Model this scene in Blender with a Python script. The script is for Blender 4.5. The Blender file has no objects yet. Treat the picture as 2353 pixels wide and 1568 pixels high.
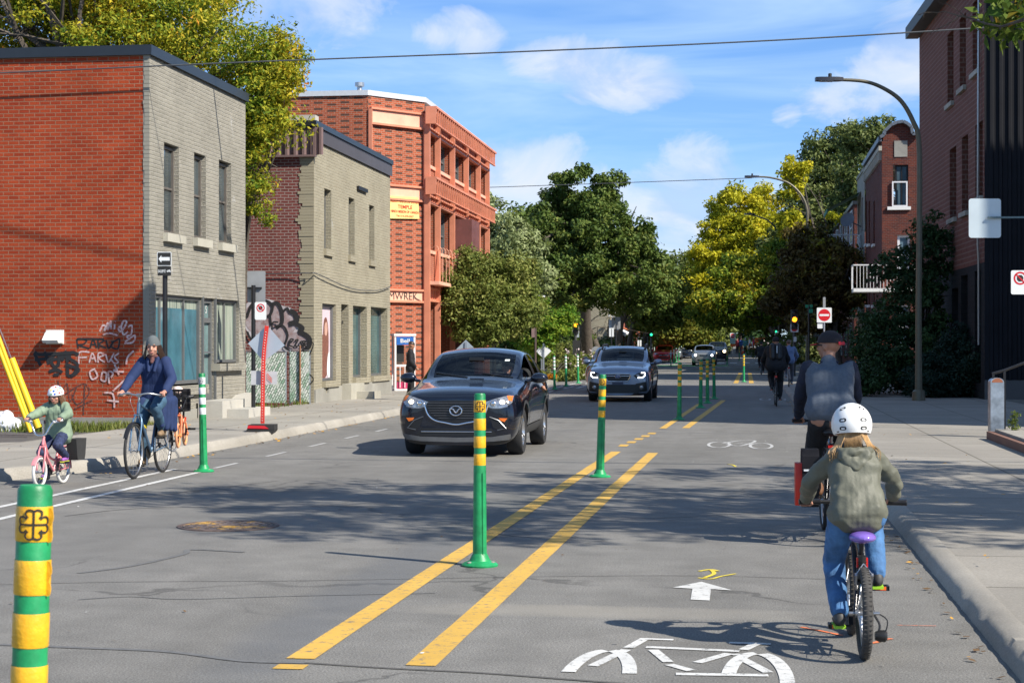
import bpy, bmesh, math, random
import numpy as np
from mathutils import Vector, Matrix, noise
from mathutils.bvhtree import BVHTree
from mathutils.geometry import delaunay_2d_cdt
R = math.radians
SC = bpy.context.scene
COL = SC.collection
# ------------------------------------------------------------------ camera
FPX, HZ, VPX, CH = 3950.0, 796.0, 1718.0, 1.55
YAW = math.atan((VPX - 1176) / FPX); PITCH = math.atan((HZ - 784) / FPX)
RV = Vector((math.cos(YAW), math.sin(YAW), 0))
_F0 = Vector((-math.sin(YAW), math.cos(YAW), 0))
FV = (_F0 * math.cos(PITCH) + Vector((0, 0, 1)) * math.sin(PITCH))
UV_ = RV.cross(FV)
CP = Vector((0, 0, CH))
cd = bpy.data.cameras.new('camera'); cam = bpy.data.objects.new('camera', cd); COL.objects.link(cam)
cam.matrix_world = Matrix.Translation(CP) @ Matrix((RV, UV_, -FV)).transposed().to_4x4()
cd.sensor_width = 36; cd.lens = 36 * FPX / 2352; cd.clip_end = 3000; cd.clip_start = 0.1
SC.camera = cam
def ray(px, py): return FV + RV * ((px - 1176) / FPX) - UV_ * ((py - 784) / FPX)
def G(px, py, z=0.0):                     # measured point on the ground
    d = ray(px, py); return CP + d * ((z - CH) / d.z)
def PX(px, py, X): d = ray(px, py); p = CP + d * (X / d.x); return p
def PY(px, py, Y): d = ray(px, py); p = CP + d * (Y / d.y); return p
def AT(px, py, dep): return CP + ray(px, py) * dep
def H(px, py_base_depth_pt, py):          # height above ground at the distance of a point
    p = py_base_depth_pt; dep = (p - CP).dot(_F0); return CH + (HZ - py) / FPX * dep
# ------------------------------------------------------------------ materials
MT = {}
def newmat(name):
    m = bpy.data.materials.new(name); m.use_nodes = True; MT[name] = m
    nt = m.node_tree; b = nt.nodes['Principled BSDF']; return m, nt, b
def N(nt, t, **k):
    n = nt.nodes.new(t)
    for a, v in k.items():
        if a in n.inputs.keys(): n.inputs[a].default_value = v
        else: setattr(n, a, v)
    return n
def L(nt, a, b): nt.links.new(a, b)
def c4(c): return (c[0], c[1], c[2], 1)
def ramp(nt, fac, stops, interp='LINEAR'):
    r = nt.nodes.new('ShaderNodeValToRGB'); e = r.color_ramp.elements; r.color_ramp.interpolation = interp
    while len(e) < len(stops): e.new(0.5)
    for x, (p, c) in zip(e, stops): x.position = p; x.color = c4(c) if not isinstance(c, (int, float)) else (c, c, c, 1)
    L(nt, fac, r.inputs['Fac']); return r.outputs['Color']
def mixc(nt, fac, a, b, mode='MIX'):
    m = nt.nodes.new('ShaderNodeMix'); m.data_type = 'RGBA'; m.blend_type = mode
    for s, v in ((m.inputs['Factor'], fac), (m.inputs[6], a), (m.inputs[7], b)):
        if isinstance(v, (int, float)): s.default_value = v
        elif isinstance(v, tuple): s.default_value = c4(v)
        else: L(nt, v, s)
    return m.outputs[2]
def bump(nt, b, h, strength, dist=0.01):
    n = N(nt, 'ShaderNodeBump'); n.inputs['Strength'].default_value = strength; n.inputs['Distance'].default_value = dist
    L(nt, h, n.inputs['Height']); L(nt, n.outputs['Normal'], b.inputs['Normal'])
def coords(nt, kind='Object'):
    return nt.nodes.new('ShaderNodeTexCoord').outputs[kind]
def noise_n(nt, co, scale, detail=4, rough=.55, dist=0):
    n = N(nt, 'ShaderNodeTexNoise'); n.inputs['Scale'].default_value = scale; n.inputs['Detail'].default_value = detail
    n.inputs['Roughness'].default_value = rough; n.inputs['Distortion'].default_value = dist
    L(nt, co, n.inputs['Vector']); return n.outputs['Fac']
def pbr(name, col, rough=.5, metal=0, var=.12, scale=8, bmp=0, bscale=60, spec=.5, coat=0, emit=None, estr=0):
    if name in MT: return MT[name]
    m, nt, b = newmat(name)
    b.inputs['Roughness'].default_value = rough; b.inputs['Metallic'].default_value = metal
    b.inputs['Specular IOR Level'].default_value = spec; b.inputs['Coat Weight'].default_value = coat
    b.inputs['Coat Roughness'].default_value = .04
    co = coords(nt)
    if var:
        f = noise_n(nt, co, scale, 5, .6)
        d = tuple(max(0, x * (1 - var)) for x in col); u = tuple(min(1, x * (1 + var)) for x in col)
        L(nt, ramp(nt, f, [(.3, d), (.7, u)]), b.inputs['Base Color'])
    else: b.inputs['Base Color'].default_value = c4(col)
    if bmp: bump(nt, b, noise_n(nt, co, bscale, 4), bmp)
    if emit: b.inputs['Emission Color'].default_value = c4(emit); b.inputs['Emission Strength'].default_value = estr
    return m
def brick_mat(name, c1, c2, mortar, bw=.2, rh=.08, ms=.01, bumps=.6, stain=.25, fine=.15, msmooth=.1, patch=None, dist=.012):
    m, nt, b = newmat(name); uv = coords(nt, 'UV')
    dn = N(nt, 'ShaderNodeTexNoise'); dn.inputs['Scale'].default_value = 3; L(nt, uv, dn.inputs['Vector'])
    vm = N(nt, 'ShaderNodeVectorMath', operation='MULTIPLY_ADD'); L(nt, dn.outputs['Color'], vm.inputs[0]); vm.inputs[1].default_value = (dist, dist, 0); L(nt, uv, vm.inputs[2])
    t = N(nt, 'ShaderNodeTexBrick'); L(nt, vm.outputs[0], t.inputs['Vector'])
    t.inputs['Color1'].default_value = c4(c1); t.inputs['Color2'].default_value = c4(c2); t.inputs['Mortar'].default_value = c4(mortar)
    t.inputs['Scale'].default_value = 1; t.inputs['Mortar Size'].default_value = ms; t.inputs['Mortar Smooth'].default_value = msmooth
    t.inputs['Brick Width'].default_value = bw; t.inputs['Row Height'].default_value = rh; t.inputs['Bias'].default_value = 0
    c = t.outputs['Color']
    n1 = noise_n(nt, uv, .9, 6, .65); n2 = noise_n(nt, uv, 45, 3, .6)
    c = mixc(nt, 1.0, c, ramp(nt, n1, [(.25, 1 - stain), (.75, 1 + 0.0)]), 'MULTIPLY')
    c = mixc(nt, 1.0, c, ramp(nt, n2, [(.2, 1 - fine), (.8, 1)]), 'MULTIPLY')
    if patch:
        f = ramp(nt, noise_n(nt, uv, patch[1], 5, .7, .6), [(patch[2], 0), (patch[2] + .06, 1)])
        c = mixc(nt, f, c, patch[0])
    L(nt, c, b.inputs['Base Color']); b.inputs['Roughness'].default_value = .88; b.inputs['Specular IOR Level'].default_value = .25
    h = N(nt, 'ShaderNodeMath', operation='MULTIPLY_ADD'); L(nt, t.outputs['Fac'], h.inputs[0]); h.inputs[1].default_value = -1.0
    L(nt, n2, h.inputs[2]); bump(nt, b, h.outputs[0], bumps, .012)
    return m
def foliage(name, stops, clump=.9, trans=.3, rough=.55, cs=.6):
    """leaf colours vary leaf by leaf and branch by branch"""
    m = bpy.data.materials.new(name); m.use_nodes = True; MT[name] = m; nt = m.node_tree; nt.nodes.clear()
    out = N(nt, 'ShaderNodeOutputMaterial'); g = N(nt, 'ShaderNodeNewGeometry'); co = coords(nt)
    n = noise_n(nt, co, cs, 3, .6)
    a = N(nt, 'ShaderNodeMath', operation='MULTIPLY_ADD'); L(nt, g.outputs['Random Per Island'], a.inputs[0]); a.inputs[1].default_value = .45
    s = N(nt, 'ShaderNodeMath', operation='MULTIPLY_ADD'); L(nt, n, s.inputs[0]); s.inputs[1].default_value = clump * 1.6; s.inputs[2].default_value = .27 - clump * .8
    L(nt, s.outputs[0], a.inputs[2])
    c = ramp(nt, a.outputs[0], stops)
    d = N(nt, 'ShaderNodeBsdfPrincipled'); d.inputs['Roughness'].default_value = rough; d.inputs['Specular IOR Level'].default_value = .15
    t = N(nt, 'ShaderNodeBsdfTranslucent'); L(nt, c, d.inputs['Base Color'])
    L(nt, mixc(nt, .5, c, (1, 1, .6), 'MULTIPLY'), t.inputs['Color'])
    x = N(nt, 'ShaderNodeMixShader'); x.inputs[0].default_value = trans; L(nt, d.outputs[0], x.inputs[1]); L(nt, t.outputs[0], x.inputs[2])
    L(nt, x.outputs[0], out.inputs[0]); return m
def glassmat(name, tint=(.6, .7, .7), alpha=.35, rough=.03):
    m = bpy.data.materials.new(name); m.use_nodes = True; MT[name] = m; nt = m.node_tree; nt.nodes.clear()
    out = N(nt, 'ShaderNodeOutputMaterial'); fr = N(nt, 'ShaderNodeFresnel'); fr.inputs[0].default_value = 1.38
    gl = N(nt, 'ShaderNodeBsdfGlossy'); gl.inputs['Roughness'].default_value = rough
    tr = N(nt, 'ShaderNodeBsdfTransparent'); tr.inputs[0].default_value = c4(tint)
    x = N(nt, 'ShaderNodeMixShader'); L(nt, fr.outputs[0], x.inputs[0]); L(nt, tr.outputs[0], x.inputs[1]); L(nt, gl.outputs[0], x.inputs[2])
    L(nt, x.outputs[0], out.inputs[0]); return m
# ------------------------------------------------------------------ mesh builder
def basis(d):
    d = Vector(d).normalized(); a = Vector((0, 0, 1)) if abs(d.z) < .9 else Vector((1, 0, 0))
    u = d.cross(a).normalized(); return u, d.cross(u).normalized()
class MB:
    def __init__(s): s.v = []; s.f = []; s.m = []; s.uv = []; s.T = None
    def P(s, p):
        s.v.append(tuple(s.T @ Vector(p)) if s.T is not None else tuple(p)); return len(s.v) - 1
    def F(s, idx, mat=0, uv=None): s.f.append(tuple(idx)); s.m.append(mat); s.uv.append(uv)
    def poly(s, pts, mat=0, uv=None): s.F([s.P(p) for p in pts], mat, uv)
    def box(s, x0, x1, y0, y1, z0, z1, mat=0):
        i = [s.P((x, y, z)) for z in (z0, z1) for y in (y0, y1) for x in (x0, x1)]
        for q in ((0, 2, 3, 1), (4, 5, 7, 6), (0, 1, 5, 4), (1, 3, 7, 5), (3, 2, 6, 7), (2, 0, 4, 6)): s.F([i[k] for k in q], mat)
        return s
    def bar(s, a, b, w, h, mat=0, up=(0, 0, 1)):           # rectangular bar from a to b
        a = Vector(a); b = Vector(b); d = (b - a).normalized(); up = Vector(up)
        if abs(d.dot(up)) > .98: up = Vector((1, 0, 0))
        sx = d.cross(up).normalized() * w / 2; sz = sx.cross(d).normalized() * h / 2
        i = [s.P(p + q * sx + r * sz) for p in (a, b) for q, r in ((-1, -1), (1, -1), (1, 1), (-1, 1))]
        for k in range(4): s.F([i[k], i[(k + 1) % 4], i[4 + (k + 1) % 4], i[4 + k]], mat)
        s.F(i[3::-1], mat); s.F(i[4:8], mat); return s
    def tube(s, pts, r, n=8, mat=0, cap=True, closed=False):
        pts = [Vector(p) for p in pts]; m = len(pts); rs = r if isinstance(r, (list, tuple)) else [r] * m
        rings = []; u = None
        for k, p in enumerate(pts):
            if closed: d = pts[(k + 1) % m] - pts[k - 1]
            else: d = pts[min(k + 1, m - 1)] - pts[max(k - 1, 0)]
            if d.length < 1e-9: d = Vector((0, 0, 1))
            d.normalize()
            if u is None: u, w = basis(d)
            else: u = (u - d * u.dot(d)).normalized(); w = d.cross(u)
            rings.append([s.P(p + (u * math.cos(2 * math.pi * j / n) + w * math.sin(2 * math.pi * j / n)) * rs[k]) for j in range(n)])
        for k in range(m if closed else m - 1):
            A, B = rings[k], rings[(k + 1) % m]
            for j in range(n): s.F([A[j], A[(j + 1) % n], B[(j + 1) % n], B[j]], mat)
        if cap and not closed: s.F(rings[0][::-1], mat); s.F(rings[-1], mat)
        return s
    def lathe(s, prof, o=(0, 0, 0), axis=(0, 0, 1), n=20, mat=0, mats=None):
        o = Vector(o); axis = Vector(axis).normalized(); u, w = basis(axis); rings = []
        for r, h in prof:
            rings.append([s.P(o + axis * h + (u * math.cos(2 * math.pi * j / n) + w * math.sin(2 * math.pi * j / n)) * max(r, 1e-5)) for j in range(n)])
        for k in range(len(prof) - 1):
            for j in range(n): s.F([rings[k][j], rings[k][(j + 1) % n], rings[k + 1][(j + 1) % n], rings[k + 1][j]], mats[k] if mats else mat)
        return s
    def ball(s, c, r, n=10, m=7, mat=0, T=None):
        c = Vector(c); r = (r, r, r) if isinstance(r, (int, float)) else r; g = []
        for i in range(m + 1):
            t = math.pi * i / m; row = []
            for j in range(n):
                a = 2 * math.pi * j / n; p = Vector((math.sin(t) * math.cos(a) * r[0], math.sin(t) * math.sin(a) * r[1], math.cos(t) * r[2]))
                if T: p = T @ p
                row.append(s.P(c + p))
            g.append(row)
        for i in range(m):
            for j in range(n): s.F([g[i][j], g[i + 1][j], g[i + 1][(j + 1) % n], g[i][(j + 1) % n]], mat)
        return s
    def prism(s, fr, pts, depth, mat=0, side=None):         # 2-D outline in frame (o,u,v); extruded along u x v
        o, u, v = map(Vector, fr); n = u.cross(v).normalized()
        a = [s.P(o + u * p[0] + v * p[1] + n * depth) for p in pts]; s.F(a, mat, [(p[0], p[1]) for p in pts])
        if depth:
            b = [s.P(o + u * p[0] + v * p[1]) for p in pts]; k = len(pts)
            for j in range(k): s.F([b[j], b[(j + 1) % k], a[(j + 1) % k], a[j]], mat if side is None else side)
            s.F(b[::-1], mat if side is None else side)
        return s
    def wall(s, o, u, W, Hh, holes=(), rev=.15, mat=0, uo=(0, 0), rmat=None, z0=0):
        """upright wall sheet with openings and reveals; uv in metres"""
        o = Vector(o); u = Vector(u).normalized(); up = Vector((0, 0, 1)); n = u.cross(up)
        us = sorted({0, W} | {x for h in holes for x in h[:2]}); zs = sorted({z0, Hh} | {x for h in holes for x in h[2:4]})
        us = [x for x in us if 0 <= x <= W]; zs = [x for x in zs if z0 <= x <= Hh]
        for i in range(len(us) - 1):
            for j in range(len(zs) - 1):
                cu, cz = (us[i] + us[i + 1]) / 2, (zs[j] + zs[j + 1]) / 2
                if any(h[0] < cu < h[1] and h[2] < cz < h[3] for h in holes): continue
                q = [(us[i], zs[j]), (us[i + 1], zs[j]), (us[i + 1], zs[j + 1]), (us[i], zs[j + 1])]
                s.poly([o + u * a + up * b for a, b in q], mat, [(a + uo[0], b + uo[1]) for a, b in q])
        rm = mat if rmat is None else rmat
        for h in holes:
            a, b, c, d = h[:4]; r = h[4] if len(h) > 4 else rev
            for (p, q), (p2, q2) in (((a, c), (a, d)), ((a, d), (b, d)), ((b, d), (b, c)), ((b, c), (a, c))):
                A = o + u * p + up * q; B = o + u * p2 + up * q2
                L_ = abs(p2 - p) + abs(q2 - q)
                vert = p == p2
                uvq = [(0, q), (0, q2), (r, q2), (r, q)] if vert else [(p, 0), (p2, 0), (p2, r), (p, r)]
                s.poly([A, B, B - n * r, A - n * r], rm, uvq)
        return s
    def add(s, verts, faces, mat=0):
        k = len(s.v)
        for p in verts: s.P(p)
        for f in faces: s.F([k + i for i in f], mat)
        return s
    def mesh(s, name, mats, smooth=35):
        me = bpy.data.meshes.new(name); me.from_pydata(s.v, [], s.f)
        for m in (mats if isinstance(mats, (list, tuple)) else [mats]): me.materials.append(m)
        me.polygons.foreach_set('material_index', s.m)
        if any(u is not None for u in s.uv):
            lay = me.uv_layers.new(name='UVMap'); fl = []
            for f, u in zip(s.f, s.uv):
                for q in (u if u is not None else [(0, 0)] * len(f)): fl += [q[0], q[1]]
            lay.data.foreach_set('uv', fl)
        if smooth:
            me.polygons.foreach_set('use_smooth', [True] * len(s.f)); me.set_sharp_from_angle(angle=R(smooth))
        me.update(); return me
def put(name, me, parent=None, loc=None, rotz=0):
    o = bpy.data.objects.new(name, me); COL.objects.link(o)
    if parent is not None: o.parent = parent
    if loc is not None: o.location = loc
    if rotz: o.rotation_euler[2] = rotz
    return o
def part(name, mb, mats, parent, smooth=35, label=None):
    o = put(name, mb.mesh(name, mats, smooth) if isinstance(mb, MB) else mb, parent)
    if label: o['label'] = label
    return o
def tag(o, label=None, cat=None, group=None, kind=None):
    for k, v in (('label', label), ('category', cat), ('group', group), ('kind', kind)):
        if v: o[k] = v
    return o
def thing(name, label, cat, loc=(0, 0, 0), rotz=0, group=None):
    o = bpy.data.objects.new(name, None); COL.objects.link(o); o.location = loc; o.rotation_euler = (0, 0, rotz); o.empty_display_size = .2
    return tag(o, label, cat, group)
def single(name, mb, mats, label, cat, group=None, smooth=35, loc=None, rotz=0):
    return tag(put(name, mb.mesh(name, mats, smooth) if isinstance(mb, MB) else mb, None, loc, rotz), label, cat, group)
def struct(name, mb, mats, smooth=0):
    return tag(put(name, mb.mesh(name, mats, smooth)), kind='structure')
def dup(o, parent=None, loc=None, rot=None, label=None):
    c = o.copy(); COL.objects.link(c)
    if parent is not None: c.parent = parent
    if loc is not None: c.location = loc
    if rot is not None: c.rotation_euler = rot
    if label: c['label'] = label
    for ch in [x for x in bpy.data.objects if x.parent == o]: dup(ch, c)
    return c
def circ(cx, cy, r, n=24, a0=0, a1=2 * math.pi, ry=None):
    full = abs(a1 - a0 - 2 * math.pi) < 1e-6; k = n if full else n + 1
    return [(cx + r * math.cos(a0 + (a1 - a0) * i / n), cy + (ry or r) * math.sin(a0 + (a1 - a0) * i / n)) for i in range(k)]
def rrect(w, h, r, n=4, cx=0, cy=0):
    p = []
    for sx, sy, a in ((1, 1, 0), (-1, 1, 90), (-1, -1, 180), (1, -1, 270)):
        for i in range(n + 1):
            t = R(a + 90 * i / n); p.append((cx + sx * (w / 2 - r) + r * math.cos(t), cy + sy * (h / 2 - r) + r * math.sin(t)))
    return p
def spline(pts, n=6, closed=False):
    P = [Vector(p) for p in pts]; out = []; m = len(P)
    for k in range(m if closed else m - 1):
        if closed: a, b, c, d = P[k - 1], P[k], P[(k + 1) % m], P[(k + 2) % m]
        else: a, b, c, d = P[max(k - 1, 0)], P[k], P[k + 1], P[min(k + 2, m - 1)]
        for i in range(n):
            t = i / n; out.append(.5 * ((2 * b) + (c - a) * t + (2 * a - 5 * b + 4 * c - d) * t * t + (3 * b - a - 3 * c + d) * t ** 3))
    if not closed: out.append(P[-1])
    return out
def ribbon(mb, fr, pts, w, mat=0, off=.003, n=5, smooth=True, raise_=.0008):
    """a painted stroke lying on a surface frame (o,u,v)"""
    o, u, v = map(Vector, fr); nn = u.cross(v).normalized()
    P = spline([(p[0], p[1], 0) for p in pts], n) if smooth and len(pts) > 2 else [Vector((p[0], p[1], 0)) for p in pts]
    A = []
    for k, p in enumerate(P):
        d = P[min(k + 1, len(P) - 1)] - P[max(k - 1, 0)]
        if d.length < 1e-9: d = Vector((1, 0, 0))
        d.normalize(); q = Vector((-d.y, d.x, 0)) * w / 2; z = off + raise_ * k / len(P)
        A.append((mb.P(o + u * (p.x + q.x) + v * (p.y + q.y) + nn * z), mb.P(o + u * (p.x - q.x) + v * (p.y - q.y) + nn * z)))
    for k in range(len(A) - 1): mb.F([A[k][1], A[k + 1][1], A[k + 1][0], A[k][0]], mat)
def text(mb, s, fr, size, mat=0, off=.003, width=None, height=None, align='CENTER', bold=0, extrude=0, shear=0):
    """lettering laid on a frame (o,u,v), centred on o"""
    cu = bpy.data.curves.new('t', 'FONT'); cu.body = s; cu.size = size; cu.align_x = align; cu.align_y = 'CENTER'
    cu.offset = bold; cu.resolution_u = 3; cu.shear = shear; cu.space_line = .85
    ob = bpy.data.objects.new('t', cu); COL.objects.link(ob)
    me = bpy.data.meshes.new_from_object(ob.evaluated_get(bpy.context.evaluated_depsgraph_get()))
    o, u, v = map(Vector, fr); n = u.cross(v).normalized()
    xs = [q.co.x for q in me.vertices] or [0]; ys = [q.co.y for q in me.vertices] or [0]
    sx = width / max(max(xs) - min(xs), 1e-6) if width else 1; sy = height / max(max(ys) - min(ys), 1e-6) if height else (sx if width and not height else 1)
    cx = (max(xs) + min(xs)) / 2 if align == 'CENTER' else 0; cy = (max(ys) + min(ys)) / 2
    mb.add([o + u * (q.co.x - cx) * sx + v * (q.co.y - cy) * sy + n * off for q in me.vertices], [tuple(p.vertices) for p in me.polygons], mat)
    bpy.data.objects.remove(ob); bpy.data.curves.remove(cu); bpy.data.meshes.remove(me)
def evalmesh(verts, faces, mods):
    """run modifiers on raw geometry, hand back verts and faces"""
    me = bpy.data.meshes.new('w'); me.from_pydata(verts, [], faces); me.update()
    ob = bpy.data.objects.new('w', me); COL.objects.link(ob)
    for t, kw in mods:
        m = ob.modifiers.new('m', t)
        for a, b in kw.items(): setattr(m, a, b)
    dg = bpy.context.evaluated_depsgraph_get(); ev = bpy.data.meshes.new_from_object(ob.evaluated_get(dg))
    V = [tuple(q.co) for q in ev.vertices]; Fc = [tuple(p.vertices) for p in ev.polygons]
    bpy.data.objects.remove(ob); bpy.data.meshes.remove(me); bpy.data.meshes.remove(ev)
    return V, Fc
class Blob:
    """overlapping tapered limbs and lumps fused into one continuous skin"""
    def __init__(s): s.mb = MB()
    def cap(s, a, b, r0, r1=None, n=12):
        r1 = r0 if r1 is None else r1; a = Vector(a); b = Vector(b); d = b - a; ln = d.length; d.normalize(); prof = []
        for i in range(5): t = math.pi / 2 * i / 4; prof.append((r0 * math.sin(t), -r0 * math.cos(t)))
        for i in range(5): t = math.pi / 2 * i / 4; prof.append((r1 * math.cos(t), ln + r1 * math.sin(t)))
        s.mb.lathe(prof, a, d, n); return s
    def chain(s, pts, rs):
        for k in range(len(pts) - 1): s.cap(pts[k], pts[k + 1], rs[k], rs[k + 1])
        return s
    def ell(s, c, r, rot=None): s.mb.ball(c, r, 16, 10, T=rot); return s
    def mesh(s, name, mats, vox=.009, sm=4, disp=None):
        me0 = bmesh.new()
        V, Fc = evalmesh(s.mb.v, s.mb.f, [('REMESH', dict(mode='VOXEL', voxel_size=vox)), ('SMOOTH', dict(factor=.5, iterations=sm))])
        me0.free()
        if disp:
            amp, sc_, zs = disp; arr = []
            me = bpy.data.meshes.new('d'); me.from_pydata(V, [], Fc); me.update()
            for q in me.vertices:
                c = q.co; k = noise.noise(Vector((c.x * sc_, c.y * sc_, c.z * sc_ * zs))) + .5 * noise.noise(Vector((c.x * sc_ * 2.3 + 7, c.y * sc_ * 2.3, c.z * sc_ * zs * 2.3)))
                k = 1 - abs(k) * 2.2
                arr.append(tuple(c + q.normal * amp * k))
            V = arr; bpy.data.meshes.remove(me)
        m = MB(); m.v = V; m.f = Fc; m.m = [0] * len(Fc); m.uv = [None] * len(Fc)
        return m.mesh(name, mats, 80)
# ------------------------------------------------------------------ light, sky
SUNH = Vector((.890, -.453, 0)).normalized(); SEL = R(41)
SDIR = SUNH * math.cos(SEL) + Vector((0, 0, math.sin(SEL)))
ld = bpy.data.lights.new('sun', 'SUN'); ld.energy = 4.6; ld.angle = R(.53); ld.color = (1, .93, .82)
lo = bpy.data.objects.new('sun', ld); COL.objects.link(lo); lo.rotation_euler = SDIR.to_track_quat('Z', 'Y').to_euler()
w = bpy.data.worlds.new('World'); SC.world = w; w.use_nodes = True; nt = w.node_tree; nt.nodes.clear()
out = N(nt, 'ShaderNodeOutputWorld'); bg = N(nt, 'ShaderNodeBackground')
sky = N(nt, 'ShaderNodeTexSky'); sky.sky_type = 'NISHITA'; sky.sun_disc = False; sky.sun_elevation = SEL
sky.sun_rotation = math.atan2(SUNH.x, SUNH.y); sky.air_density = 1.0; sky.dust_density = .0; sky.ozone_density = 3.5; sky.altitude = 300
co = coords(nt, 'Generated')
def vmath(op, a, b=None):
    n = N(nt, 'ShaderNodeVectorMath', operation=op)
    for i, x in enumerate((a, b)):
        if x is None: continue
        if isinstance(x, (tuple, Vector)): n.inputs[i].default_value = tuple(x)
        else: L(nt, x, n.inputs[i])
    return n
def fm(op, a, b=0, c=None, clamp=False):
    n = N(nt, 'ShaderNodeMath', operation=op); n.use_clamp = clamp
    for i, x in enumerate((a, b, c)):
        if x is None: continue
        if isinstance(x, (int, float)): n.inputs[i].default_value = x
        else: L(nt, x, n.inputs[i])
    return n.outputs[0]
# cumulus puffs in fixed compass directions, edges broken by noise
loc = N(nt, 'ShaderNodeCombineXYZ')
UPV = RV.cross(FV)
for i, ax in enumerate((RV, UPV, FV)): L(nt, vmath('DOT_PRODUCT', co, tuple(ax)).outputs['Value'], loc.inputs[i])
mpn = N(nt, 'ShaderNodeMapping'); mpn.inputs['Scale'].default_value = (1, 1.5, 1); L(nt, loc.outputs[0], mpn.inputs[0])
nz = N(nt, 'ShaderNodeTexNoise'); nz.inputs['Scale'].default_value = 17; nz.inputs['Detail'].default_value = 6; nz.inputs['Roughness'].default_value = .62; nz.inputs['Distortion'].default_value = .5; L(nt, mpn.outputs[0], nz.inputs['Vector'])
nzf = nz.outputs['Fac']
total = None
clouds = [((650, 30), .075, .022, .75), ((1045, 80), .030, .014, .75), ((1320, 140), .036, .014, .85), ((1300, 160), .03, .010, .8), ((1450, 185), .036, .015, 1.0), ((1400, 215), .03, .008, .8),
          ((1190, 440), .055, .030, .85), ((1580, 440), .042, .034, .8), ((1560, 510), .07, .035, .85), ((2010, 215), .045, .024, .7), ((2095, 130), .026, .03, .85),
          ((1790, 430), .022, .010, .6), ((1805, 262), .013, .010, .5), ((760, 60), .04, .02, .55), ((1390, 400), .03, .010, .3)]
for (px, py), rx, rz, amp in clouds:
    d = ray(px, py).normalized(); lc = (d.dot(RV), d.dot(UPV), d.dot(FV))
    e = vmath('MULTIPLY', vmath('SUBTRACT', loc.outputs[0], lc).outputs[0], (1 / rx, 1 / rz, 3)).outputs[0]
    g = fm('MULTIPLY_ADD', vmath('DOT_PRODUCT', e, e).outputs['Value'], -.5, amp)
    total = g if total is None else fm('MAXIMUM', total, g)
total = fm('MAXIMUM', total, -1.0)
dens = fm('SUBTRACT', fm('ADD', total, fm('MULTIPLY', nzf, 1.9)), 1.27)
mask = ramp(nt, dens, [(.0, 0), (.3, .5), (.85, .95)])
mp = N(nt, 'ShaderNodeMapping'); mp.inputs['Scale'].default_value = (1.0, 7, 1); mp.inputs['Rotation'].default_value = (0, 0, R(9)); L(nt, loc.outputs[0], mp.inputs[0])
st = N(nt, 'ShaderNodeTexNoise'); st.inputs['Scale'].default_value = 3.0; st.inputs['Detail'].default_value = 5; st.inputs['Roughness'].default_value = .6; st.inputs['Distortion'].default_value = .6; L(nt, mp.outputs[0], st.inputs['Vector'])
streak = ramp(nt, st.outputs['Fac'], [(.40, 0), (.68, .62)])
m2 = N(nt, 'ShaderNodeMapping'); m2.inputs['Location'].default_value = (.012, -.03, 0); m2.inputs['Scale'].default_value = (1, 1.5, 1); L(nt, loc.outputs[0], m2.inputs[0])
n2 = N(nt, 'ShaderNodeTexNoise'); n2.inputs['Scale'].default_value = 17; n2.inputs['Detail'].default_value = 3; L(nt, m2.outputs[0], n2.inputs['Vector'])
shade = ramp(nt, fm('ADD', fm('MULTIPLY', fm('SUBTRACT', nzf, n2.outputs['Fac']), 2.2), .5), [(.2, (4.6, 5.9, 8.4)), (.75, (7.2, 7.7, 8.6))])
sep = N(nt, 'ShaderNodeSeparateXYZ'); L(nt, co, sep.inputs[0])
gain = ramp(nt, sep.outputs['Z'], [(.0, (.74, .96, 1.45)), (.10, (.80, 1.02, 1.40)), (.30, (.88, 1.16, 1.5)), (.55, (.9, 1.0, 1.15))])
skyc = mixc(nt, 1.0, sky.outputs[0], gain, 'MULTIPLY')
c1 = mixc(nt, streak, skyc, (5.2, 7.2, 9.6)); c2 = mixc(nt, mask, c1, shade)
L(nt, c2, bg.inputs['Color']); bg.inputs['Strength'].default_value = .07; L(nt, bg.outputs[0], out.inputs[0])
w.cycles.sampling_method = 'NONE'
vs = SC.view_settings; SC.display_settings.display_device = 'sRGB'; vs.view_transform = 'Standard'; vs.look = 'None'; vs.gamma = 1; vs.exposure = .75
SC.cycles.max_bounces = 6; SC.cycles.transparent_max_bounces = 12; SC.cycles.diffuse_bounces = 3; SC.cycles.glossy_bounces = 3; SC.cycles.caustics_reflective = False; SC.cycles.caustics_refractive = False
SC.cycles.use_denoising = True
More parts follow.
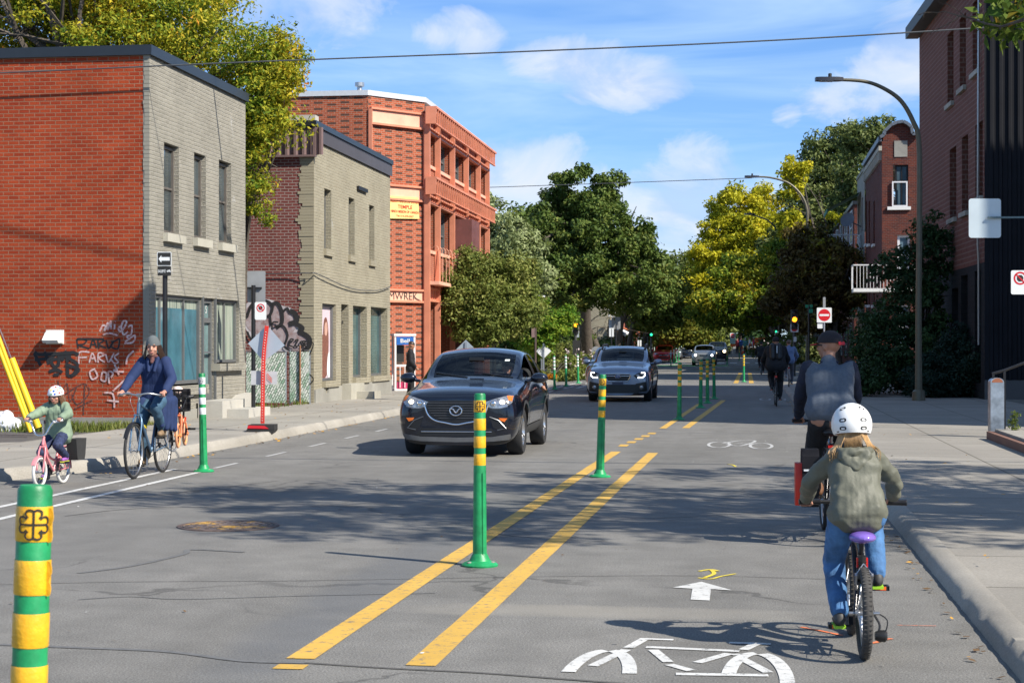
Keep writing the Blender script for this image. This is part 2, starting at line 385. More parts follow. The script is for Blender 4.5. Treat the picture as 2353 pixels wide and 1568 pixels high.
# ------------------------------------------------------------------ ground materials
def asphalt():
    m, nt, b = newmat('asphalt'); co = coords(nt)
    big = noise_n(nt, co, .22, 5, .6, .4); mid = noise_n(nt, co, 2.2, 5, .65); fine = noise_n(nt, co, 90, 2, .7); sp = noise_n(nt, co, 38, 2, .6)
    c = ramp(nt, big, [(.3, (.168, .163, .150)), (.7, (.203, .197, .183))])
    c = mixc(nt, 1, c, ramp(nt, mid, [(.3, .80), (.7, 1.08)]), 'MULTIPLY')
    c = mixc(nt, 1, c, ramp(nt, fine, [(.3, .50), (.7, 1.48)]), 'MULTIPLY')
    c = mixc(nt, ramp(nt, sp, [(.68, 0), (.74, .5)]), c, (.3, .3, .28))
    mp = N(nt, 'ShaderNodeMapping'); mp.inputs['Scale'].default_value = (1, .06, 1); L(nt, co, mp.inputs[0])
    lane = noise_n(nt, mp.outputs[0], 1.1, 3, .5)
    c = mixc(nt, 1, c, ramp(nt, lane, [(.35, .88), (.65, 1.06)]), 'MULTIPLY')
    vo = N(nt, 'ShaderNodeTexVoronoi'); vo.feature = 'DISTANCE_TO_EDGE'; vo.inputs['Scale'].default_value = .33
    wn = N(nt, 'ShaderNodeTexNoise'); wn.inputs['Scale'].default_value = 1.3; wn.inputs['Detail'].default_value = 5; L(nt, co, wn.inputs['Vector'])
    va = N(nt, 'ShaderNodeVectorMath', operation='MULTIPLY_ADD'); L(nt, wn.outputs['Color'], va.inputs[0]); va.inputs[1].default_value = (1.6, 1.6, 0); L(nt, co, va.inputs[2]); L(nt, va.outputs[0], vo.inputs['Vector'])
    gate = ramp(nt, noise_n(nt, co, .35, 2), [(.5, 0), (.56, 1)])
    cr = mixc(nt, 1, ramp(nt, vo.outputs['Distance'], [(.004, .55), (.009, 0)]), gate, 'MULTIPLY')
    c = mixc(nt, cr, c, (.05, .048, .045))
    sx_ = N(nt, 'ShaderNodeSeparateXYZ'); L(nt, co, sx_.inputs[0]); wob = noise_n(nt, co, 1.7, 5, .7)
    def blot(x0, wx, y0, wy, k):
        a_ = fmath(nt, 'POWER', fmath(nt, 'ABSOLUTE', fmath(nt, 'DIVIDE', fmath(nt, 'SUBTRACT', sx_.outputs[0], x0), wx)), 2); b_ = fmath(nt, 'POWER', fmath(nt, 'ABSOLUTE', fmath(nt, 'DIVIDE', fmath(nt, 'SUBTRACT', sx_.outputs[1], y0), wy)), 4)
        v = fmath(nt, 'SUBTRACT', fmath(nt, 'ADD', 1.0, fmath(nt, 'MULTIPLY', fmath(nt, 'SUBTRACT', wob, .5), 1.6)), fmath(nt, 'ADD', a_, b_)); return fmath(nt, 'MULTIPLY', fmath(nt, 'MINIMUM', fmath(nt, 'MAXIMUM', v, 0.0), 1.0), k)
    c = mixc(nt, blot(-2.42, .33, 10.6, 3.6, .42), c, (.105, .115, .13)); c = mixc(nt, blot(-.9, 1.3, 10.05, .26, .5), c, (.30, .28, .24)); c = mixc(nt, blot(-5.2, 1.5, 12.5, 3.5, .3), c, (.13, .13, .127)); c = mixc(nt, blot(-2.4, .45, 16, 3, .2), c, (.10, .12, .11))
    L(nt, c, b.inputs['Base Color']); b.inputs['Roughness'].default_value = .82; b.inputs['Specular IOR Level'].default_value = .3
    bump(nt, b, fine, .5, .006); return m
def fmath(nt, op, a, b=0.0):
    n = N(nt, 'ShaderNodeMath', operation=op)
    for i, x in enumerate((a, b)):
        if isinstance(x, (int, float)): n.inputs[i].default_value = x
        else: L(nt, x, n.inputs[i])
    return n.outputs[0]
def concrete(name, col, jx=1.5, jy=1.5, joints=True, stain=.22):
    m, nt, b = newmat(name); co = coords(nt)
    c = ramp(nt, noise_n(nt, co, .5, 6, .65, .5), [(.28, tuple(x * (1 - stain) for x in col)), (.72, tuple(x * 1.08 for x in col))])
    c = mixc(nt, 1, c, ramp(nt, noise_n(nt, co, 60, 3, .7), [(.3, .8), (.7, 1.12)]), 'MULTIPLY')
    c = mixc(nt, ramp(nt, noise_n(nt, co, 2.8, 4, .7), [(.62, 0), (.75, .3)]), c, tuple(x * .55 for x in col))
    if joints:
        t = N(nt, 'ShaderNodeTexBrick', offset=0.0); t.inputs['Scale'].default_value = 1; t.inputs['Brick Width'].default_value = jx; t.inputs['Row Height'].default_value = jy
        t.inputs['Mortar Size'].default_value = .014; t.inputs['Mortar Smooth'].default_value = .3
        t.inputs['Color1'].default_value = (.92, .92, .92, 1); t.inputs['Color2'].default_value = (1.04, 1.04, 1.04, 1); t.inputs['Mortar'].default_value = (.42, .41, .38, 1)
        mp = N(nt, 'ShaderNodeMapping'); mp.inputs['Location'].default_value = (.2, .35, 0); L(nt, co, mp.inputs[0]); L(nt, mp.outputs[0], t.inputs['Vector'])
        c = mixc(nt, 1, c, t.outputs['Color'], 'MULTIPLY')
    L(nt, c, b.inputs['Base Color']); b.inputs['Roughness'].default_value = .88; b.inputs['Specular IOR Level'].default_value = .3
    bump(nt, b, noise_n(nt, co, 55, 3, .7), .35, .006); return m
def worn(name, col, thr=.36, base=(.13, .13, .125), soft=.1, s=16):
    m, nt, b = newmat(name); co = coords(nt)
    f = noise_n(nt, co, s, 6, .72); f2 = noise_n(nt, co, 130, 2, .7)
    a = N(nt, 'ShaderNodeMath', operation='MULTIPLY_ADD'); L(nt, f2, a.inputs[0]); a.inputs[1].default_value = .35; L(nt, f, a.inputs[2])
    k = ramp(nt, a.outputs[0], [(thr + .12, 0), (thr + .12 + soft, 1)])
    c = mixc(nt, k, base, mixc(nt, 1, col, ramp(nt, noise_n(nt, co, 1.5, 4), [(.3, .82), (.7, 1.05)]), 'MULTIPLY'))
    L(nt, c, b.inputs['Base Color']); b.inputs['Roughness'].default_value = .75; return m
ASPH = asphalt(); CONC = concrete('sidewalk_concrete', (.335, .315, .275)); KERB = concrete('kerb_concrete', (.37, .345, .30), 3, 300, True, .35)
CONC_R = concrete('sidewalk_concrete_grey', (.30, .28, .245), 1.6, 1.6)
WHITE_P = worn('road_paint_white', (.60, .60, .58), .385, soft=.13); WHITE_FADED = worn('road_paint_white_faded', (.5, .5, .49), .42); YEL_P = worn('road_paint_yellow', (.62, .375, .065), .37, soft=.14)
TAR = pbr('crack_sealer', (.13, .13, .127), .7, var=.2, scale=20)
TARL = pbr('old_crack', (.09, .087, .08), .9)
g = MB(); g.poly([(-1500, -60, -.03), (1500, -60, -.03), (1500, 2500, -.03), (-1500, 2500, -.03)])
struct('ground', g, pbr('dry_ground', (.09, .10, .05), .95, scale=.3, var=.3))
g = MB(); g.poly([(-60, -14, 0), (45, -14, 0), (45, 420, 0), (-60, 420, 0)])
struct('road', g, ASPH)
def slab(name, pts, mat, z=.13, kerb=None, kw=.16, rough=True):
    """raised pavement; the outline is broken by wear along its kerb"""
    mb = MB(); mb.prism(((0, 0, -.01), (1, 0, 0), (0, 1, 0)), pts, z + .01)
    return struct(name, mb, mat)
def kerbline(name, pts, w=.17, z=.135, seed=1, chip=.012):
    """kerb stone row: profile swept along the edge, with chipped arris"""
    rnd = random.Random(seed); mb = MB(); P = []
    for k in range(len(pts) - 1):
        a = Vector((*pts[k], 0)); b = Vector((*pts[k + 1], 0)); n = max(1, int((b - a).length / (.07 if a.y < 32 else .3)))
        for i in range(n): P.append(a.lerp(b, i / n))
    P.append(Vector((*pts[-1], 0))); rows = []
    for k, p in enumerate(P):
        d = (P[min(k + 1, len(P) - 1)] - P[max(k - 1, 0)]).normalized(); q = Vector((d.y, -d.x, 0))    # q points to the road
        c = chip * (abs(noise.noise(p * 3.1)) * 2.2 + rnd.random() * .5); big = .05 * max(0, noise.noise(p * 2.3 + Vector((5, 0, 0))) - .2)
        pr = [(-w, z + .002), (-.04 - c - big, z + .003), (-.012 - c * .6, z - .018 - c - big), (.004, z * .45), (.018 + .01 * rnd.random(), -.01)]
        rows.append([mb.P(p + q * x + Vector((0, 0, h))) for x, h in pr])
    for k in range(len(rows) - 1):
        for j in range(4): mb.F([rows[k][j], rows[k][j + 1], rows[k + 1][j + 1], rows[k + 1][j]])
    return struct(name, mb, KERB, 45)
LK = [(-13.5, 15.6), (-10.2, 16.6), (-8.9, 18.2), (-8.35, 20.0), (-8.1, 22.5), (-8.02, 26)]
slab('sidewalk', LK + [(-8.0, 72), (-9.4, 76), (-30, 76), (-30, 75.5), (-12.6, 58), (-11.0, 52), (-11.0, 30.5), (-10.75, 30.4), (-10.75, 24.4), (-17, 21)], CONC)
kerbline('kerb', [(x + .165, y) for x, y in LK] + [(-7.86, 40), (-7.85, 66), (-8.3, 72.5), (-9.5, 76.2)], seed=3, chip=.02)
RK = [(1.27, -8), (1.27, 30), (1.3, 67), (2.2, 71), (6, 73)]
slab('sidewalk', [(x + .16, y) for x, y in RK] + [(30, 73), (30, 49), (7.0, 49), (7.0, 30), (16, 30), (16, -8)], CONC_R, z=.078)
def rkerb(name, pts, seed, z=.135): kerbline(name, pts[::-1], seed=seed, chip=.009, z=z)
rkerb('kerb', RK, 8, .082)
# past the crossing
slab('sidewalk', [(2.0, 83), (1.6, 86), (1.6, 240), (30, 240), (30, 79), (6, 79)], CONC_R); rkerb('kerb', [(1.45, 240), (1.45, 86), (1.9, 83), (6, 78.9)][::-1], 9)
slab('sidewalk', [(-9.3, 82), (-8.4, 86), (-8.2, 96), (-8.2, 240), (-60, 240), (-60, 80), (-12, 80)], CONC); kerbline('kerb', [(-12, 79.9), (-9.2, 81.9), (-8.25, 86), (-8.05, 96), (-8.05, 240)], seed=5)
# darker asphalt of the yard beside the red wall
g = MB(); g.poly([(-40, 17, .006), (-16, 21.6, .006), (-10.78, 24.4, .006), (-10.78, 30.38, .006), (-40, 30.38, .006)])
struct('yard_asphalt', g, pbr('yard_asphalt', (.085, .085, .083), .85, scale=3, var=.25, bmp=.3, bscale=80))
# ------------------------------------------------------------------ road markings
GF = ((0, 0, 0), (1, 0, 0), (0, 1, 0))
def gpoly(mb, px, z=.004, mat=0): mb.poly([tuple(G(x, y).xy) + (z,) for x, y in px][::-1], mat)
def stripe(mb, x, y0, y1, w, z=.004, wob=.0, dx=0):
    n = max(1, int((y1 - y0) / .4)); pl = []; pr = []
    for i in range(n + 1):
        y = y0 + (y1 - y0) * i / n; c = x + dx * (y - y0) / max(y1 - y0, 1e-6) + wob * noise.noise(Vector((y * .7, x, 0)))
        e = .006 * noise.noise(Vector((y * 4, x, 3))); pl.append(mb.P((c - w / 2 + e, y, z))); pr.append(mb.P((c + w / 2 + e, y, z)))
    for i in range(n): mb.F([pl[i], pr[i], pr[i + 1], pl[i + 1]])
m = MB(); a = G(690, 1513); b = G(1415, 1037); ya = a.y; stripe(m, a.x, ya, b.y, .145, dx=b.x - a.x)
k = G(1428, 1026); s = (G(1516, 988) - k)
for i in range(5):
    p = k + s * ((i + .1) / 5.6); stripe(m, p.x, p.y, p.y + s.y * .1, .14)
p = G(1522, 984); q = G(1606, 928); stripe(m, p.x, p.y, q.y, .13, dx=q.x - p.x)
p = G(672, 1528); stripe(m, p.x, p.y - .1, p.y + .02, .15)
p = G(1690, 880); q = G(1700, 857); stripe(m, p.x, p.y, q.y, .2, dx=q.x - p.x)
struct('lane_line_yellow', m, YEL_P)
m = MB(); a = G(966, 1529); b = G(1500, 1040); stripe(m, a.x, a.y, b.y, .15, dx=b.x - a.x)
p = G(1575, 983); q = G(1662, 919); stripe(m, p.x, p.y, q.y, .14, dx=q.x - p.x)
p = G(1726, 880); q = G(1722, 857); stripe(m, p.x, p.y, q.y, .2, dx=q.x - p.x)
struct('lane_line_yellow', m, YEL_P)
m = MB(); stripe(m, -6.62, 9, 20.5, .09, dx=-.1)
stripe(m, -7.14, 9, 21, .09, dx=-.05)
m2 = MB()
for i in range(20): stripe(m2, -6.74, 21.2 + i * 2.4, 22.2 + i * 2.4, .06)
struct('lane_line_white', m2, WHITE_FADED)
for i in range(3): stripe(m, -6.75 + .4 * (i % 2), 60 + i * 4.2, 63.4 + i * 4.2, .12)
stripe(m, -6.75, 57, 75, .1); stripe(m, -7.2, 62, 75, .1)
struct('lane_line_white', m, WHITE_P)
m = MB()
for i in range(9): m.poly([(-7.8 + i * 1.05, 142, .004), (-7.2 + i * 1.05, 142, .004), (-7.2 + i * 1.05, 145, .004), (-7.8 + i * 1.05, 145, .004)])
m.poly([(-7, 137, .004), (1.2, 137, .004), (1.2, 137.7, .004), (-7, 137.7, .004)]); struct('stop_line', m, WHITE_P)
m = MB(); m.poly([(-7, 131.5, .005), (-1.5, 131.5, .005), (-1.5, 134.5, .005), (-7, 134.5, .005)]); struct('green_crossing_paint', m, worn('green_road_paint', (.12, .4, .14), .36, s=3))
def Z3(x, y): return (626 + x * .5449, 1133 + y * .5449)
m = MB()   # arrow and bicycle symbol
gpoly(m, [Z3(*p) for p in [(1688, 397), (1808, 373), (1937, 409), (1848, 404), (1842, 452), (1762, 448), (1770, 402)]]); struct('direction_arrow', m, WHITE_P)
def gstroke(mb, pts, w, z=.004, n=4):
    ribbon(mb, GF, [tuple(G(*p).xy) for p in pts], w, off=z, n=n, smooth=len(pts) > 2)
m = MB()
def seg(pts, w=.055):
    gstroke(m, [Z3(*p) for p in pts], w)
def wheel(cx, cy, rx, ry, gaps):
    for a0, a1 in gaps: seg([(cx + rx * math.cos(R(a)), cy - ry * math.sin(R(a))) for a in np.linspace(a0, a1, 9)], .075)
def wheelG(px0, px1, py, d0, d1, arcs):
    c0 = G(px0, py); c1 = G(px1, py); c = (c0 + c1) / 2; rx = (c1 - c0).length / 2; ry = (d1 - d0) / 2
    for a0, a1 in arcs: ribbon(m, GF, [(c.x + rx * math.cos(R(a)), c.y + .03 + ry * math.sin(R(a))) for a in np.linspace(a0, a1, 14)], .07, off=.004, n=3)
wheelG(1294, 1441, 1563, 7.1, 8.62, [(12, 84), (96, 168), (190, 260), (280, 350)])
wheelG(1672, 1808, 1566, 7.1, 8.52, [(-30, 78), (92, 172), (195, 320)])
seg([(1575, 648), (1968, 666)]); seg([(1500, 652), (1572, 612)]); seg([(1570, 614), (1690, 618)], .045); seg([(1350, 728), (1490, 660)]); seg([(1605, 660), (1668, 712)]); seg([(1790, 714), (1925, 676)])
seg([(1985, 660), (2035, 636)]); seg([(1925, 630), (2100, 636)], .05); seg([(1700, 762), (2090, 768)], .06); seg([(1672, 722), (1765, 748)]); seg([(1965, 690), (2090, 756)]); seg([(1945, 678), (1962, 682)])
struct('bicycle_symbol', m, WHITE_P)
m = MB()   # the small faded symbol further on
for c in ((1652, 1021), (1748, 1024)):
    o = G(*c); ribbon(m, GF, [(o.x + .17 * math.cos(R(a)), o.y + .8 * math.sin(R(a))) for a in range(0, 361, 30)], .05, n=2, off=.004)
gstroke(m, [(1660, 1018), (1700, 1012), (1735, 1013), (1700, 1024), (1668, 1020)], .05); gstroke(m, [(1690, 1018), (1748, 1022)], .05)
o = G(1775, 917); 
for dx in (-.22, .22): ribbon(m, GF, [(o.x + dx + .15 * math.cos(R(a)), o.y + .9 * math.sin(R(a))) for a in range(0, 361, 30)], .05, n=2, off=.004)
struct('bicycle_symbol', m, WHITE_FADED)
m = MB(); o = G(1632, 1319)   # survey spray marks
gstroke(m, [(1606, 1312), (1632, 1308), (1650, 1312)], .03); gstroke(m, [(1634, 1309), (1640, 1318), (1618, 1327)], .03); gstroke(m, [(1604, 1327), (1632, 1330), (1655, 1324), (1690, 1318)], .022)
gstroke(m, [(1672, 1066), (1684, 1068), (1690, 1072)], .03); struct('survey_paint_yellow', m, worn('spray_yellow', (.75, .6, .05), .36))
m = MB(); gstroke(m, [(1988, 1478), (2010, 1476), (2030, 1470), (2048, 1467)], .03); gstroke(m, [(1840, 1440), (1900, 1452), (1935, 1460)], .025); gstroke(m, [(2060, 1436), (2150, 1438)], .01)
struct('survey_paint_orange', m, worn('spray_orange', (.85, .22, .08), .42))
m = MB()
for pts, w_ in (([(0, 1480), (170, 1487), (330, 1493), (420, 1500), (560, 1518), (700, 1522)], .05), ([(180, 1377), (300, 1370), (420, 1376), (700, 1368), (1000, 1362)], .016)
               , ([(180, 1316), (300, 1300), (420, 1273), (440, 1262), (560, 1268)], .05)):
    gstroke(m, pts, w_, .003)
struct('crack_sealer', m, TAR)
m = MB()
for pts, w_ in (([(0, 1342), (300, 1336), (640, 1334), (900, 1330), (1250, 1324), (1600, 1322), (1900, 1330)], .011), ([(700, 1522), (900, 1535), (1100, 1545), (1300, 1560), (1500, 1575)], .03),
               ([(150, 1185), (280, 1170), (420, 1165), (620, 1168)], .02), ([(100, 1160), (300, 1145), (500, 1120), (640, 1104)], .016), ([(1250, 1180), (1500, 1190), (1800, 1172)], .012),
               ([(1290, 862), (1500, 866), (1900, 868)], .05), ([(1250, 990), (1500, 985), (1900, 996)], .02), ([(1130, 1225), (1230, 1235), (1330, 1232)], .012)):
    gstroke(m, pts, w_, .003)
struct('road_crack', m, TARL)
m = MB(); rnd = random.Random(4)      # wind-blown leaves and grit by the kerbs
def scatter(n, f, sz, mats):
    for i in range(n):
        x, y, z = f(); a = rnd.random() * 6.3; s_ = sz * (.6 + rnd.random()); u = Vector((math.cos(a), math.sin(a), .3 * rnd.random())) * s_; v = Vector((-math.sin(a), math.cos(a), .3 * rnd.random())) * s_ * .6; o = Vector((x, y, z + .008 + sz * .2))
        m.poly([o - u, o - v, o + u, o + v], rnd.choice(mats))
scatter(260, lambda: (1.2 - abs(rnd.gauss(0, .08)), rnd.uniform(6, 50), 0), .022, (0, 1, 1)); scatter(260, lambda: (-7.8 + abs(rnd.gauss(0, .1)), rnd.uniform(20, 62), 0), .03, (0, 1, 0)); scatter(120, lambda: (rnd.uniform(-7, 1.2), rnd.uniform(8, 30), 0), .012, (1, 1, 2))
scatter(160, lambda: (rnd.uniform(-10.8, -8), rnd.uniform(22, 50), .13), .022, (0, 1)); scatter(120, lambda: (rnd.uniform(1.5, 6), rnd.uniform(10, 30), .13), .02, (0, 1))
tag(put('leaf_litter', m.mesh('leaf_litter', [pbr('fallen_leaf_yellow', (.5, .26, .03), .8), pbr('fallen_leaf_brown', (.12, .07, .03), .9), pbr('grit_white', (.5, .5, .48), .9)], 0)), kind='stuff')
# manhole
c = G(524, 1208); mh = thing('manhole_cover', 'round rusty manhole cover in the asphalt with worn yellow paint across it', 'manhole cover', (c.x, c.y, 0))
m = MB(); m.lathe([(.44, .002), (.435, .010), (.40, .010), (.395, .004)], n=40); part('ring', m, pbr('rusty_iron', (.14, .10, .085), .7, .3, var=.4, scale=14, bmp=.5), mh)
m = MB(); m.lathe([(.385, .004), (.385, .009), (0, .009)], n=40)
for r_ in (.12, .2, .28, .35):
    for i in range(int(r_ * 60)):
        a = i / int(r_ * 60) * 6.283; m.box(r_ * math.cos(a) - .014, r_ * math.cos(a) + .014, r_ * math.sin(a) - .014, r_ * math.sin(a) + .014, .0095, .014)
part('lid', m, worn('yellow_on_iron', (.50, .29, .05), .58, (.13, .10, .09), s=3.2, soft=.06), mh)
# ------------------------------------------------------------------ buildings
UP = Vector((0, 0, 1))
B_RED = brick_mat('brick_orange_red', (.42, .052, .016), (.56, .085, .026), (.43, .22, .135), .203, .0726, .0085, 1.0, .34, .35, dist=.006)
B_GREY = brick_mat('brick_painted_grey', (.34, .32, .265), (.41, .385, .32), (.50, .475, .41), .2, .076, .013, 1.5, .3, .2, .6, patch=((.42, .41, .38), 1.1, .62), dist=.02)
B_BEIGE = brick_mat('brick_painted_beige', (.38, .34, .245), (.44, .40, .295), (.52, .48, .37), .2, .076, .012, 1.4, .25, .18, .6, patch=((.38, .375, .34), .7, .64), dist=.02)
B_DARK = brick_mat('brick_old_maroon', (.20, .055, .05), (.27, .075, .065), (.40, .31, .28), .2, .074, .011, .9, .3, .3, patch=((.42, .085, .03), 5, .70), dist=.02)
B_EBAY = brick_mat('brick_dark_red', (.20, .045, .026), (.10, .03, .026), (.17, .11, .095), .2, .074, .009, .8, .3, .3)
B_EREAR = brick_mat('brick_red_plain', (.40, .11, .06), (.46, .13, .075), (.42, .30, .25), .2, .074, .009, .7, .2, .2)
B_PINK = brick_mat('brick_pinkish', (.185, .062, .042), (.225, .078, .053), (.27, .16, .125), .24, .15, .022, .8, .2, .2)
B_CREAM = brick_mat('render_cream', (.36, .34, .30), (.38, .36, .32), (.34, .32, .28), .5, .3, .004, .3, .2, .1)
def temple_brick():
    m = brick_mat('brick_temple', (.50, .115, .045), (.42, .09, .038), (.50, .30, .22), .2, .0717, .009, .7, .18, .2, dist=.004); nt = m.node_tree
    uv = coords(nt, 'UV'); s = N(nt, 'ShaderNodeSeparateXYZ'); L(nt, uv, s.inputs[0])
    def mm(op, a, b): 
        n = N(nt, 'ShaderNodeMath', operation=op)
        for i, x in enumerate((a, b)):
            if isinstance(x, (int, float)): n.inputs[i].default_value = x
            else: L(nt, x, n.inputs[i])
        return n.outputs[0]
    def mask(du, dz):
        a = mm('LESS_THAN', mm('FLOORED_MODULO', mm('ADD', s.outputs[0], du), .945), .31)
        b = mm('LESS_THAN', mm('FLOORED_MODULO', mm('ADD', s.outputs[1], dz), .2151), .0717)
        return mm('MULTIPLY', a, b)
    k = mm('MAXIMUM', mask(0, 0), mask(.4725, .1434)); bs = nt.nodes['Principled BSDF']; old = bs.inputs['Base Color'].links[0].from_socket
    c = mixc(nt, mm('MULTIPLY', k, .92), old, (.075, .045, .035)); L(nt, c, bs.inputs['Base Color']); return m
B_TEMPLE = temple_brick()
FND = concrete('foundation_concrete', (.36, .35, .31), joints=False, stain=.4); FNDW = concrete('parged_white', (.5, .48, .43), joints=False, stain=.25)
FLASH = pbr('dark_metal_flashing', (.045, .05, .055), .32, .6, var=.08, scale=2); ROOFM = pbr('roof_membrane', (.12, .12, .12), .9)
PFRAME = pbr('window_frame_brown', (.13, .115, .10), .5, var=.15); PFRAMEG = MT.get('window_frame_grey') or pbr('window_frame_grey', (.16, .165, .165), .45, .3, var=.1)
GLS = pbr('window_glass', (.05, .065, .07), .05, 0, var=.5, scale=1.2, spec=1.0); SILL = concrete('stone_sill', (.46, .44, .37), joints=False, stain=.35)
TEALG = pbr('storefront_film_teal', (.06, .165, .21), .10, 0, var=.35, scale=1.6, spec=.9); CURT = None
def curtain_mat():
    m, nt, b = newmat('curtain_behind_glass'); co = coords(nt); mp = N(nt, 'ShaderNodeMapping'); mp.inputs['Scale'].default_value = (1, 1, .04); L(nt, co, mp.inputs[0])
    c = ramp(nt, noise_n(nt, mp.outputs[0], 9, 3), [(.35, (.12, .16, .14)), (.5, (.40, .44, .36)), (.65, (.20, .26, .22))])
    L(nt, c, b.inputs['Base Color']); b.inputs['Roughness'].default_value = .12; b.inputs['Specular IOR Level'].default_value = .9; return m
CURT = curtain_mat()
WHITEM = pbr('white_paint', (.72, .72, .70), .45, var=.05); BLACKM = pbr('black_metal', (.018, .018, .02), .4, .2, var=.2); GALV = pbr('galvanised_steel', (.42, .44, .46), .38, .8, var=.12, scale=20)
def grid_window(par, o, u, u0, u1, z0, z1, dep, fm_=PFRAME, gm=GLS, fr=.05, bars_v=(), bars_h=(.5,), label=None, thick=.05, gms=None):
    """window part: frame with its pane as a sub-part"""
    o = Vector(o); u = Vector(u).normalized(); n = u.cross(UP); q = o - n * dep; f = MB()
    def bx(a, b, c, d, t): f.prism((q - n * t * .0, u, UP), [(a, c), (b, c), (b, d), (a, d)], t)
    bx(u0, u0 + fr, z0, z1, thick); bx(u1 - fr, u1, z0, z1, thick); bx(u0 + fr, u1 - fr, z0, z0 + fr, thick); bx(u0 + fr, u1 - fr, z1 - fr, z1, thick)
    for t in bars_v: x = u0 + (u1 - u0) * t; bx(x - fr * .4, x + fr * .4, z0 + fr, z1 - fr, thick * .8)
    for t in bars_h: z = z0 + (z1 - z0) * t; bx(u0 + fr, u1 - fr, z - fr * .4, z + fr * .4, thick * .7)
    w_ = part('window', f, fm_, par, 0, label); p = MB(); p.prism((q + n * .008, u, UP), [(u0 + fr * .5, z0 + fr * .5), (u1 - fr * .5, z0 + fr * .5), (u1 - fr * .5, z1 - fr * .5), (u0 + fr * .5, z1 - fr * .5)], .004)
    part('pane', p, gm, w_, 0); return w_
def sill(par, o, u, u0, u1, z, h=.12, out_=.07, m=SILL):
    o = Vector(o); u = Vector(u).normalized(); n = u.cross(UP); s_ = MB(); s_.prism((o - n * .1, u, UP), [(u0, z - h), (u1, z - h), (u1, z), (u0, z)], .1 + out_); part('sill', s_, m, par, 0)
def pxw(X):                               # measured facade coordinates on a plane x = X
    return lambda px, py: (PX(px, py, X).y, PX(px, py, X).z)
# ---- A : two-storey corner house, red side wall and grey painted front
XA = -10.9; YA = 30.4; a = pxw(XA); YA1 = a(563.5, 900)[0]; HA = 6.92
bA = thing('brick_house', 'two-storey corner house with bright red brick side wall and grey painted brick front', 'building', (0, 0, 0))
oA = Vector((XA, YA, 0)); uA = Vector((0, 1, 0))
def hol(f, Y0, x0, x1, yt, yb, rev=.18):
    xm = (x0 + x1) / 2; return (f(x0, 0)[0] - Y0, f(x1, 0)[0] - Y0, f(xm, yb)[1], f(xm, yt)[1], rev)
hA = [hol(a, YA, 377, 411, 332, 538, .3), hol(a, YA, 446, 473, 354, 549, .3), hol(a, YA, 503, 531, 371, 560, .3)]
zt = a(450, 682)[1]; d0, d1, d2, d3 = [a(x, 0)[0] - YA for x in (358.5, 468, 495, 549)]
hA += [(d0, d1 - .05, a(410, 886)[1], zt, .16), (d1, d2, .42, zt, .16), (d2 + .05, d3, a(525, 834)[1], zt, .16)]
m = MB(); m.wall(oA, uA, YA1 - YA, HA, hA, .2, 0); m.wall((XA, YA1, 0), (-1, 0, 0), 9, HA); m.wall((-26, YA1, 0), (0, -1, 0), YA1 - YA, HA)
part('wall', m, B_GREY, bA, 0, 'grey painted brick front wall')
m = MB(); m.box(XA - .03, XA + .012, YA + d1 - .052, YA + d1 + .002, .4, zt + .02); m.box(XA - .03, XA + .012, YA + d2 - .002, YA + d2 + .052, .4, zt + .02); part('mullion', m, pbr('window_frame_grey', (.16, .165, .165), .45, .3, var=.1), bA, 0)
m = MB(); m.wall((-26, YA, 0), (1, 0, 0), 26 + XA - .12, HA, z0=.24); part('wall', m, B_RED, bA, 0, 'bright orange-red brick side wall')
m = MB()     # toothed grey quoin at the corner
rq = random.Random(2)
for i in range(91):
    z0 = i * .076; wq = .12 + rq.uniform(-.03, .0); m.box(XA - wq, XA + .004, YA - .006 - rq.random() * .012, YA + .05, z0 + .004, z0 + .072)
m.box(XA - .12, XA, YA + .0, YA + .05, 0, HA)
part('corner_bricks', m, B_GREY, bA, 0)
m = MB(); m.box(-26, XA - .1, YA - .03, YA + .1, -.05, .25); m.box(XA - .02, XA + .03, YA - .02, YA + 3.0, -.05, .32)
part('foundation', m, FND, bA, 0)
m = MB(); m.box(XA - .02, XA + .05, YA + 3.0, YA1 - .0, 0, .42); m.prism(((XA, YA + 3.2, 0), (0, 1, 0), (0, 0, 1)), [(0, 0), (.0, .42), (1.3, .30), (2.2, .52), (YA1 - YA - 3.2, .55), (YA1 - YA - 3.2, 0)], .22)
part('foundation', m, FNDW, bA, 0, 'pale parged foundation')
m = MB(); m.box(-26.05, XA + .06, YA - .06, YA1 + .06, HA - .015, HA + .17); part('roof', m, FLASH, bA, 0, 'flat roof edged with dark metal flashing')
for h in hA[:3]: grid_window(bA, oA, uA, h[0] + .02, h[1] - .02, h[2] + .02, h[3] - .04, .15, bars_h=(.52,), thick=.06); sill(bA, oA, uA, h[0] - .06, h[1] + .16, h[2], .16, .1)
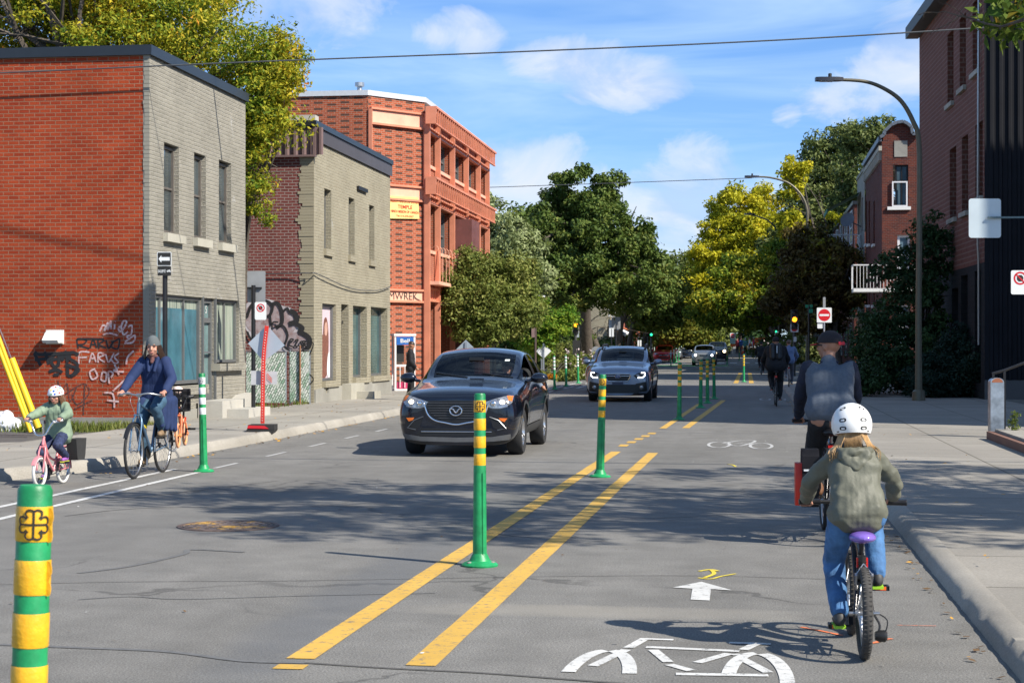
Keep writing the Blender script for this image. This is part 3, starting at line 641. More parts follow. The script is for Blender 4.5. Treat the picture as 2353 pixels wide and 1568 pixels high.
# storefront
h = hA[3]; w_ = grid_window(bA, oA, uA, h[0], h[1], h[2] + .03, zt, .13, PFRAMEG, CURT, .07, bars_v=(.16, .66), bars_h=(), thick=.07)
m = MB(); n_ = Vector((1, 0, 0)); m.prism((oA - n_ * .115, uA, UP), [(h[0] + .07, h[2] + .1), (h[1] - .07, h[2] + .1), (h[1] - .07, h[2] + 1.5), (h[0] + .07, h[2] + 1.5)], .002)
part('window_film', m, TEALG, w_, 0)
h = hA[5]; grid_window(bA, oA, uA, h[0] + .05, h[1], h[2] + .02, zt, .13, PFRAMEG, CURT, .06, bars_v=(.5,), bars_h=(), thick=.07)
h = hA[4]; dr = MB(); q = oA - n_ * .14
for a_, b_, c_, d_ in ((h[0], h[0] + .1, h[2], zt), (h[1] - .1, h[1], h[2], zt), (h[0] + .1, h[1] - .1, h[2], h[2] + .25), (h[0] + .1, h[1] - .1, zt - .5, zt - .4), (h[0] + .1, h[1] - .1, zt - .1, zt)):
    dr.prism((q, uA, UP), [(a_, c_), (b_, c_), (b_, d_), (a_, d_)], .07)
D_ = part('door', dr, PFRAMEG, bA, 0); m = MB(); m.prism((q + n_ * .01, uA, UP), [(h[0] + .1, h[2] + .25), (h[1] - .1, h[2] + .25), (h[1] - .1, zt - .1), (h[0] + .1, zt - .1)], .004); part('pane', m, pbr('door_glass', (.14, .22, .22), .06, spec=1, var=.3, scale=2), D_, 0)
m = MB(); m.prism((q + n_ * .07, uA, UP), [(h[0] + .1, h[2] + 1.0), (h[1] - .12, h[2] + 1.0), (h[1] - .12, h[2] + 1.03), (h[0] + .1, h[2] + 1.03)], .05); part('handle', m, GALV, D_, 0)
m = MB()
for i, s_ in enumerate('825'): text(m, s_, (q + n_ * .02 + uA * (h[0] + .2 + .16 * i) + UP * (h[2] + 1.85 + .02 * i), uA, UP), .22)
part('house_number', m, WHITEM, D_, 0)
sill(bA, oA, uA, d0 - .05, d1 + .05, hA[3][2], .18, .1, B_GREY); sill(bA, oA, uA, d2 - .05, d3 + .15, hA[5][2], .15, .12, B_GREY)
m = MB()
m.box(XA + .05, XA + .55, YA + d1 - .5, YA + d2 + .3, 0, .47); m.box(XA + .551, XA + 1.0, YA + d1 - .2, YA + d2 + .6, 0, .30)
part('steps', m, FNDW, bA, 20)
# wall vent hood
pv = PY(127, 775, YA); m = MB()
m.box(pv.x - .17, pv.x + .17, YA - .03, YA + .0, pv.z - .12, pv.z + .14)
m.prism(((pv.x - .14, YA - .03, pv.z - .1), (0, -1, 0), (0, 0, 1)), [(0, 0), (.22, 0), (.26, .05), (.1, .2), (0, .2)], -.3)
part('vent_hood', m, pbr('hood_white', (.72, .71, .66), .6, var=.1), bA, 0)
# graffiti
def gr(par, name, fr, strokes, w, mat, label=None, scale=1, n=6):
    mb = MB()
    for i, s_ in enumerate(strokes): ribbon(mb, fr, [(x * scale, y * scale) for x, y in s_], w, off=.004 + i * .0011, n=n, raise_=.001)
    return part(name, mb, mat, par, 0, label)
SPB = worn('spray_black', (.02, .02, .022), .20, (.35, .06, .03), .1, 30); SPW = worn('spray_white', (.66, .60, .60), .40, (.5, .10, .05), .25, 26)
def z1(x, y, Y=YA):        # measured in the 1742-px enlargement of the lower-left corner
    p = PY(x / 1.742 * .5963, (800 + y / 1.742) * .5963, Y); return (p.x, p.z)
FW = ((0, YA, 0), (1, 0, 0), (0, 0, 1))
def Z(pts): return [z1(*p) for p in pts]
gr(bA, 'graffiti', FW, [Z(s_) for s_ in (
    [(525, 945), (520, 880), (580, 890), (560, 915), (525, 920), (600, 945)], [(605, 942), (625, 885), (650, 940)], [(612, 918), (645, 916)], [(665, 945), (660, 882), (700, 890), (665, 915), (712, 940)], [(712, 885), (730, 942), (762, 900), (745, 930), (790, 945), (803, 880), (770, 895), (745, 900)], [(515, 880), (600, 878), (700, 880)])], .03, SPB, 'black tag reading RARVO')
gr(bA, 'graffiti', FW, [Z(s_) for s_ in (
    [(230, 975), (275, 1060)], [(300, 965), (330, 1050)], [(235, 1020), (330, 1010), (350, 1020)], [(380, 970), (345, 1020), (365, 1065), (400, 1050)], [(352, 1020), (385, 1012)], [(395, 1050), (400, 975), (420, 1020), (440, 965), (455, 1040)], [(530, 985), (480, 970), (470, 1010), (520, 1050), (500, 1110), (460, 1125), (455, 1060)],
    [(330, 1100), (380, 1085), (420, 1105)], [(360, 1120), (400, 1118)], [(235, 965), (280, 985), (500, 970)], [(440, 1050), (530, 1085), (480, 1130)])], .06, SPB, 'thick black tag')
gr(bA, 'graffiti', FW, [Z(s_) for s_ in (
    [(530, 1045), (535, 970), (600, 968)], [(535, 1005), (585, 1003)], [(600, 1040), (620, 975), (645, 1035)], [(606, 1010), (640, 1010)], [(660, 1038), (662, 975), (700, 985), (665, 1008), (705, 1035)], [(710, 980), (730, 1035), (765, 975)], [(800, 975), (770, 1000), (795, 1035), (765, 1040), (745, 1010)])], .03, SPW, 'white tag under the black one')
gr(bA, 'graffiti', FW, [Z(s_) for s_ in (
    [(670, 830), (690, 790), (715, 800), (700, 825), (725, 770), (722, 820), (745, 760), (745, 815)], [(770, 780), (768, 815)], [(772, 765), (776, 762)], [(815, 790), (795, 810), (815, 830), (850, 770), (830, 760), (815, 800), (830, 850), (860, 830)], [(860, 800), (885, 790), (880, 850), (850, 860), (865, 880)], [(840, 900), (905, 855), (895, 900), (835, 910)], [(690, 850), (740, 842), (790, 856)],
    [(640, 1080), (605, 1100), (620, 1150), (655, 1130), (640, 1090)], [(690, 1100), (680, 1150), (710, 1160), (715, 1110), (690, 1100)], [(735, 1180), (730, 1100), (760, 1110), (745, 1140)], [(770, 1050), (800, 1120)], [(800, 1070), (765, 1095), (835, 1100)], [(700, 1240), (760, 1250), (770, 1340)], [(720, 1290), (800, 1300)], [(760, 1230), (850, 1150), (830, 1220), (880, 1240)], [(850, 1050), (860, 1000), (900, 960)])], .034, SPW, 'loose white and silver scrawls')
gr(bA, 'graffiti', FW, [Z(s_) for s_ in ([(390, 1160), (400, 1260), (450, 1180), (470, 1300), (520, 1190)], [(440, 1250), (560, 1180), (600, 1240), (520, 1320), (480, 1250)], [(570, 1180), (560, 1390)], [(500, 1350), (620, 1290)])], .025, worn('spray_thin_dark', (.06, .04, .035), .36, (.5, .08, .035), .2, 30), 'thin dark scribble')
# ---- B : beige painted building with corrugated parapet
XB = -10.85; YB = 42.3; b = pxw(XB); YB1 = b(896, 900)[0]; HB = 7.12
bB = thing('brick_building', 'beige painted brick building with slit windows, maroon side wall and corrugated parapet', 'building')
oB = Vector((XB, YB, 0))
hB = [hol(b, YB, 745, 761, 435, 573, .22), hol(b, YB, 801, 814.6, 455, 587, .22), hol(b, YB, 848, 860, 472, 598, .22),
      hol(b, YB, 740.5, 772, 698, 874, .2), hol(b, YB, 784, 801, 699, 896, .25), hol(b, YB, 811, 843, 703, 866, .3), hol(b, YB, 852, 890, 706, 862, .3)]
zc = b(722, 323)[1]
m = MB(); m.wall(oB, uA, YB1 - YB, zc + .1, hB, .2, 0); m.wall((XB, YB1, 0), (-1, 0, 0), 9, 7); part('wall', m, B_BEIGE, bB, 0, 'beige painted brick front wall')
m = MB(); m.wall((-26, YB, 0), (1, 0, 0), 26 + XB - .02, 6.5); part('wall', m, B_DARK, bB, 0, 'old maroon brick side wall')
m = MB(); rq = random.Random(5)
for i in range(85):
    z0 = i * .076; wq = .36 + .12 * noise.noise(Vector((i * .35, 0, 0))) + rq.uniform(-.04, .06); m.box(XB - wq, XB + .004, YB - .005 - rq.random() * .015, YB + .06, z0 + .003, z0 + .073)
part('corner_bricks', m, B_BEIGE, bB, 0)
CORR = pbr('corrugated_slate', (.13, .125, .14), .4, .5, var=.06, scale=2); CORRP = pbr('corrugated_mauve', (.20, .135, .13), .5, .2, var=.1, scale=3)
m = MB(); n = int((YB1 - YB) / .1)
pts = []
for i in range(n + 1):
    y = YB + (YB1 - YB) * i / n; pts.append((y, .05 if i % 2 else .02))
for k in range(n):
    y0, o0 = pts[k]; y1, o1 = pts[k + 1]
    m.poly([(XB + o0 + .02, y0, zc), (XB + o1 + .02, y1, zc), (XB + o1 + .02, y1, HB), (XB + o0 + .02, y0, HB)])
part('parapet', m, CORR, bB, 0, 'slate coloured corrugated parapet')
m = MB(); zl = 6.38; x = -26
while x < XB + .05:
    for x0, x1, yo in ((x, x + .1, .04), (x + .1, x + .13, None), (x + .13, x + .19, .10), (x + .19, x + .22, None)):
        if yo is not None: m.poly([(x0, YB - yo, zl), (x1, YB - yo, zl), (x1, YB - yo, HB - .05), (x0, YB - yo, HB - .05)])
        else:
            ya, yb = (.04, .10) if x0 < x + .12 else (.10, .04); m.poly([(x0, YB - ya, zl), (x1, YB - yb, zl), (x1, YB - yb, HB - .05), (x0, YB - ya, HB - .05)])
    x += .22
m.box(-26, XB + .07, YB - .13, YB - .0, zl - .05, zl); m.box(XB + .0, XB + .075, YB - .12, YB - .0, zl, HB - .04)
part('parapet', m, CORRP, bB, 0, 'mauve corrugated parapet over the side wall')
m = MB(); m.box(-26.05, XB + .1, YB - .16, YB1 + .03, HB - .02, HB + .12); part('roof', m, FLASH, bB, 0)
m = MB(); m.box(XB - .75, XB + .06, YB - .1, YB + .25, HB + .121, HB + .26); part('parapet_cap', m, FNDW, bB, 0)
GLD = pbr('slit_glass', (.07, .08, .085), .08, spec=1, var=.4, scale=3)
for h in hB[:3]: grid_window(bB, oB, uA, h[0], h[1], h[2], h[3], .2, PFRAMEG, GLD, .05, bars_v=(.5,), bars_h=()); sill(bB, oB, uA, h[0] - .05, h[1] + .07, h[2], .17, .07, B_BEIGE)
h = hB[3]; w_ = grid_window(bB, oB, uA, h[0], h[1], h[2], h[3], .16, PFRAMEG, pbr('poster_paper', (.68, .56, .62), .35, var=.04), .07, bars_h=(), thick=.08)
ps = MB(); q = oB - n_ * .140       # printed poster: two long-haired figures
def pf(u_, v_): return (h[0] + .1 + (h[1] - h[0] - .2) * u_, h[2] + .08 + (h[3] - h[2] - .16) * v_)
def pat(mb, pts, mat, off):
    P = spline([(x, y, 0) for x, y in [pf(*p) for p in pts]], 5, True); mb.prism((q + n_ * off, uA, UP), [(p.x, p.y) for p in P], .0, mat)
pat(ps, [(.05, .0), (.0, .35), (.12, .58), (.35, .62), (.5, .5), (.62, .2), (.7, .02)], 0, .001); pat(ps, [(.45, .1), (.42, .5), (.5, .8), (.7, .85), (.85, .7), (.88, .4), (.75, .05)], 0, .002)
pat(ps, [(.12, .40), (.16, .54), (.3, .55), (.34, .46), (.26, .38)], 1, .003); pat(ps, [(.55, .62), (.55, .75), (.7, .79), (.78, .70), (.7, .6)], 1, .004); pat(ps, [(.05, .02), (.1, .3), (.25, .32), (.4, .1)], 0, .0045); pat(ps, [(.75, .05), (.8, .3), (.97, .35), (.97, .02)], 2, .0025)
for k in range(4): ps.prism((q + n_ * .003, uA, UP), [pf(.18, .80 + .03 * k), pf(.30, .80 + .03 * k), pf(.30, .82 + .03 * k), pf(.18, .82 + .03 * k)], 0, 3)
part('poster', ps, [pbr('print_brown', (.20, .08, .055), .5, var=.4, scale=14), pbr('print_skin', (.55, .33, .26), .5), pbr('print_white', (.75, .74, .76), .5, var=0), pbr('print_dark', (.05, .04, .06), .5)], w_, 0)
for h in (hB[5], hB[6]):
    grid_window(bB, oB, uA, h[0], h[1], h[2], h[3], .26, PFRAMEG, pbr('shop_glass', (.05, .11, .115), .04, spec=1.0, var=.6, scale=.8), .06, bars_h=(), thick=.07)
    sill(bB, oB, uA, h[0] - .05, h[1] + .05, h[2], .16, .1, B_BEIGE)
sill(bB, oB, uA, hB[3][0] - .02, hB[3][1] + .1, hB[3][2], .16, .1, B_BEIGE)
h = hB[4]; m = MB(); m.prism((oB - n_ * .22, uA, UP), [(h[0], h[2]), (h[1], h[2]), (h[1], h[3]), (h[0], h[3])], .02); m.prism((oB - n_ * .2, uA, UP), [(h[0], h[3] - .5), (h[1], h[3] - .5), (h[1], h[3] - .44), (h[0], h[3] - .44)], .05)
D_ = part('door', m, pbr('dark_door', (.02, .022, .025), .25), bB, 0); m = MB(); m.prism((oB - n_ * .2, uA, UP), [(h[0] + .1, h[2] + 1), (h[0] + .13, h[2] + 1), (h[0] + .13, h[2] + 1.25), (h[0] + .1, h[2] + 1.25)], .05); part('handle', m, GALV, D_, 0)
m = MB(); m.prism((oB, uA, UP), [(0, 0), (0, .46), (1.0, .5), (1.05, .35), (1.35, .35), (1.38, .5), (YB1 - YB, .55), (YB1 - YB, 0)], .05); part('foundation', m, FND, bB, 0)
m = MB(); yy = YB + h[0]; m.box(XB + .05, XB + .3, yy - .1, yy + 1.5, 0, .55); m.box(XB + .3, XB + .75, yy + .55, yy + 1.55, 0, .33); part('steps', m, SILL, bB, 0)
m = MB(); p = b(819, 431); p2 = b(840, 437); m.bar((XB + .03, p[0], p[1]), (XB + .03, p2[0], p[1]), .08, .1); part('ledge', m, BLACKM, bB, 0)
# big bubble graffiti on the maroon wall
def z4(x, y): p = PY(536.7 + x * .2662, 596.3 + y * .2662, YB); return (p.x, p.z)
FB = ((0, YB, 0), (1, 0, 0), (0, 0, 1)); m = MB()
def fill(mb, pts, off, mat): 
    P = spline([(x, y, 0) for x, y in [z4(*p) for p in pts]], 6, True); mb.prism(((0, YB - off, 0), (1, 0, 0), (0, 0, 1)), [(p.x, p.y) for p in P], 0, mat)
fill(m, [(80, 500), (110, 380), (230, 340), (330, 350), (430, 400), (500, 420), (560, 500), (570, 570), (640, 650), (670, 720), (640, 780), (560, 810), (440, 790), (300, 800), (140, 660)], .004, 0)
fill(m, [(90, 470), (180, 360), (300, 365), (345, 440), (330, 560), (230, 640), (130, 600)], .008, 1); fill(m, [(320, 540), (345, 400), (380, 380), (420, 450), (420, 560), (370, 600)], .012, 1)
fill(m, [(400, 600), (430, 470), (470, 430), (520, 470), (545, 540), (500, 640)], .015, 1); fill(m, [(330, 620), (430, 560), (480, 640), (440, 740), (340, 760)], .018, 1); fill(m, [(450, 640), (560, 630), (640, 690), (620, 770), (520, 790), (440, 740)], .021, 1)
def ink(pts, w_=.07, o_=.024): ribbon(m, ((0, YB, 0), (1, 0, 0), (0, 0, 1)), [z4(*p) for p in pts], w_, 2, off=o_)
ink([(115, 500), (170, 375), (280, 355), (335, 400), (320, 470), (270, 500)]); ink([(345, 400), (320, 480), (325, 560)], .05, .026); ink([(335, 385), (380, 375), (415, 440), (420, 540), (370, 590)], .09, .028); ink([(430, 445), (465, 420), (480, 450)], .06, .030)
ink([(485, 440), (535, 470), (545, 530), (480, 555)], .13, .032); ink([(540, 550), (600, 590), (560, 630)], .1, .034); ink([(570, 620), (650, 670), (655, 740), (600, 795)], .12, .036); ink([(355, 575), (430, 570), (470, 650), (440, 740)], .05, .038); ink([(120, 620), (150, 680), (200, 700)], .06, .040); ink([(600, 795), (520, 800), (440, 745)], .04, .042); ink([(330, 640), (340, 545), (390, 540)], .04, .044)
for s_ in ([(480, 750), (490, 690), (520, 690), (480, 730), (525, 755)], [(530, 700), (560, 690), (535, 745), (570, 740)], [(600, 700), (575, 715), (600, 740), (575, 750)], [(610, 750), (600, 705), (632, 705), (605, 725), (640, 755)]): ribbon(m, FB, [z4(*p) for p in s_], .035, 2, off=.046)
part('graffiti', m, [pbr('spray_silver_edge', (.50, .47, .50), .8, var=.25, scale=3), worn('spray_silver_fill', (.44, .38, .40), .36, (.24, .13, .12), .3, 8), worn('spray_black_maroon', (.02, .02, .022), .2, (.18, .05, .045), .1, 20)], bB, 0, 'large silver and black bubble lettering')
# ---- C : temple with exposed steel frame
C2 = Vector((-11.4, 60.2, 0)); C1 = Vector((-13.0, 58.2, 0)); YC1 = 77.6; XC = -11.4
c = pxw(XC)
HC = PY(860, 219, C1.y).z
bC = thing('temple_building', 'three-storey orange-red brick temple with a salmon painted steel frame and slatted sun shades', 'building')
uF = (C2 - C1).normalized(); WF = (C2 - C1).length; nF = uF.cross(UP)
m = MB(); m.wall((-34, C1.y, 0), (1, 0, 0), 34 + C1.x, HC, uo=(.3, 0)); m.wall(C1, uF, WF, HC, uo=(.2, 0)); part('wall', m, B_TEMPLE, bC, 0, 'red brick walls with a staggered pattern of dark bricks')
SAL = pbr('salmon_steel', (.62, .235, .14), .5, var=.16, scale=1.5); SALL = pbr('salmon_panel', (.78, .42, .29), .55, var=.15, scale=1.2); DRK = pbr('dark_opening', (.02, .018, .018), .5); BRN = pbr('brown_cladding', (.15, .055, .048), .55, var=.25, scale=2)
zz = lambda py: PX(975, py, XC).z
posts = [c(x, 0)[0] for x in (974, 998, 1032, 1064, 1092, 1113)]
lev = dict(roof=zz(244), w3t=zz(303), w3b=zz(373), s2=zz(408), w2t=zz(466), w2b=zz(571), s1=zz(646), b1=zz(668), b0=zz(690))
hC = []
for i in range(5):
    y0, y1 = posts[i] - posts[0] + .35, posts[i + 1] - posts[0] - .15
    hC += [(y0, y1, lev['w3b'], lev['w3t'], .3), (y0, y1, lev['w2b'], lev['w2t'], .3)]
    if i in (0, 1, 2, 3, 4): hC.append((y0, y1, .15 if i in (0, 1) else 1.0, lev['b0'] - .1, .6))
B_TF = brick_mat('brick_temple_plain', (.46, .12, .055), (.38, .095, .045), (.46, .29, .22), .2, .0717, .009, .7, .18, .2)
m = MB(); m.wall(C2, (0, 1, 0), posts[-1] - posts[0] + .2, HC - .3, hC, .3); part('wall', m, B_TF, bC, 0, 'brick street front between the steel posts')
m = MB(); m.box(-34, C1.x, C1.y - .06, C1.y + 12, HC, HC + .18); m.prism(((0, 0, HC), (1, 0, 0), (0, 1, 0)), [(C1.x, C1.y - .06), (C2.x + .06, C2.y - .02), (C2.x + .06, posts[-1] + .2), (C1.x - 3, posts[-1] + .2)], .18)
part('roof', m, pbr('white_flashing', (.72, .73, .74), .35, .3, var=.05), bC, 0)
st = MB(); pn = MB()
def fbox(mb, u0, u1, z0, z1, t): mb.prism((C1, uF, UP), [(u0, z0), (u1, z0), (u1, z1), (u0, z1)], t)
zf = lambda py: (lambda d: CH + (HZ - py) / FPX * d)((C1 + uF * WF * .5 - CP).dot(_F0))
for zt_, zb_ in ((zf(258), zf(288)), (zf(429), zf(456)), (zf(668), zf(690))):
    fbox(pn, .12, WF - .1, zb_, zt_, .04); fbox(st, .05, WF, zt_, zt_ + .07, .12); fbox(st, .05, WF, zb_ - .07, zb_, .12)
st.bar(C1 + uF * .06 + nF * .05, C1 + uF * .06 + nF * .05 + UP * zf(258), .12, .12); st.bar(C2 + Vector((.05, -.03, 0)), C2 + Vector((.05, -.03, HC - .4)), .18, .18)
for y in posts:
    st.bar((XC + .12, y, 0 if y > posts[0] else 0), (XC + .12, y, lev['roof'] - .3), .14, .20)
for z0, z1 in ((lev['w3t'] + .02, lev['roof'] - .75), (lev['w2t'] + .02, lev['s2'] - .62), (lev['b0'], lev['b1'] + .1)):
    pn.prism(((XC, posts[0], 0), (0, 1, 0), (0, 0, 1)), [(0, z0), (posts[-1] - posts[0], z0), (posts[-1] - posts[0], z1), (0, z1)], .06)
    k = 0; y = posts[0] + .3
    while y < posts[-1]: st.bar((XC + .08, y, z0), (XC + .08, y, z1), .05, .05); y += .42
    for z in (z0, z1): st.bar((XC + .12, posts[0], z), (XC + .12, posts[-1], z), .14, .06)
part('steel_frame', st, SAL, bC, 0); part('frame_panels', pn, SALL, bC, 0)
for zt_ in (lev['roof'] - .05, lev['s2']):
    m = MB(); ex = .5
    m.box(XC + .1, XC + ex, posts[0] - .25, posts[-1] + .25, zt_ - .08, zt_); m.box(XC + ex - .12, XC + ex - .04, posts[0] - .2, posts[-1] + .2, zt_ - .62, zt_ - .58)
    y = posts[0] - .2
    while y < posts[-1] + .25: m.box(XC + .1, XC + ex - .02, y, y + .05, zt_ - .25, zt_ - .081); m.box(XC + ex - .08, XC + ex - .03, y, y + .05, zt_ - .6, zt_ - .25); y += .42
    m.box(XC + .1, XC + ex - .02, posts[0] - .25, posts[0] - .2, zt_ - .62, zt_ - .081)
    part('sun_shade', m, SAL, bC, 0)
for i, h in enumerate(hC):
    if h[2] > 3:
        grid_window(bC, C2, (0, 1, 0), h[0], h[1], h[2], h[3], .28, PFRAMEG, GLS, .09, bars_v=(.5,), bars_h=(.45,), thick=.1); sill(bC, C2, (0, 1, 0), h[0], h[1], h[2], .12, .06, SALL)
    else:
        m = MB(); m.prism((C2 - Vector((.55, 0, 0)), (0, 1, 0), (0, 0, 1)), [(h[0], h[2]), (h[1], h[2]), (h[1], h[3]), (h[0], h[3])], .02); m.prism((C2 - Vector((.5, 0, 0)), (0, 1, 0), (0, 0, 1)), [(h[0] + .6, h[2]), (h[0] + .7, h[2]), (h[0] + .7, h[3]), (h[0] + .6, h[3])], .06); part('shopfront', m, DRK if i < 4 else BRN, bC, 0)
m = MB(); y0, y1 = c(1037, 0)[0], c(1037, 0)[0] + 1.9; m.box(XC + .1, XC + .8, y0, y1, c(1040, 690)[1], c(1040, 505)[1]); z = c(1040, 575)[1]; m.box(XC + .1, XC + .85, y0 - .05, y1 + .05, z - .08, z)
for yy in (y0 - .2, y0 + 2.0):
    for zz0 in (0, 2.1): m.box(XC + .15, XC + .75, yy, yy + 1.2, zz0, zz0 + 1.95); m.box(XC + .1, XC + .82, yy - .08, yy + 1.28, zz0 + 1.95, zz0 + 2.1)
part('bay_window', m, BRN, bC, 0, 'brown clad bay box')
m = MB(); y0 = posts[0] + .3
m.box(XC + .1, XC + .55, y0 - .3, posts[2], lev['s1'] - .12, lev['s1'] + .0)
for i in range(8): y = y0 + (posts[2] - y0) * i / 7; m.tube(spline([(XC + .1, y + .3, lev['w2b']), (XC + .45, y + .1, lev['s1'] + 1.2), (XC + .5, y, lev['s1'])], 4), .010, 4)
part('ornament', m, SALL, bC, 0)
pb = C1 + uF * .6; m = MB()       # banner
def fp(px, py):                   # measured point on the chamfer
    r_ = ray(px, py); t = (C1 - CP).dot(nF) / r_.dot(nF); p = CP + r_ * t; return ((p - C1).dot(uF), p.z)
q = [fp(893, 502), fp(960, 503), fp(957, 454), fp(893, 450)]; m.prism((C1 + nF * .06, uF, UP), q, .02)
bn = part('banner', m, pbr('banner_yellow', (.80, .62, .22), .6, var=.06), bC, 0)
cx, cz = (q[0][0] + q[1][0]) / 2, (q[0][1] + q[2][1]) / 2; m = MB(); bw_ = q[1][0] - q[0][0]; bh_ = q[2][1] - q[0][1]
for s_, dz, wd, hg, in (('MISSION HINDOU DU CANADA', .30, .98, .17), ('TEMPLE', .04, .5, .16), ('HINDU MISSION OF CANADA', -.17, .95, .12), ('Tel: 514-270-5557', -.36, .6, .09)):
    text(m, s_, (C1 + nF * .06 + uF * cx + UP * (cz + dz * bh_), uF, UP), .3, off=.028, width=wd * bw_, height=hg * bh_, bold=.006)
part('lettering', m, pbr('banner_red', (.55, .05, .02), .6), bn, 0)
m = MB(); z_ = fp(925, 680)[1]; text(m, 'AMWREK', (C1 + nF * .045 + uF * (WF * .55) + UP * z_, uF, UP), .4, off=.004, width=WF * .62, height=.26); ribbon(m, (C1 + nF * .045, uF, UP), [(WF * .8, z_ - .05), (WF * .95, z_ - .2)], .04, off=.006); part('graffiti', m, SPB, bC, 0)
p = PY(826, 200, 62); m = MB(); m.lathe([(.4, 0), (.12, .2), (.10, .3), (.10, .42), (.18, .42), (.18, .56), (0, .58)], (p.x, 62, HC + .48), n=12); m.lathe([(.6, 0), (.25, .35), (.0, .35)], (p.x, 62, HC + .17), n=4); part('roof_vent', m, GALV, bC, 30)
# ---- D : tall brick building with black base on the right
Dn = Vector((6.55, 49.4, 0)); Df = Vector((6.05, 62.6, 0)); uD = (Dn - Df).normalized(); nD = uD.cross(UP); WD = (Dn - Df).length; HD = 12.9
def dp(px, py): r_ = ray(px, py); t = (Dn - CP).dot(nD) / r_.dot(nD); p = CP + r_ * t; return ((p - Df).dot(uD), p.z)
bD = thing('brick_building', 'tall pinkish brick building with black painted base and black corrugated end wall', 'building')
zb = dp(2218, 614)[1]; hD = []
for x0, x1, yt, yb in ((2176, 2186, 76, 240), (2204, 2214, 40, 204), (2234, 2246, 2, 167), (2181, 2192, 341, 503), (2209, 2219, 314, 488), (2240, 2252, 284, 455)):
    xm = (x0 + x1) / 2; hD.append((dp(x0, 0)[0], dp(x1, 0)[0] + .35, dp(xm, yb)[1], dp(xm, yt)[1], .3))
hDb = []
for x0, x1, yt, yb in ((2186, 2200, 662, 840), (2207, 2222, 632, 850), (2238, 2252, 622, 880)):
    xm = (x0 + x1) / 2; hDb.append((dp(x0, 0)[0], dp(x1, 0)[0], dp(xm, yb)[1], dp(xm, yt)[1], .3))
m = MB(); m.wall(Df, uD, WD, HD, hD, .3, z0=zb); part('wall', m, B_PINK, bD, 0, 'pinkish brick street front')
BKB = brick_mat('brick_painted_black', (.022, .021, .022), (.03, .028, .028), (.018, .018, .018), .24, .15, .016, .8, .2, .2)
m = MB(); m.wall(Df, uD, WD, zb, hDb, .3); m.wall((Dn.x + 16, Dn.y, 0), (-1, 0, 0), .01, 1); part('wall', m, BKB, bD, 0, 'black painted ground floor')
m = MB(); x = Dn.x; BLC = pbr('black_corrugated', (.012, .013, .017), .65, .0, var=.15, spec=.2, scale=2)
while x < Dn.x + 14:
    for x0, x1, a0, a1 in ((0, .12, 0, 0), (.12, .15, 0, .05), (.15, .22, .05, .05), (.22, .25, .05, 0)):
        m.poly([(x + x0, Dn.y - a0, .62), (x + x1, Dn.y - a1, .62), (x + x1, Dn.y - a1, HD), (x + x0, Dn.y - a0, HD)])
    x += .25
part('cladding', m, BLC, bD, 0, 'black corrugated metal end wall')
m = MB(); m.box(Dn.x + .0, Dn.x + 14, Dn.y - .03, Dn.y + .2, 0, .62); part('foundation', m, concrete('foundation_dark', (.13, .13, .13), joints=False), bD, 0)
m = MB(); m.prism((Dn + UP * 0, (1, 0, 0), (0, 1, 0)), [(0, 0), (14, 0), (13, 13.2), (-.5, 13.2)], .02); m.v = [(x_, y_, z_ + HD) for x_, y_, z_ in m.v]
for k in range(int(WD / .5)): pass
o_ = Df + nD * .35; m.prism((Df + UP * (HD - .35), uD, nD), [(-.3, 0), (WD + .05, 0), (WD + .05, .45), (-.3, .45)], -.4) ; part('roof', m, pbr('roof_dark_green', (.05, .06, .06), .6), bD, 0)
for h in hD: grid_window(bD, Df, uD, h[0], h[1], h[2], h[3], .28, PFRAME, GLS, .06, bars_h=(.5,)); sill(bD, Df, uD, h[0] - .08, h[1] + .08, h[2], .14, .1)
for h in hDb: grid_window(bD, Df, uD, h[0], h[1], h[2], h[3], .28, BLACKM, DRK, .06, bars_h=(.6,))
m = MB(); p = dp(2238, 590); m.tube([Df + uD * (WD - .6) + nD * .06 + UP * 1.6, Df + uD * (WD - .6) + nD * .06 + UP * (zb + .1), Df + uD * (WD - .5) + nD * .1 + UP * (zb + .5), Df + uD * (WD - .5) + nD * .06 + UP * HD], .035, 6); part('service_pipe', m, GALV, bD)
# ---- E : red brick walk-up with curved parapet
XE = 5.8; YE = 76.6; bE = thing('brick_house', 'three-storey dark red brick walk-up with a stepped curved parapet behind the street lamp', 'building')
def ep(px, py): p = PY(px, py, YE); return (p.x - XE, p.z)
xr = ep(2111, 0)[0]; par_ = [ep(2022, 318)[1], ep(2022, 316)[1]]
top = [ep(2021, 317), ep(2030, 312), ep(2032, 303), ep(2046, 289), ep(2060, 283), ep(2074, 281), ep(2084, 286), ep(2093, 294), ep(2095, 309), ep(2111, 311)]
zE = top[0][1] - .05
def hE_(x0, x1, yt, yb): return (ep(x0, 0)[0], ep(x1, 0)[0], ep(x0, yb)[1], ep(x0, yt)[1], .2)
hE = [hE_(2051, 2086, 379, 475), hE_(2056, 2090, 540, 632), hE_(2056, 2090, 700, 800)]
m = MB(); m.wall((XE, YE, 0), (1, 0, 0), xr, zE, hE, .2); tp = [(0, zE)] + [(t[0], t[1]) for t in top] + [(xr, zE)]; m.prism(((XE, YE + .3, 0), (1, 0, 0), (0, 0, 1)), tp, .3)
m.poly([(XE + .0, YE, zE)] * 0 or [(XE, YE, zE), (XE + .01, YE, zE), (XE + .01, YE, zE + .01)], 0, [(0, 0)] * 3)
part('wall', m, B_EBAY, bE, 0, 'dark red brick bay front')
m = MB(); hs = []
def es(px, py): p = PX(px, py, XE); return (p.y, p.z)
Yf = es(1988, 0)[0]
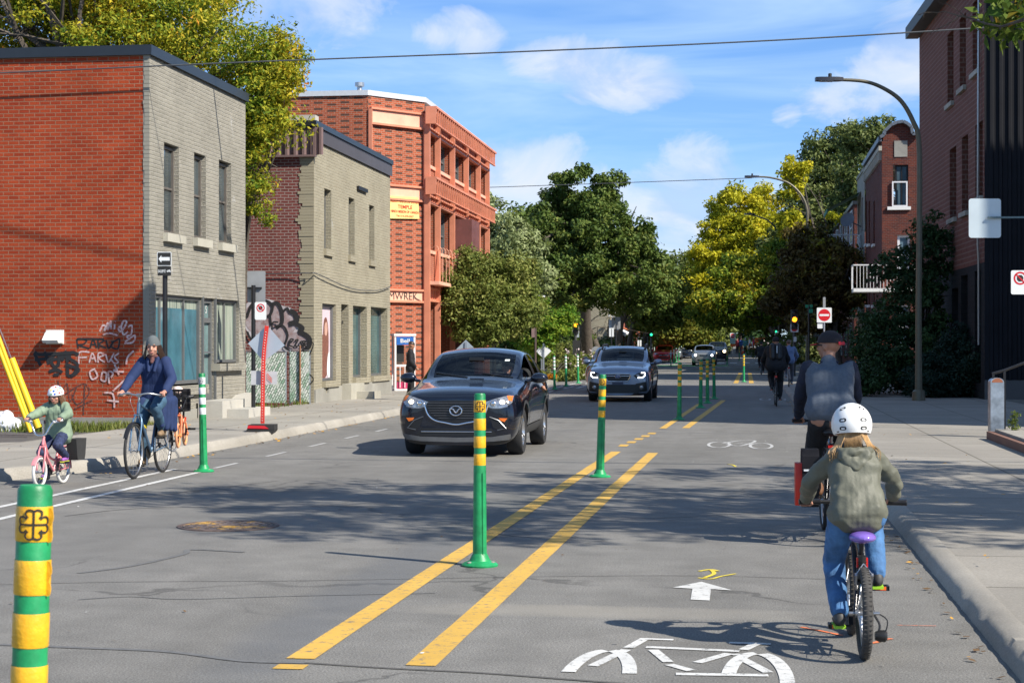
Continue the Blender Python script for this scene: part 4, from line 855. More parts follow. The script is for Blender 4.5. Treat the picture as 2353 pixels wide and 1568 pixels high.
for px0 in (2009, 1998, 1991):
    for yt, yb in ((460, 560), (640, 700)):
        y = es(px0, 0)[0]; hs.append((Yf - y - .9, Yf - y, es(px0, yb)[1], es(px0, yt)[1], .2))
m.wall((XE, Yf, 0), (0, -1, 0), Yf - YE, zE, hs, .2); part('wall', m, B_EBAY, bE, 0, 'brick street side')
m = MB(); m.wall((XE + xr, YE + .9, 0), (1, 0, 0), 6, zE + .1); m.wall((XE + xr, YE + .9, 0), (0, -1, 0), .9, zE); part('wall', m, B_EREAR, bE, 0, 'lighter red brick rear wing')
m = MB(); P3 = [Vector((XE + t[0], YE + .02, t[1] + .02)) for t in top]
for k in range(len(P3) - 1): m.bar(P3[k], P3[k + 1], .5, .13)
m.box(XE - .15, XE + .05, YE, Yf, zE - .1, zE + .12); m.box(XE + .05, XE + xr + 6, YE + .35, Yf, zE - .25, zE - .05); m.box(XE + xr, XE + xr + 6, YE + .8, YE + 1.05, zE + .1, zE + .3); part('roof', m, pbr('blue_grey_coping', (.12, .14, .17), .5, .2), bE, 0)
m = MB()
for i in range(30): y = YE + .2 + (Yf - YE - .4) * i / 29; m.box(XE - .12, XE, y, y + .14, zE - .9, zE - .5)
m.box(XE - .14, XE, YE, Yf, zE - .5, zE - .3); part('cornice', m, SILL, bE, 0)
m = MB(); p = ep(2069, 342); m.box(XE + p[0] - .28, XE + p[0] + .28, YE - .03, YE, p[1] - .35, p[1] + .35); part('stone_tablet', m, FND, bE, 0)
WW = pbr('white_window', (.70, .70, .72), .4, var=0); GLB = pbr('sky_glass', (.10, .16, .20), .05, spec=1, var=.4, scale=1)
h = hE[0]; grid_window(bE, (XE, YE, 0), (1, 0, 0), h[0] + .1, h[1], h[2], h[3], .16, BLACKM, GLB, .07, bars_v=(.5,), bars_h=(.62,)); m = MB(); sill(bE, (XE, YE, 0), (1, 0, 0), h[0] - .25, h[1] + .1, h[2], .14, .1, WHITEM)
for a0, a1, b0, b1 in ((0, .06, 0, 1.1), (.6, .66, 0, 1.1), (.06, .6, 0, .06), (.06, .6, 1.04, 1.1)): m.box(XE + h[0] + a0 - .05, XE + h[0] + a1 - .05, YE - .1, YE - .04, h[2] + b0, h[2] + b1 * 1.0)
part('window_sash', m, WW, bE, 0)
for h in hE[1:]: grid_window(bE, (XE, YE, 0), (1, 0, 0), h[0] + .1, h[1], h[2], h[3], .16, WW, GLB, .1, bars_v=(), bars_h=(.5,))
for h in hs: grid_window(bE, (XE, Yf, 0), (0, -1, 0), h[0], h[1], h[2], h[3], .16, PFRAME, GLS, .06); sill(bE, (XE, Yf, 0), (0, -1, 0), h[0] - .1, h[1] + .1, h[2], .12, .1, WHITEM)
def balcony(par, x0, x1, y0, y1, z, m1=WHITEM):
    mb = MB(); mb.box(x0, x1, y0, y1, z - .15, z); k = 0
    for (ax, ay), (bx, by) in (((x0, y0), (x1, y0)), ((x0, y0), (x0, y1)), ((x1, y0), (x1, y1))):
        mb.bar((ax, ay, z + 1), (bx, by, z + 1), .05, .05); n = int((Vector((ax, ay)) - Vector((bx, by))).length / .14)
        for i in range(n + 1): t = i / max(n, 1); mb.bar((ax + (bx - ax) * t, ay + (by - ay) * t, z), (ax + (bx - ax) * t, ay + (by - ay) * t, z + 1), .02, .02)
    part('balcony', mb, m1, par, 0)
balcony(bE, XE - 1.3, XE + xr - .2, YE - 1.3, YE - .01, ep(2030, 664)[1])
# ---- F : cream house with a green awning past E
bF = thing('rendered_house', 'cream rendered house with a green porch awning and balconies beyond the dark red walk-up', 'building'); YF = Yf; Yf2 = PX(1971, 0, XE).y; zF = PX(1980, 384, XE).z - .4
m = MB(); hs = [(Yf2 - Yf - 2.2 - k * 3, Yf2 - Yf - 1.2 - k * 3, z, z + 1.7, .2) for k in range(2) for z in (1.2, 4.4, 7.4)]; m.wall((XE - .05, Yf2, 0), (0, -1, 0), Yf2 - YF, zF, hs, .2); m.wall((XE - .05, YF, zF - 1), (1, 0, 0), 3, .9, ); m.box(XE - .1, XE + 8, YF, Yf2, zF, zF + .15)
part('wall', m, B_CREAM, bF, 0)
for h in hs: grid_window(bF, (XE - .05, Yf2, 0), (0, -1, 0), h[0], h[1], h[2], h[3], .16, PFRAME, GLS, .06)
balcony(bF, XE - 1.6, XE - .06, Yf2 - 3, Yf2 - .2, 6.3); balcony(bF, XE - 1.6, XE - .06, Yf2 - 3, Yf2 - .2, 3.2)
m = MB(); m.poly([(XE - 1.8, Yf2 - 3.2, 8.6), (XE - .06, Yf2 - 3.2, 9.5), (XE - .06, Yf2, 9.5), (XE - 1.8, Yf2, 8.6)]); m.box(XE - 1.8, XE - 1.75, Yf2 - 3.2, Yf2, 8.4, 8.6); part('awning', m, pbr('awning_green', (.05, .22, .14), .7), bF, 0)
m = MB(); m.lathe([(0, 0), (.2, .03), (.38, .12), (.39, .13), (.2, .05), (0, .02)], (XE - .7, Yf2 - 3.3, 8.0), (-.5, -.8, .35), 16); m.bar((XE - .7, Yf2 - 3.3, 8), (XE - .06, Yf2 - 3.1, 7.7), .05, .05); part('satellite_dish', m, pbr('dish_grey', (.12, .13, .15), .5), bF)
# ---- houses further along, seen between the trees
def far_house(label, x0, x1, y0, y1, h, mat, face, wins, awn=None, cat='building'):
    t = thing('row_house', label, cat, (0, 0, 0), 0); m = MB()
    if face == 'L': m.wall((x1, y0, 0), (0, 1, 0), y1 - y0, h, [], .15); m.wall((x0, y0, 0), (1, 0, 0), x1 - x0, h); o, u = Vector((x1, y0, 0)), Vector((0, 1, 0))
    else: m.wall((x0, y1, 0), (0, -1, 0), y1 - y0, h, [], .15); m.wall((x0, y0, 0), (1, 0, 0), x1 - x0, h); o, u = Vector((x0, y1, 0)), Vector((0, -1, 0))
    m.wall((x1, y1, 0), (-1, 0, 0), x1 - x0, h); part('wall', m, mat, t, 0); m = MB(); m.box(x0 - .1, x1 + .1, y0 - .1, y1 + .1, h, h + .2); part('roof', m, FLASH, t, 0)
    nn = u.cross(UP)
    for i in range(wins[0]):
        for j in range(wins[1]):
            u0 = (y1 - y0) * (i + .25) / wins[0]; u1 = (y1 - y0) * (i + .75) / wins[0]; z0 = 1.0 + 3.2 * j
            if z0 + 1.9 < h: grid_window(t, o + nn * .07, u, u0, u1, z0, z0 + 1.9, .06, WW if j else PFRAMEG, GLB, .07)
    if awn: 
        m = MB(); m.poly([o + nn * .1 + UP * 3.4, o + nn * 1.3 + UP * 2.8, o + u * (y1 - y0) + nn * 1.3 + UP * 2.8, o + u * (y1 - y0) + nn * .1 + UP * 3.4]); m.prism((o + nn * 1.3 + UP * 2.55, u, UP), [(0, 0), (y1 - y0, 0), (y1 - y0, .25), (0, .25)], .02); part('awning', m, awn, t, 0)
    return t
far_house('shop with a white awning and bright windows between the far left trees', -22, -12.2, 150, 163, 6.5, B_BEIGE, 'L', (4, 2), pbr('awning_white', (.6, .6, .6), .8))
far_house('brick row house behind the far left trees with an orange awning', -22, -12.2, 166, 186, 9.5, B_EREAR, 'L', (5, 3), pbr('awning_orange', (.6, .16, .05), .8))
far_house('brick row house at the far end of the left side', -22, -12.2, 190, 240, 9.5, B_EBAY, 'L', (9, 3))
far_house('long brick row behind the dark trees on the right side', 5.9, 16, 98, 160, 9.5, B_EBAY, 'R', (12, 3), None)
far_house('pale brick house where the street ends on the right', 5.9, 16, 166, 240, 8.5, B_BEIGE, 'R', (12, 2), None)
# unseen building added past the right edge to throw broad shade on the road
far_house('tall brick building at the driveway on the right', 14.0, 30, 28.0, 43.0, 19.0, B_EREAR, 'R', (4, 4), None)
# ------------------------------------------------------------------ trees and plants
BARK = pbr('bark_grey_brown', (.085, .07, .055), .95, var=.4, scale=9, bmp=.8, bscale=22); BARKL = pbr('bark_light', (.20, .17, .13), .95, var=.35, scale=9, bmp=.8, bscale=22)
F_ASH = foliage('leaf_ash_turning', [(.12, (0.047, 0.115, 0.014)), (.32, (0.135, 0.216, 0.022)), (.52, (0.324, 0.338, 0.030)), (.74, (0.540, 0.446, 0.036)), (.86, (0.675, 0.405, 0.036)), (.96, (0.675, 0.162, 0.036))], 1.0, .35, cs=.35)
F_MAPLE = foliage('leaf_maple_green', [(.15, (0.034, 0.066, 0.013)), (.45, (0.081, 0.127, 0.025)), (.7, (0.149, 0.193, 0.042)), (.95, (0.253, 0.242, 0.053))], .9, .2)
F_SILVER = foliage('leaf_silver', [(.15, (.12, .15, .06)), (.5, (.26, .31, .13)), (.85, (.45, .49, .26))], .8, .25)
F_LOCUST = foliage('leaf_locust', [(.15, (0.081, 0.117, 0.025)), (.5, (0.176, 0.215, 0.049)), (.85, (0.338, 0.338, 0.098))], .8, .3)
F_FRESH = foliage('leaf_fresh_green', [(.15, (.03, .09, .012)), (.5, (.09, .20, .02)), (.85, (.26, .33, .035))], 1.1, .35, cs=.3)
F_YEL = foliage('leaf_yellow', [(.1, (0.162, 0.214, 0.020)), (.35, (0.344, 0.340, 0.020)), (.7, (0.587, 0.529, 0.030)), (.95, (0.668, 0.504, 0.030))], 1.0, .35, cs=.25)
F_GRYE = foliage('leaf_green_yellow', [(.1, (.05, .10, .012)), (.45, (.13, .20, .022)), (.7, (.34, .34, .03)), (.95, (.58, .44, .03))], 1.3, .3, cs=.22)
F_OLIVE = foliage('leaf_olive_brown', [(.1, (0.043, 0.084, 0.014)), (.5, (0.115, 0.152, 0.025)), (.9, (0.230, 0.210, 0.030))], 1.1, .25, cs=.2)
F_PURP = foliage('leaf_crimson', [(.1, (0.036, 0.027, 0.011)), (.5, (0.096, 0.068, 0.022)), (.8, (0.180, 0.150, 0.033)), (.95, (0.480, 0.480, 0.033))], 1.0, .2)
F_GREY = foliage('leaf_grey_green', [(.15, (0.061, 0.089, 0.025)), (.5, (0.132, 0.168, 0.051)), (.9, (0.242, 0.263, 0.093))], .8, .25)
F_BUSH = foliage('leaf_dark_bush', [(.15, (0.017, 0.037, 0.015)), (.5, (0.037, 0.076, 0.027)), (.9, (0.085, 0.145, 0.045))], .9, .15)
F_ELM = foliage('leaf_overhead', [(.15, (.03, .07, .012)), (.5, (.07, .13, .02)), (.85, (.14, .18, .03)), (.97, (.35, .2, .02))], .9, .3)
def leaves_mesh(name, mat, cl, cr, per, leaf, seed, flat=.75, outward=None, wid=.55, quad=True, up=.5):
    rg = np.random.default_rng(seed); C_ = np.array(cl, dtype=np.float64); n = len(C_); r_ = np.array(cr) if np.ndim(cr) else np.full(n, cr)
    idx = np.repeat(np.arange(n), per); g = rg.normal(size=(len(idx), 3)); g /= np.linalg.norm(g, axis=1)[:, None]; g *= (rg.random(len(idx)) ** .45)[:, None]; g[:, 2] *= flat
    P = C_[idx] + g * r_[idx][:, None]
    nd = g * .8 + rg.normal(size=g.shape) * .65; nd[:, 2] += up; nd /= np.linalg.norm(nd, axis=1)[:, None]
    t = rg.normal(size=g.shape); t[:, 2] -= .5; t -= nd * (t * nd).sum(1)[:, None]; t /= np.linalg.norm(t, axis=1)[:, None]; s_ = np.cross(nd, t)
    sz = leaf * (.55 + .9 * rg.random(len(idx)))[:, None]; k = len(P)
    V = np.empty((k, 4, 3)); V[:, 0] = P - t * sz * .5; V[:, 1] = P + s_ * sz * wid * .5 - t * sz * .08 + nd * sz * .10; V[:, 2] = P + t * sz * .6; V[:, 3] = P - s_ * sz * wid * .5 - t * sz * .08 + nd * sz * .10
    me = bpy.data.meshes.new(name); me.vertices.add(4 * k); me.vertices.foreach_set('co', V.ravel()); me.loops.add(4 * k); me.loops.foreach_set('vertex_index', np.arange(4 * k, dtype=np.int32))
    me.polygons.add(k); me.polygons.foreach_set('loop_start', np.arange(k, dtype=np.int32) * 4)
    me.materials.append(mat); me.update(calc_edges=True); return me
def lobe_points(lobes, n, seed, shell=.5):
    rg = np.random.default_rng(seed); vol = np.array([l[1][0] * l[1][1] * l[1][2] for l in lobes]) ** .75; vol /= vol.sum(); out = []
    for l, k in zip(lobes, rg.multinomial(n, vol)):
        g = rg.normal(size=(k, 3)); g /= np.linalg.norm(g, axis=1)[:, None]; g *= (shell + (1 - shell) * rg.random(k) ** .7)[:, None]; out.append(np.array(l[0]) + g * np.array(l[1]))
    return np.concatenate(out)
def tree(name, label, base, lobes, mat, ncl, per, leaf, clr, tr=.18, seed=1, group=None, bark=None, nbr=26, shell=.5, flat=.7, wid=.55, th=None, cat='tree', zbase=0):
    lobes = [(Vector(c), r) for c, r in lobes]; cl = lobe_points(lobes, ncl, seed, shell); rnd = random.Random(seed); b = Vector((base[0], base[1], zbase)); t = thing(name, label, cat, b, 0, group)
    rg = np.random.default_rng(seed + 9); cr = clr * (.6 + .8 * rg.random(len(cl)))
    me = leaves_mesh('crown', mat, cl - np.array(b), cr, per, leaf, seed, flat, wid=wid); put('crown', me, t)
    m = MB(); cen = sum((c for c, r in lobes), Vector()) / len(lobes); zt = th or (b.z + (min(c.z - r[2] for c, r in lobes) - b.z) * .75 + .25 * (cen.z - b.z))
    topc = Vector((b.x + (cen.x - b.x) * .35, b.y + (cen.y - b.y) * .35, zt))
    tp = [b - Vector((0, 0, .1)), b.lerp(topc, .1), b.lerp(topc, .5) + Vector((rnd.uniform(-.1, .1) * tr * 6, rnd.uniform(-.1, .1) * tr * 6, 0)), topc]
    P = spline(tp, 4); m.tube([p - b for p in P], [tr * (1.35 if i == 0 else 1.0 - .35 * i / len(P)) for i in range(len(P))], 10)
    sel = [Vector(cl[i]) for i in rnd.sample(range(len(cl)), min(nbr, len(cl)))]
    for q in sel:
        a = b.lerp(topc, rnd.uniform(.72, 1)); d = q - a; mid = a + d * .45 + Vector((rnd.uniform(-.1, .1), rnd.uniform(-.1, .1), rnd.uniform(.02, .16))) * d.length; P = spline([a, mid, q], 4)
        r0 = tr * rnd.uniform(.22, .5); m.tube([p - b for p in P], [r0 * (1 - .85 * i / (len(P) - 1)) for i in range(len(P))], 5)
        for _ in range(2):
            q2 = P[5] + Vector((rnd.gauss(0, 1), rnd.gauss(0, 1), rnd.gauss(0, .7))) * d.length * .16; m.tube([P[4] - b, (P[4] + q2) / 2 + Vector((0, 0, .1)) - b, q2 - b], [r0 * .4, r0 * .3, r0 * .08], 4)
    part('trunk', m, bark or BARK, t, 60); return t
def LB(px, py, dep, rx, rz, ry=None): return (AT(px, py, dep), (rx, ry or rx, rz))
# big ash behind the corner house
tree('ash_tree', 'large ash tree turning yellow and orange behind the red corner house', (-15.5, 39.8), [LB(40, 70, 44, 2.6, 1.8), LB(200, 60, 43, 2.4, 1.6), LB(330, 120, 42, 2.2, 1.4), LB(60, -120, 44, 3.2, 2.2), LB(300, -80, 43, 3, 2), LB(460, 100, 41, 1.6, 1.3), LB(520, 200, 40.5, 1.5, 1.2), LB(600, 150, 40.2, 1.05, .9), LB(610, 260, 39.8, .85, .8), LB(590, 360, 39.6, .6, .8), LB(-100, 80, 44, 3, 2.4), LB(480, 0, 42, 1.0, .8), LB(370, 20, 42, 1.3, 1.0)],
     F_ASH, 900, 150, .105, .50, .34, 11, nbr=60, shell=.25, wid=.42)
tree('ash_tree', 'low hanging ash branches with orange leaves between the corner house and the beige building', (-12.0, 39.6), [LB(655, 110, 40, .5, .5), LB(640, 190, 39.6, .7, .5), LB(600, 300, 39.2, .6, .6), LB(578, 420, 39, .36, .7), LB(598, 485, 39, .28, .3), LB(580, 250, 39.2, .6, .6)], F_ASH, 90, 140, .10, .34, .10, 12, nbr=18, shell=.1, wid=.42)
# park corner on the left
tree('maple_tree', 'big dark green maple with a thick trunk at the centre of the view', tuple(G(1349, 850).xy), [LB(1350, 440, 103, 2.6, 1.7), LB(1395, 480, 103, 2.3, 1.6), LB(1290, 490, 103, 2.0, 1.5), LB(1345, 560, 101, 4.0, 2.4), LB(1275, 590, 101, 2.6, 2.0), LB(1420, 580, 101, 2.7, 2.2), LB(1330, 640, 99, 3.8, 1.8), LB(1420, 660, 100, 2.9, 1.9), LB(1265, 650, 102, 2.2, 1.5), LB(1480, 640, 104, 1.6, 2.0)],
     F_MAPLE, 400, 170, .22, .60, .50, 21, nbr=60, shell=.45, th=7.4)
tree('maple_tree', 'dark maple crown just left behind the big central maple', (-9.8, 118), [LB(1240, 520, 122, 2.6, 1.8), LB(1205, 540, 122, 1.8, 2.0), LB(1230, 620, 121, 3.2, 2.6), LB(1260, 700, 120, 2.8, 1.8)], F_MAPLE, 230, 90, .28, .8, .3, 22, nbr=24)
tree('silver_maple_tree', 'pale silvery green tree rising behind the temple corner', (-14, 92), [LB(1128, 500, 96, 1.1, 1.4), LB(1150, 560, 95, 1.7, 1.8), LB(1185, 560, 96, 1.6, 1.5), LB(1150, 650, 95, 2.4, 2.0), LB(1200, 640, 95, 1.9, 1.4)], F_SILVER, 260, 95, .22, .55, .26, 23, nbr=24)
tree('locust_tree', 'young feathery locust tree standing in front of the temple street side', tuple(AT(1135, 796, 64.5).xy), [LB(1085, 620, 65, .8, 1.0), LB(1060, 700, 64, .8, 1.0), LB(1100, 700, 64, 1.3, 1.4), LB(1150, 640, 65, 1.1, 1.0), LB(1165, 720, 65, 1.3, 1.1), LB(1205, 690, 66, .8, .9), LB(1045, 655, 64, .5, .5), LB(1100, 775, 64, 1.0, .5), LB(1215, 620, 66, .4, .4)], F_LOCUST, 460, 95, .12, .42, .10, 24, nbr=40, shell=.2)
tree('honey_locust_tree', 'bright green small tree with yellow tips near the white diamond sign', tuple(G(1208, 862).xy), [LB(1215, 720, 88, 1.0, 1.1), LB(1260, 745, 87, 1.3, .9), LB(1300, 735, 88, .9, .8), LB(1235, 790, 87, 1.1, .6), LB(1200, 760, 88, .8, .8)], F_FRESH, 190, 90, .16, .42, .12, 25, nbr=20, shell=.2)
tree('shrub_tree', 'dark leafy thicket under the central maple', (-14.2, 112), [LB(1290, 800, 118, 2.2, 1.4), LB(1240, 805, 112, 2.2, 1.2), LB(1180, 800, 108, 2.0, 1.2), LB(1385, 810, 135, 1.8, .9)], F_MAPLE, 210, 75, .24, .7, .12, 26)
lt = [((1470, 560), 120, F_MAPLE), ((1500, 600), 132, F_OLIVE), ((1530, 640), 150, F_OLIVE), ((1560, 590), 172, F_GREY), ((1575, 650), 165, F_OLIVE), ((1600, 680), 190, F_GREY)]
KIND = ['green maple crown right beside the big central maple', 'olive brown tree second after the central maple', 'olive tree leaning to the road with red tips', 'hazy grey green tree top on the skyline left of the yellow trees', 'brownish tree over the parked cars', 'pale distant tree closing the left row']
for i, ((px, py), dep, mt) in enumerate(lt):
    k = dep / 120; c = AT(px, py, dep); tree('street_tree', KIND[i], (min(c.x, -9.2), c.y), [LB(px, py + 38, dep, 1.7 * k, 1.4 * k), LB(px - 22, py + 75, dep, 2.0 * k, 1.7 * k), LB(px + 20, py + 85, dep, 2.1 * k, 1.7 * k), LB(px, py + 115, dep, 2.4 * k, 1.1 * k)], mt, 230, 80, .26 * k, .8 * k, .22 * k, 30 + i, 'trees along the left side of the far road', nbr=22, th=4.2)
# right row
tree('yellow_maple_tree', 'bright yellow maple lighting up the right side of the far road', (4.2, 138), [LB(1700, 480, 140, 2.6, 1.8), LB(1745, 470, 140, 2.0, 1.6), LB(1670, 540, 139, 2.6, 1.8), LB(1640, 585, 138, 1.9, 1.5), LB(1740, 550, 138, 3.0, 2.2), LB(1700, 620, 138, 3.6, 2.2), LB(1640, 660, 137, 2.8, 1.6)], F_YEL, 400, 120, .26, .72, .3, 41, nbr=30)
tree('street_tree', 'green and yellow tree arching over the road ahead of the cyclists', (3.9, 118), [LB(1720, 640, 118, 2.6, 1.8), LB(1690, 700, 117, 2.8, 1.5), LB(1750, 700, 117, 2.2, 1.6), LB(1790, 620, 118, 2.0, 2.0), LB(1650, 720, 119, 2.0, 1.2)], F_GRYE, 300, 90, .24, .72, .24, 42, nbr=30, bark=BARK)
tree('street_tree', 'green and yellow tree low over the dark van at the far end', (3.6, 170), [LB(1650, 640, 170, 3.2, 2.4), LB(1690, 620, 175, 3.4, 2.6), LB(1625, 690, 168, 2.6, 1.2)], F_GRYE, 220, 80, .34, 1.0, .25, 43)
tree('crimson_maple_tree', 'dark crimson leaved maple shading the traffic light on the right', (4.6, 86), [LB(1860, 580, 88, 1.7, 1.4), LB(1905, 620, 87, 1.8, 1.5), LB(1850, 660, 87, 1.8, 1.4), LB(1920, 690, 86, 1.6, 1.2), LB(1800, 690, 88, 1.1, .8), LB(1880, 740, 86, 1.4, .7)], F_PURP, 330, 100, .20, .55, .2, 44, nbr=30, shell=.25)
tree('tall_tree', 'tall grey green tree rising above the roofs on the right', (8.5, 120), [LB(1900, 350, 124, 2.4, 1.7), LB(1945, 330, 124, 1.8, 1.4), LB(1900, 430, 123, 2.8, 2.2), LB(1850, 480, 122, 2.2, 2.0), LB(1930, 500, 122, 2.6, 2.6), LB(1860, 580, 122, 3.2, 2.2), LB(1800, 590, 122, 2.0, 2.0)], F_GREY, 430, 95, .26, .72, .4, 45, nbr=50, shell=.3)
tree('tall_tree', 'thin airy tree top just left of the stepped brick parapet', (12.5, 112), [LB(1985, 320, 114, 1.6, 1.1), LB(2025, 305, 114, 1.5, 1.0), LB(1985, 400, 113, 1.8, 1.6), LB(1960, 470, 113, 1.5, 1.6)], F_GREY, 150, 85, .24, .65, .25, 46, nbr=24)
tree('street_tree', 'single yellow tuft of a treetop beside the second street lamp', (5.5, 105), [LB(1825, 390, 106, .95, .75), LB(1815, 440, 106, .6, .8), LB(1822, 520, 106, 1.1, 1.4), LB(1910, 660, 104, 1.0, .6), LB(1925, 500, 105, .6, .5)], F_YEL, 90, 80, .22, .42, .16, 47, nbr=16)
for i, (px, dep, mt, lab) in enumerate(((1700, 230, F_GRYE, 'farthest green tree closing the road under the yellow maple'), (1640, 260, F_OLIVE, 'farthest olive tree where the road disappears'), (1590, 245, F_GREY, 'farthest grey tree above the queue of cars'), (1760, 205, F_GRYE, 'dark green tree behind the orange barricades'))):
    c = AT(px, 770, dep); k = dep / 120; tree('street_tree', lab, (c.x, c.y), [LB(px, 670, dep, 2.6 * k, 1.8 * k), LB(px - 30, 715, dep, 2.6 * k, 1.2 * k), LB(px + 30, 720, dep, 2.6 * k, 1.0 * k)], mt, 130, 80, .3 * k, .9 * k, .2 * k, 50 + i, nbr=10)
m = MB(); me = leaves_mesh('far_wood', F_BUSH, lobe_points([(Vector((-22 + 7 * i, 285 + (i % 3) * 4, 4.5)), (5, 3, 5.5)) for i in range(12)], 420, 77), 1.3, 70, .7, 77); tag(put('far_wood', me), kind='stuff')
# bushes in the shade against the tall building
def bush(label, base, lobes, mat=F_BUSH, ncl=160, per=90, leaf=.1, clr=.3, seed=1, name='bush', tr=.03):
    return tree(name, label, base, lobes, mat, ncl, per, leaf, clr, tr, seed, None, nbr=14, shell=.15, cat='bush', th=.5)
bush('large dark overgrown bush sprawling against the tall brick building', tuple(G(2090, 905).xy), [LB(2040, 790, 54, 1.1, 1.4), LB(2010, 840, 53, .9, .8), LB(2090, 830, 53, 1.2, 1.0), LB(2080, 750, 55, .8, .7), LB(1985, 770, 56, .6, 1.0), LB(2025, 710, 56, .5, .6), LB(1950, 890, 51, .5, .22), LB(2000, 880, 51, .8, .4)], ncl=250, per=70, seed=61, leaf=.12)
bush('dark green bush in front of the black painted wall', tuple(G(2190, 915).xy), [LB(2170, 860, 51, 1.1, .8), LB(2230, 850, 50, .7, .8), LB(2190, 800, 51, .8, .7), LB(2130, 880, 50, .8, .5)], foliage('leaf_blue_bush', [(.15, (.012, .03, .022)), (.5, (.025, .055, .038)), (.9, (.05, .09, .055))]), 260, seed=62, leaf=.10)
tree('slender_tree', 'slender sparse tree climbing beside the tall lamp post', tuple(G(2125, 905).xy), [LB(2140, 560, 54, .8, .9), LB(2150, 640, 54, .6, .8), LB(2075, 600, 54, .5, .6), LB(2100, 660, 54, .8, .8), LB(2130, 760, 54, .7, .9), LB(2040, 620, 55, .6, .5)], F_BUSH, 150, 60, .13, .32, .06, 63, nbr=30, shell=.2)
bush('flowering shrubs at the kerb before the far crossing', tuple(G(1800, 846).xy), [LB(1790, 815, 112, 1.0, .9), LB(1840, 800, 104, 1.2, 1.1), LB(1770, 800, 118, 1.2, 1.1), LB(1870, 815, 98, 1.0, .9)], F_GREY, 130, seed=64, leaf=.2, clr=.45)
# planted corner on the left
bush('tall wild planting around the maple foot', tuple(G(1330, 862).xy), [LB(1310, 838, 92, 1.1, .5), LB(1350, 835, 94, 1.0, .6), LB(1385, 840, 90, .8, .4), LB(1290, 820, 98, 1.2, .8)], F_LOCUST, 170, seed=65, leaf=.13, clr=.3)
bush('low planting bed with orange flowers behind the white diamond sign', tuple(G(1270, 880).xy), [LB(1245, 868, 76, .8, .25), LB(1290, 866, 77, 1.0, .28), LB(1330, 862, 79, .8, .25)], F_LOCUST, 110, seed=66, leaf=.1, clr=.22)
rg = np.random.default_rng(5); m = MB(); pts = [tuple(AT(1252 + 26 * rg.random(), 861 + 5 * rg.random(), 75.5)) for _ in range(60)]
tag(put('flowers', leaves_mesh('flowers', pbr('flower_orange', (.8, .35, .02), .7), pts, .05, 4, .12, 5)), kind='stuff')
pts = [tuple(AT(1300 + 110 * rg.random(), 800 + 40 * rg.random(), 90)) for _ in range(60)] + [tuple(AT(1755 + 120 * rg.random(), 780 + 40 * rg.random(), 99)) for _ in range(60)]
tag(put('flowers', leaves_mesh('flowers', pbr('flower_pale', (.6, .5, .5), .7), pts, .04, 3, .10, 6)), kind='stuff')
# grass and weeds
def blades(n, f, h, seed):
    rnd = random.Random(seed); m = MB()
    for _ in range(n):
        x, y, z = f(rnd); a = rnd.random() * 6.28; w_ = .008 + .01 * rnd.random(); hh = h * (.4 + rnd.random()); l = Vector((math.cos(a), math.sin(a), 0)); b = Vector((x, y, z)); t = b + l * hh * rnd.uniform(.1, .6) + Vector((0, 0, hh)); s_ = Vector((-l.y, l.x, 0)) * w_
        m.poly([b - s_, b + s_, b.lerp(t, .6) + s_ * .7 + Vector((0, 0, hh * .1)), t])
    return m
GR = foliage('grass_blade', [(.1, (.06, .10, .02)), (.5, (.14, .18, .04)), (.9, (.32, .30, .10))], .8, .3)
m = blades(3200, lambda r: (-10.9 - r.random() ** 1.3 * 7 + .2, 30.3 - abs(r.gauss(0, .35)), 0), .17, 3); tag(put('grass', m.mesh('grass', GR, 0)), kind='stuff')
m = blades(160, lambda r: (-10.95 + r.gauss(0, .1), r.uniform(36.4, 42), .13), .12, 4); tag(put('weeds', m.mesh('weeds', GR, 0)), kind='stuff')
m = blades(90, lambda r: (5.35 + r.gauss(0, .12), 24.6 + r.gauss(0, .12), .08), .08, 6); tag(put('weeds', m.mesh('weeds', GR, 0)), kind='stuff')
# street tree just outside the frame on the right, its shade and twigs reach into view
tree('street_tree', 'leafy branch reaching into the top right corner above the sidewalk', (9.2, 11.5), [((6.6, 12.6, 7.6), (5.2, 2.6, 1.5)), ((2.6, 13.9, 7.4), (2.3, 1.2, .9)), ((10, 11.5, 7.8), (3.5, 2.4, 1.8)), ((6, 10.4, 8.4), (3, 1.6, 1.2)), ((4.9, 15.2, 7.2), (3.6, 1.0, .8)), ((10.6, 14.6, 7.4), (3.4, 3.4, 1.4)), ((8.6, 17.5, 7.2), (2.6, 1.6, .9)), LB(2330, 40, 17.5, .42, .16), LB(2290, 62, 17, .22, .10), LB(2370, 10, 17.5, .6, .25)], F_ELM, 420, 85, .12, .44, .22, 81, nbr=44, shell=.2)
m = MB(); o = AT(2420, 60, 15.5); rnd = random.Random(8)
def twig(a, d, ln, r, k):
    pts = [a]; dd = d.copy()
    for i in range(4): dd = (dd + Vector((rnd.gauss(0, .22), rnd.gauss(0, .22), rnd.gauss(0, .22)))).normalized(); pts.append(pts[-1] + dd * ln / 4)
    m.tube(pts, [r * (1 - .16 * i) for i in range(5)], 5)
    if k:
        for j in (1, 2, 3, 4): twig(pts[j], (dd + Vector((rnd.gauss(0, .7), rnd.gauss(0, .7), rnd.gauss(0, .7)))).normalized(), ln * .42, r * .55, k - 1)
twig(AT(2300, 62, 15.5), (AT(2110, 50, 15.5) - AT(2300, 62, 15.5)).normalized(), .62, .011, 2)
m.tube([AT(2300, 62, 15.5), AT(2400, 30, 15.3), Vector((8.8, 12.2, 6.6)), Vector((9.2, 11.5, 6.2))], [.012, .02, .05, .06], 6)
single('bare_branch', m, BARK, 'bare twigs poking left from the top right corner', 'branch')
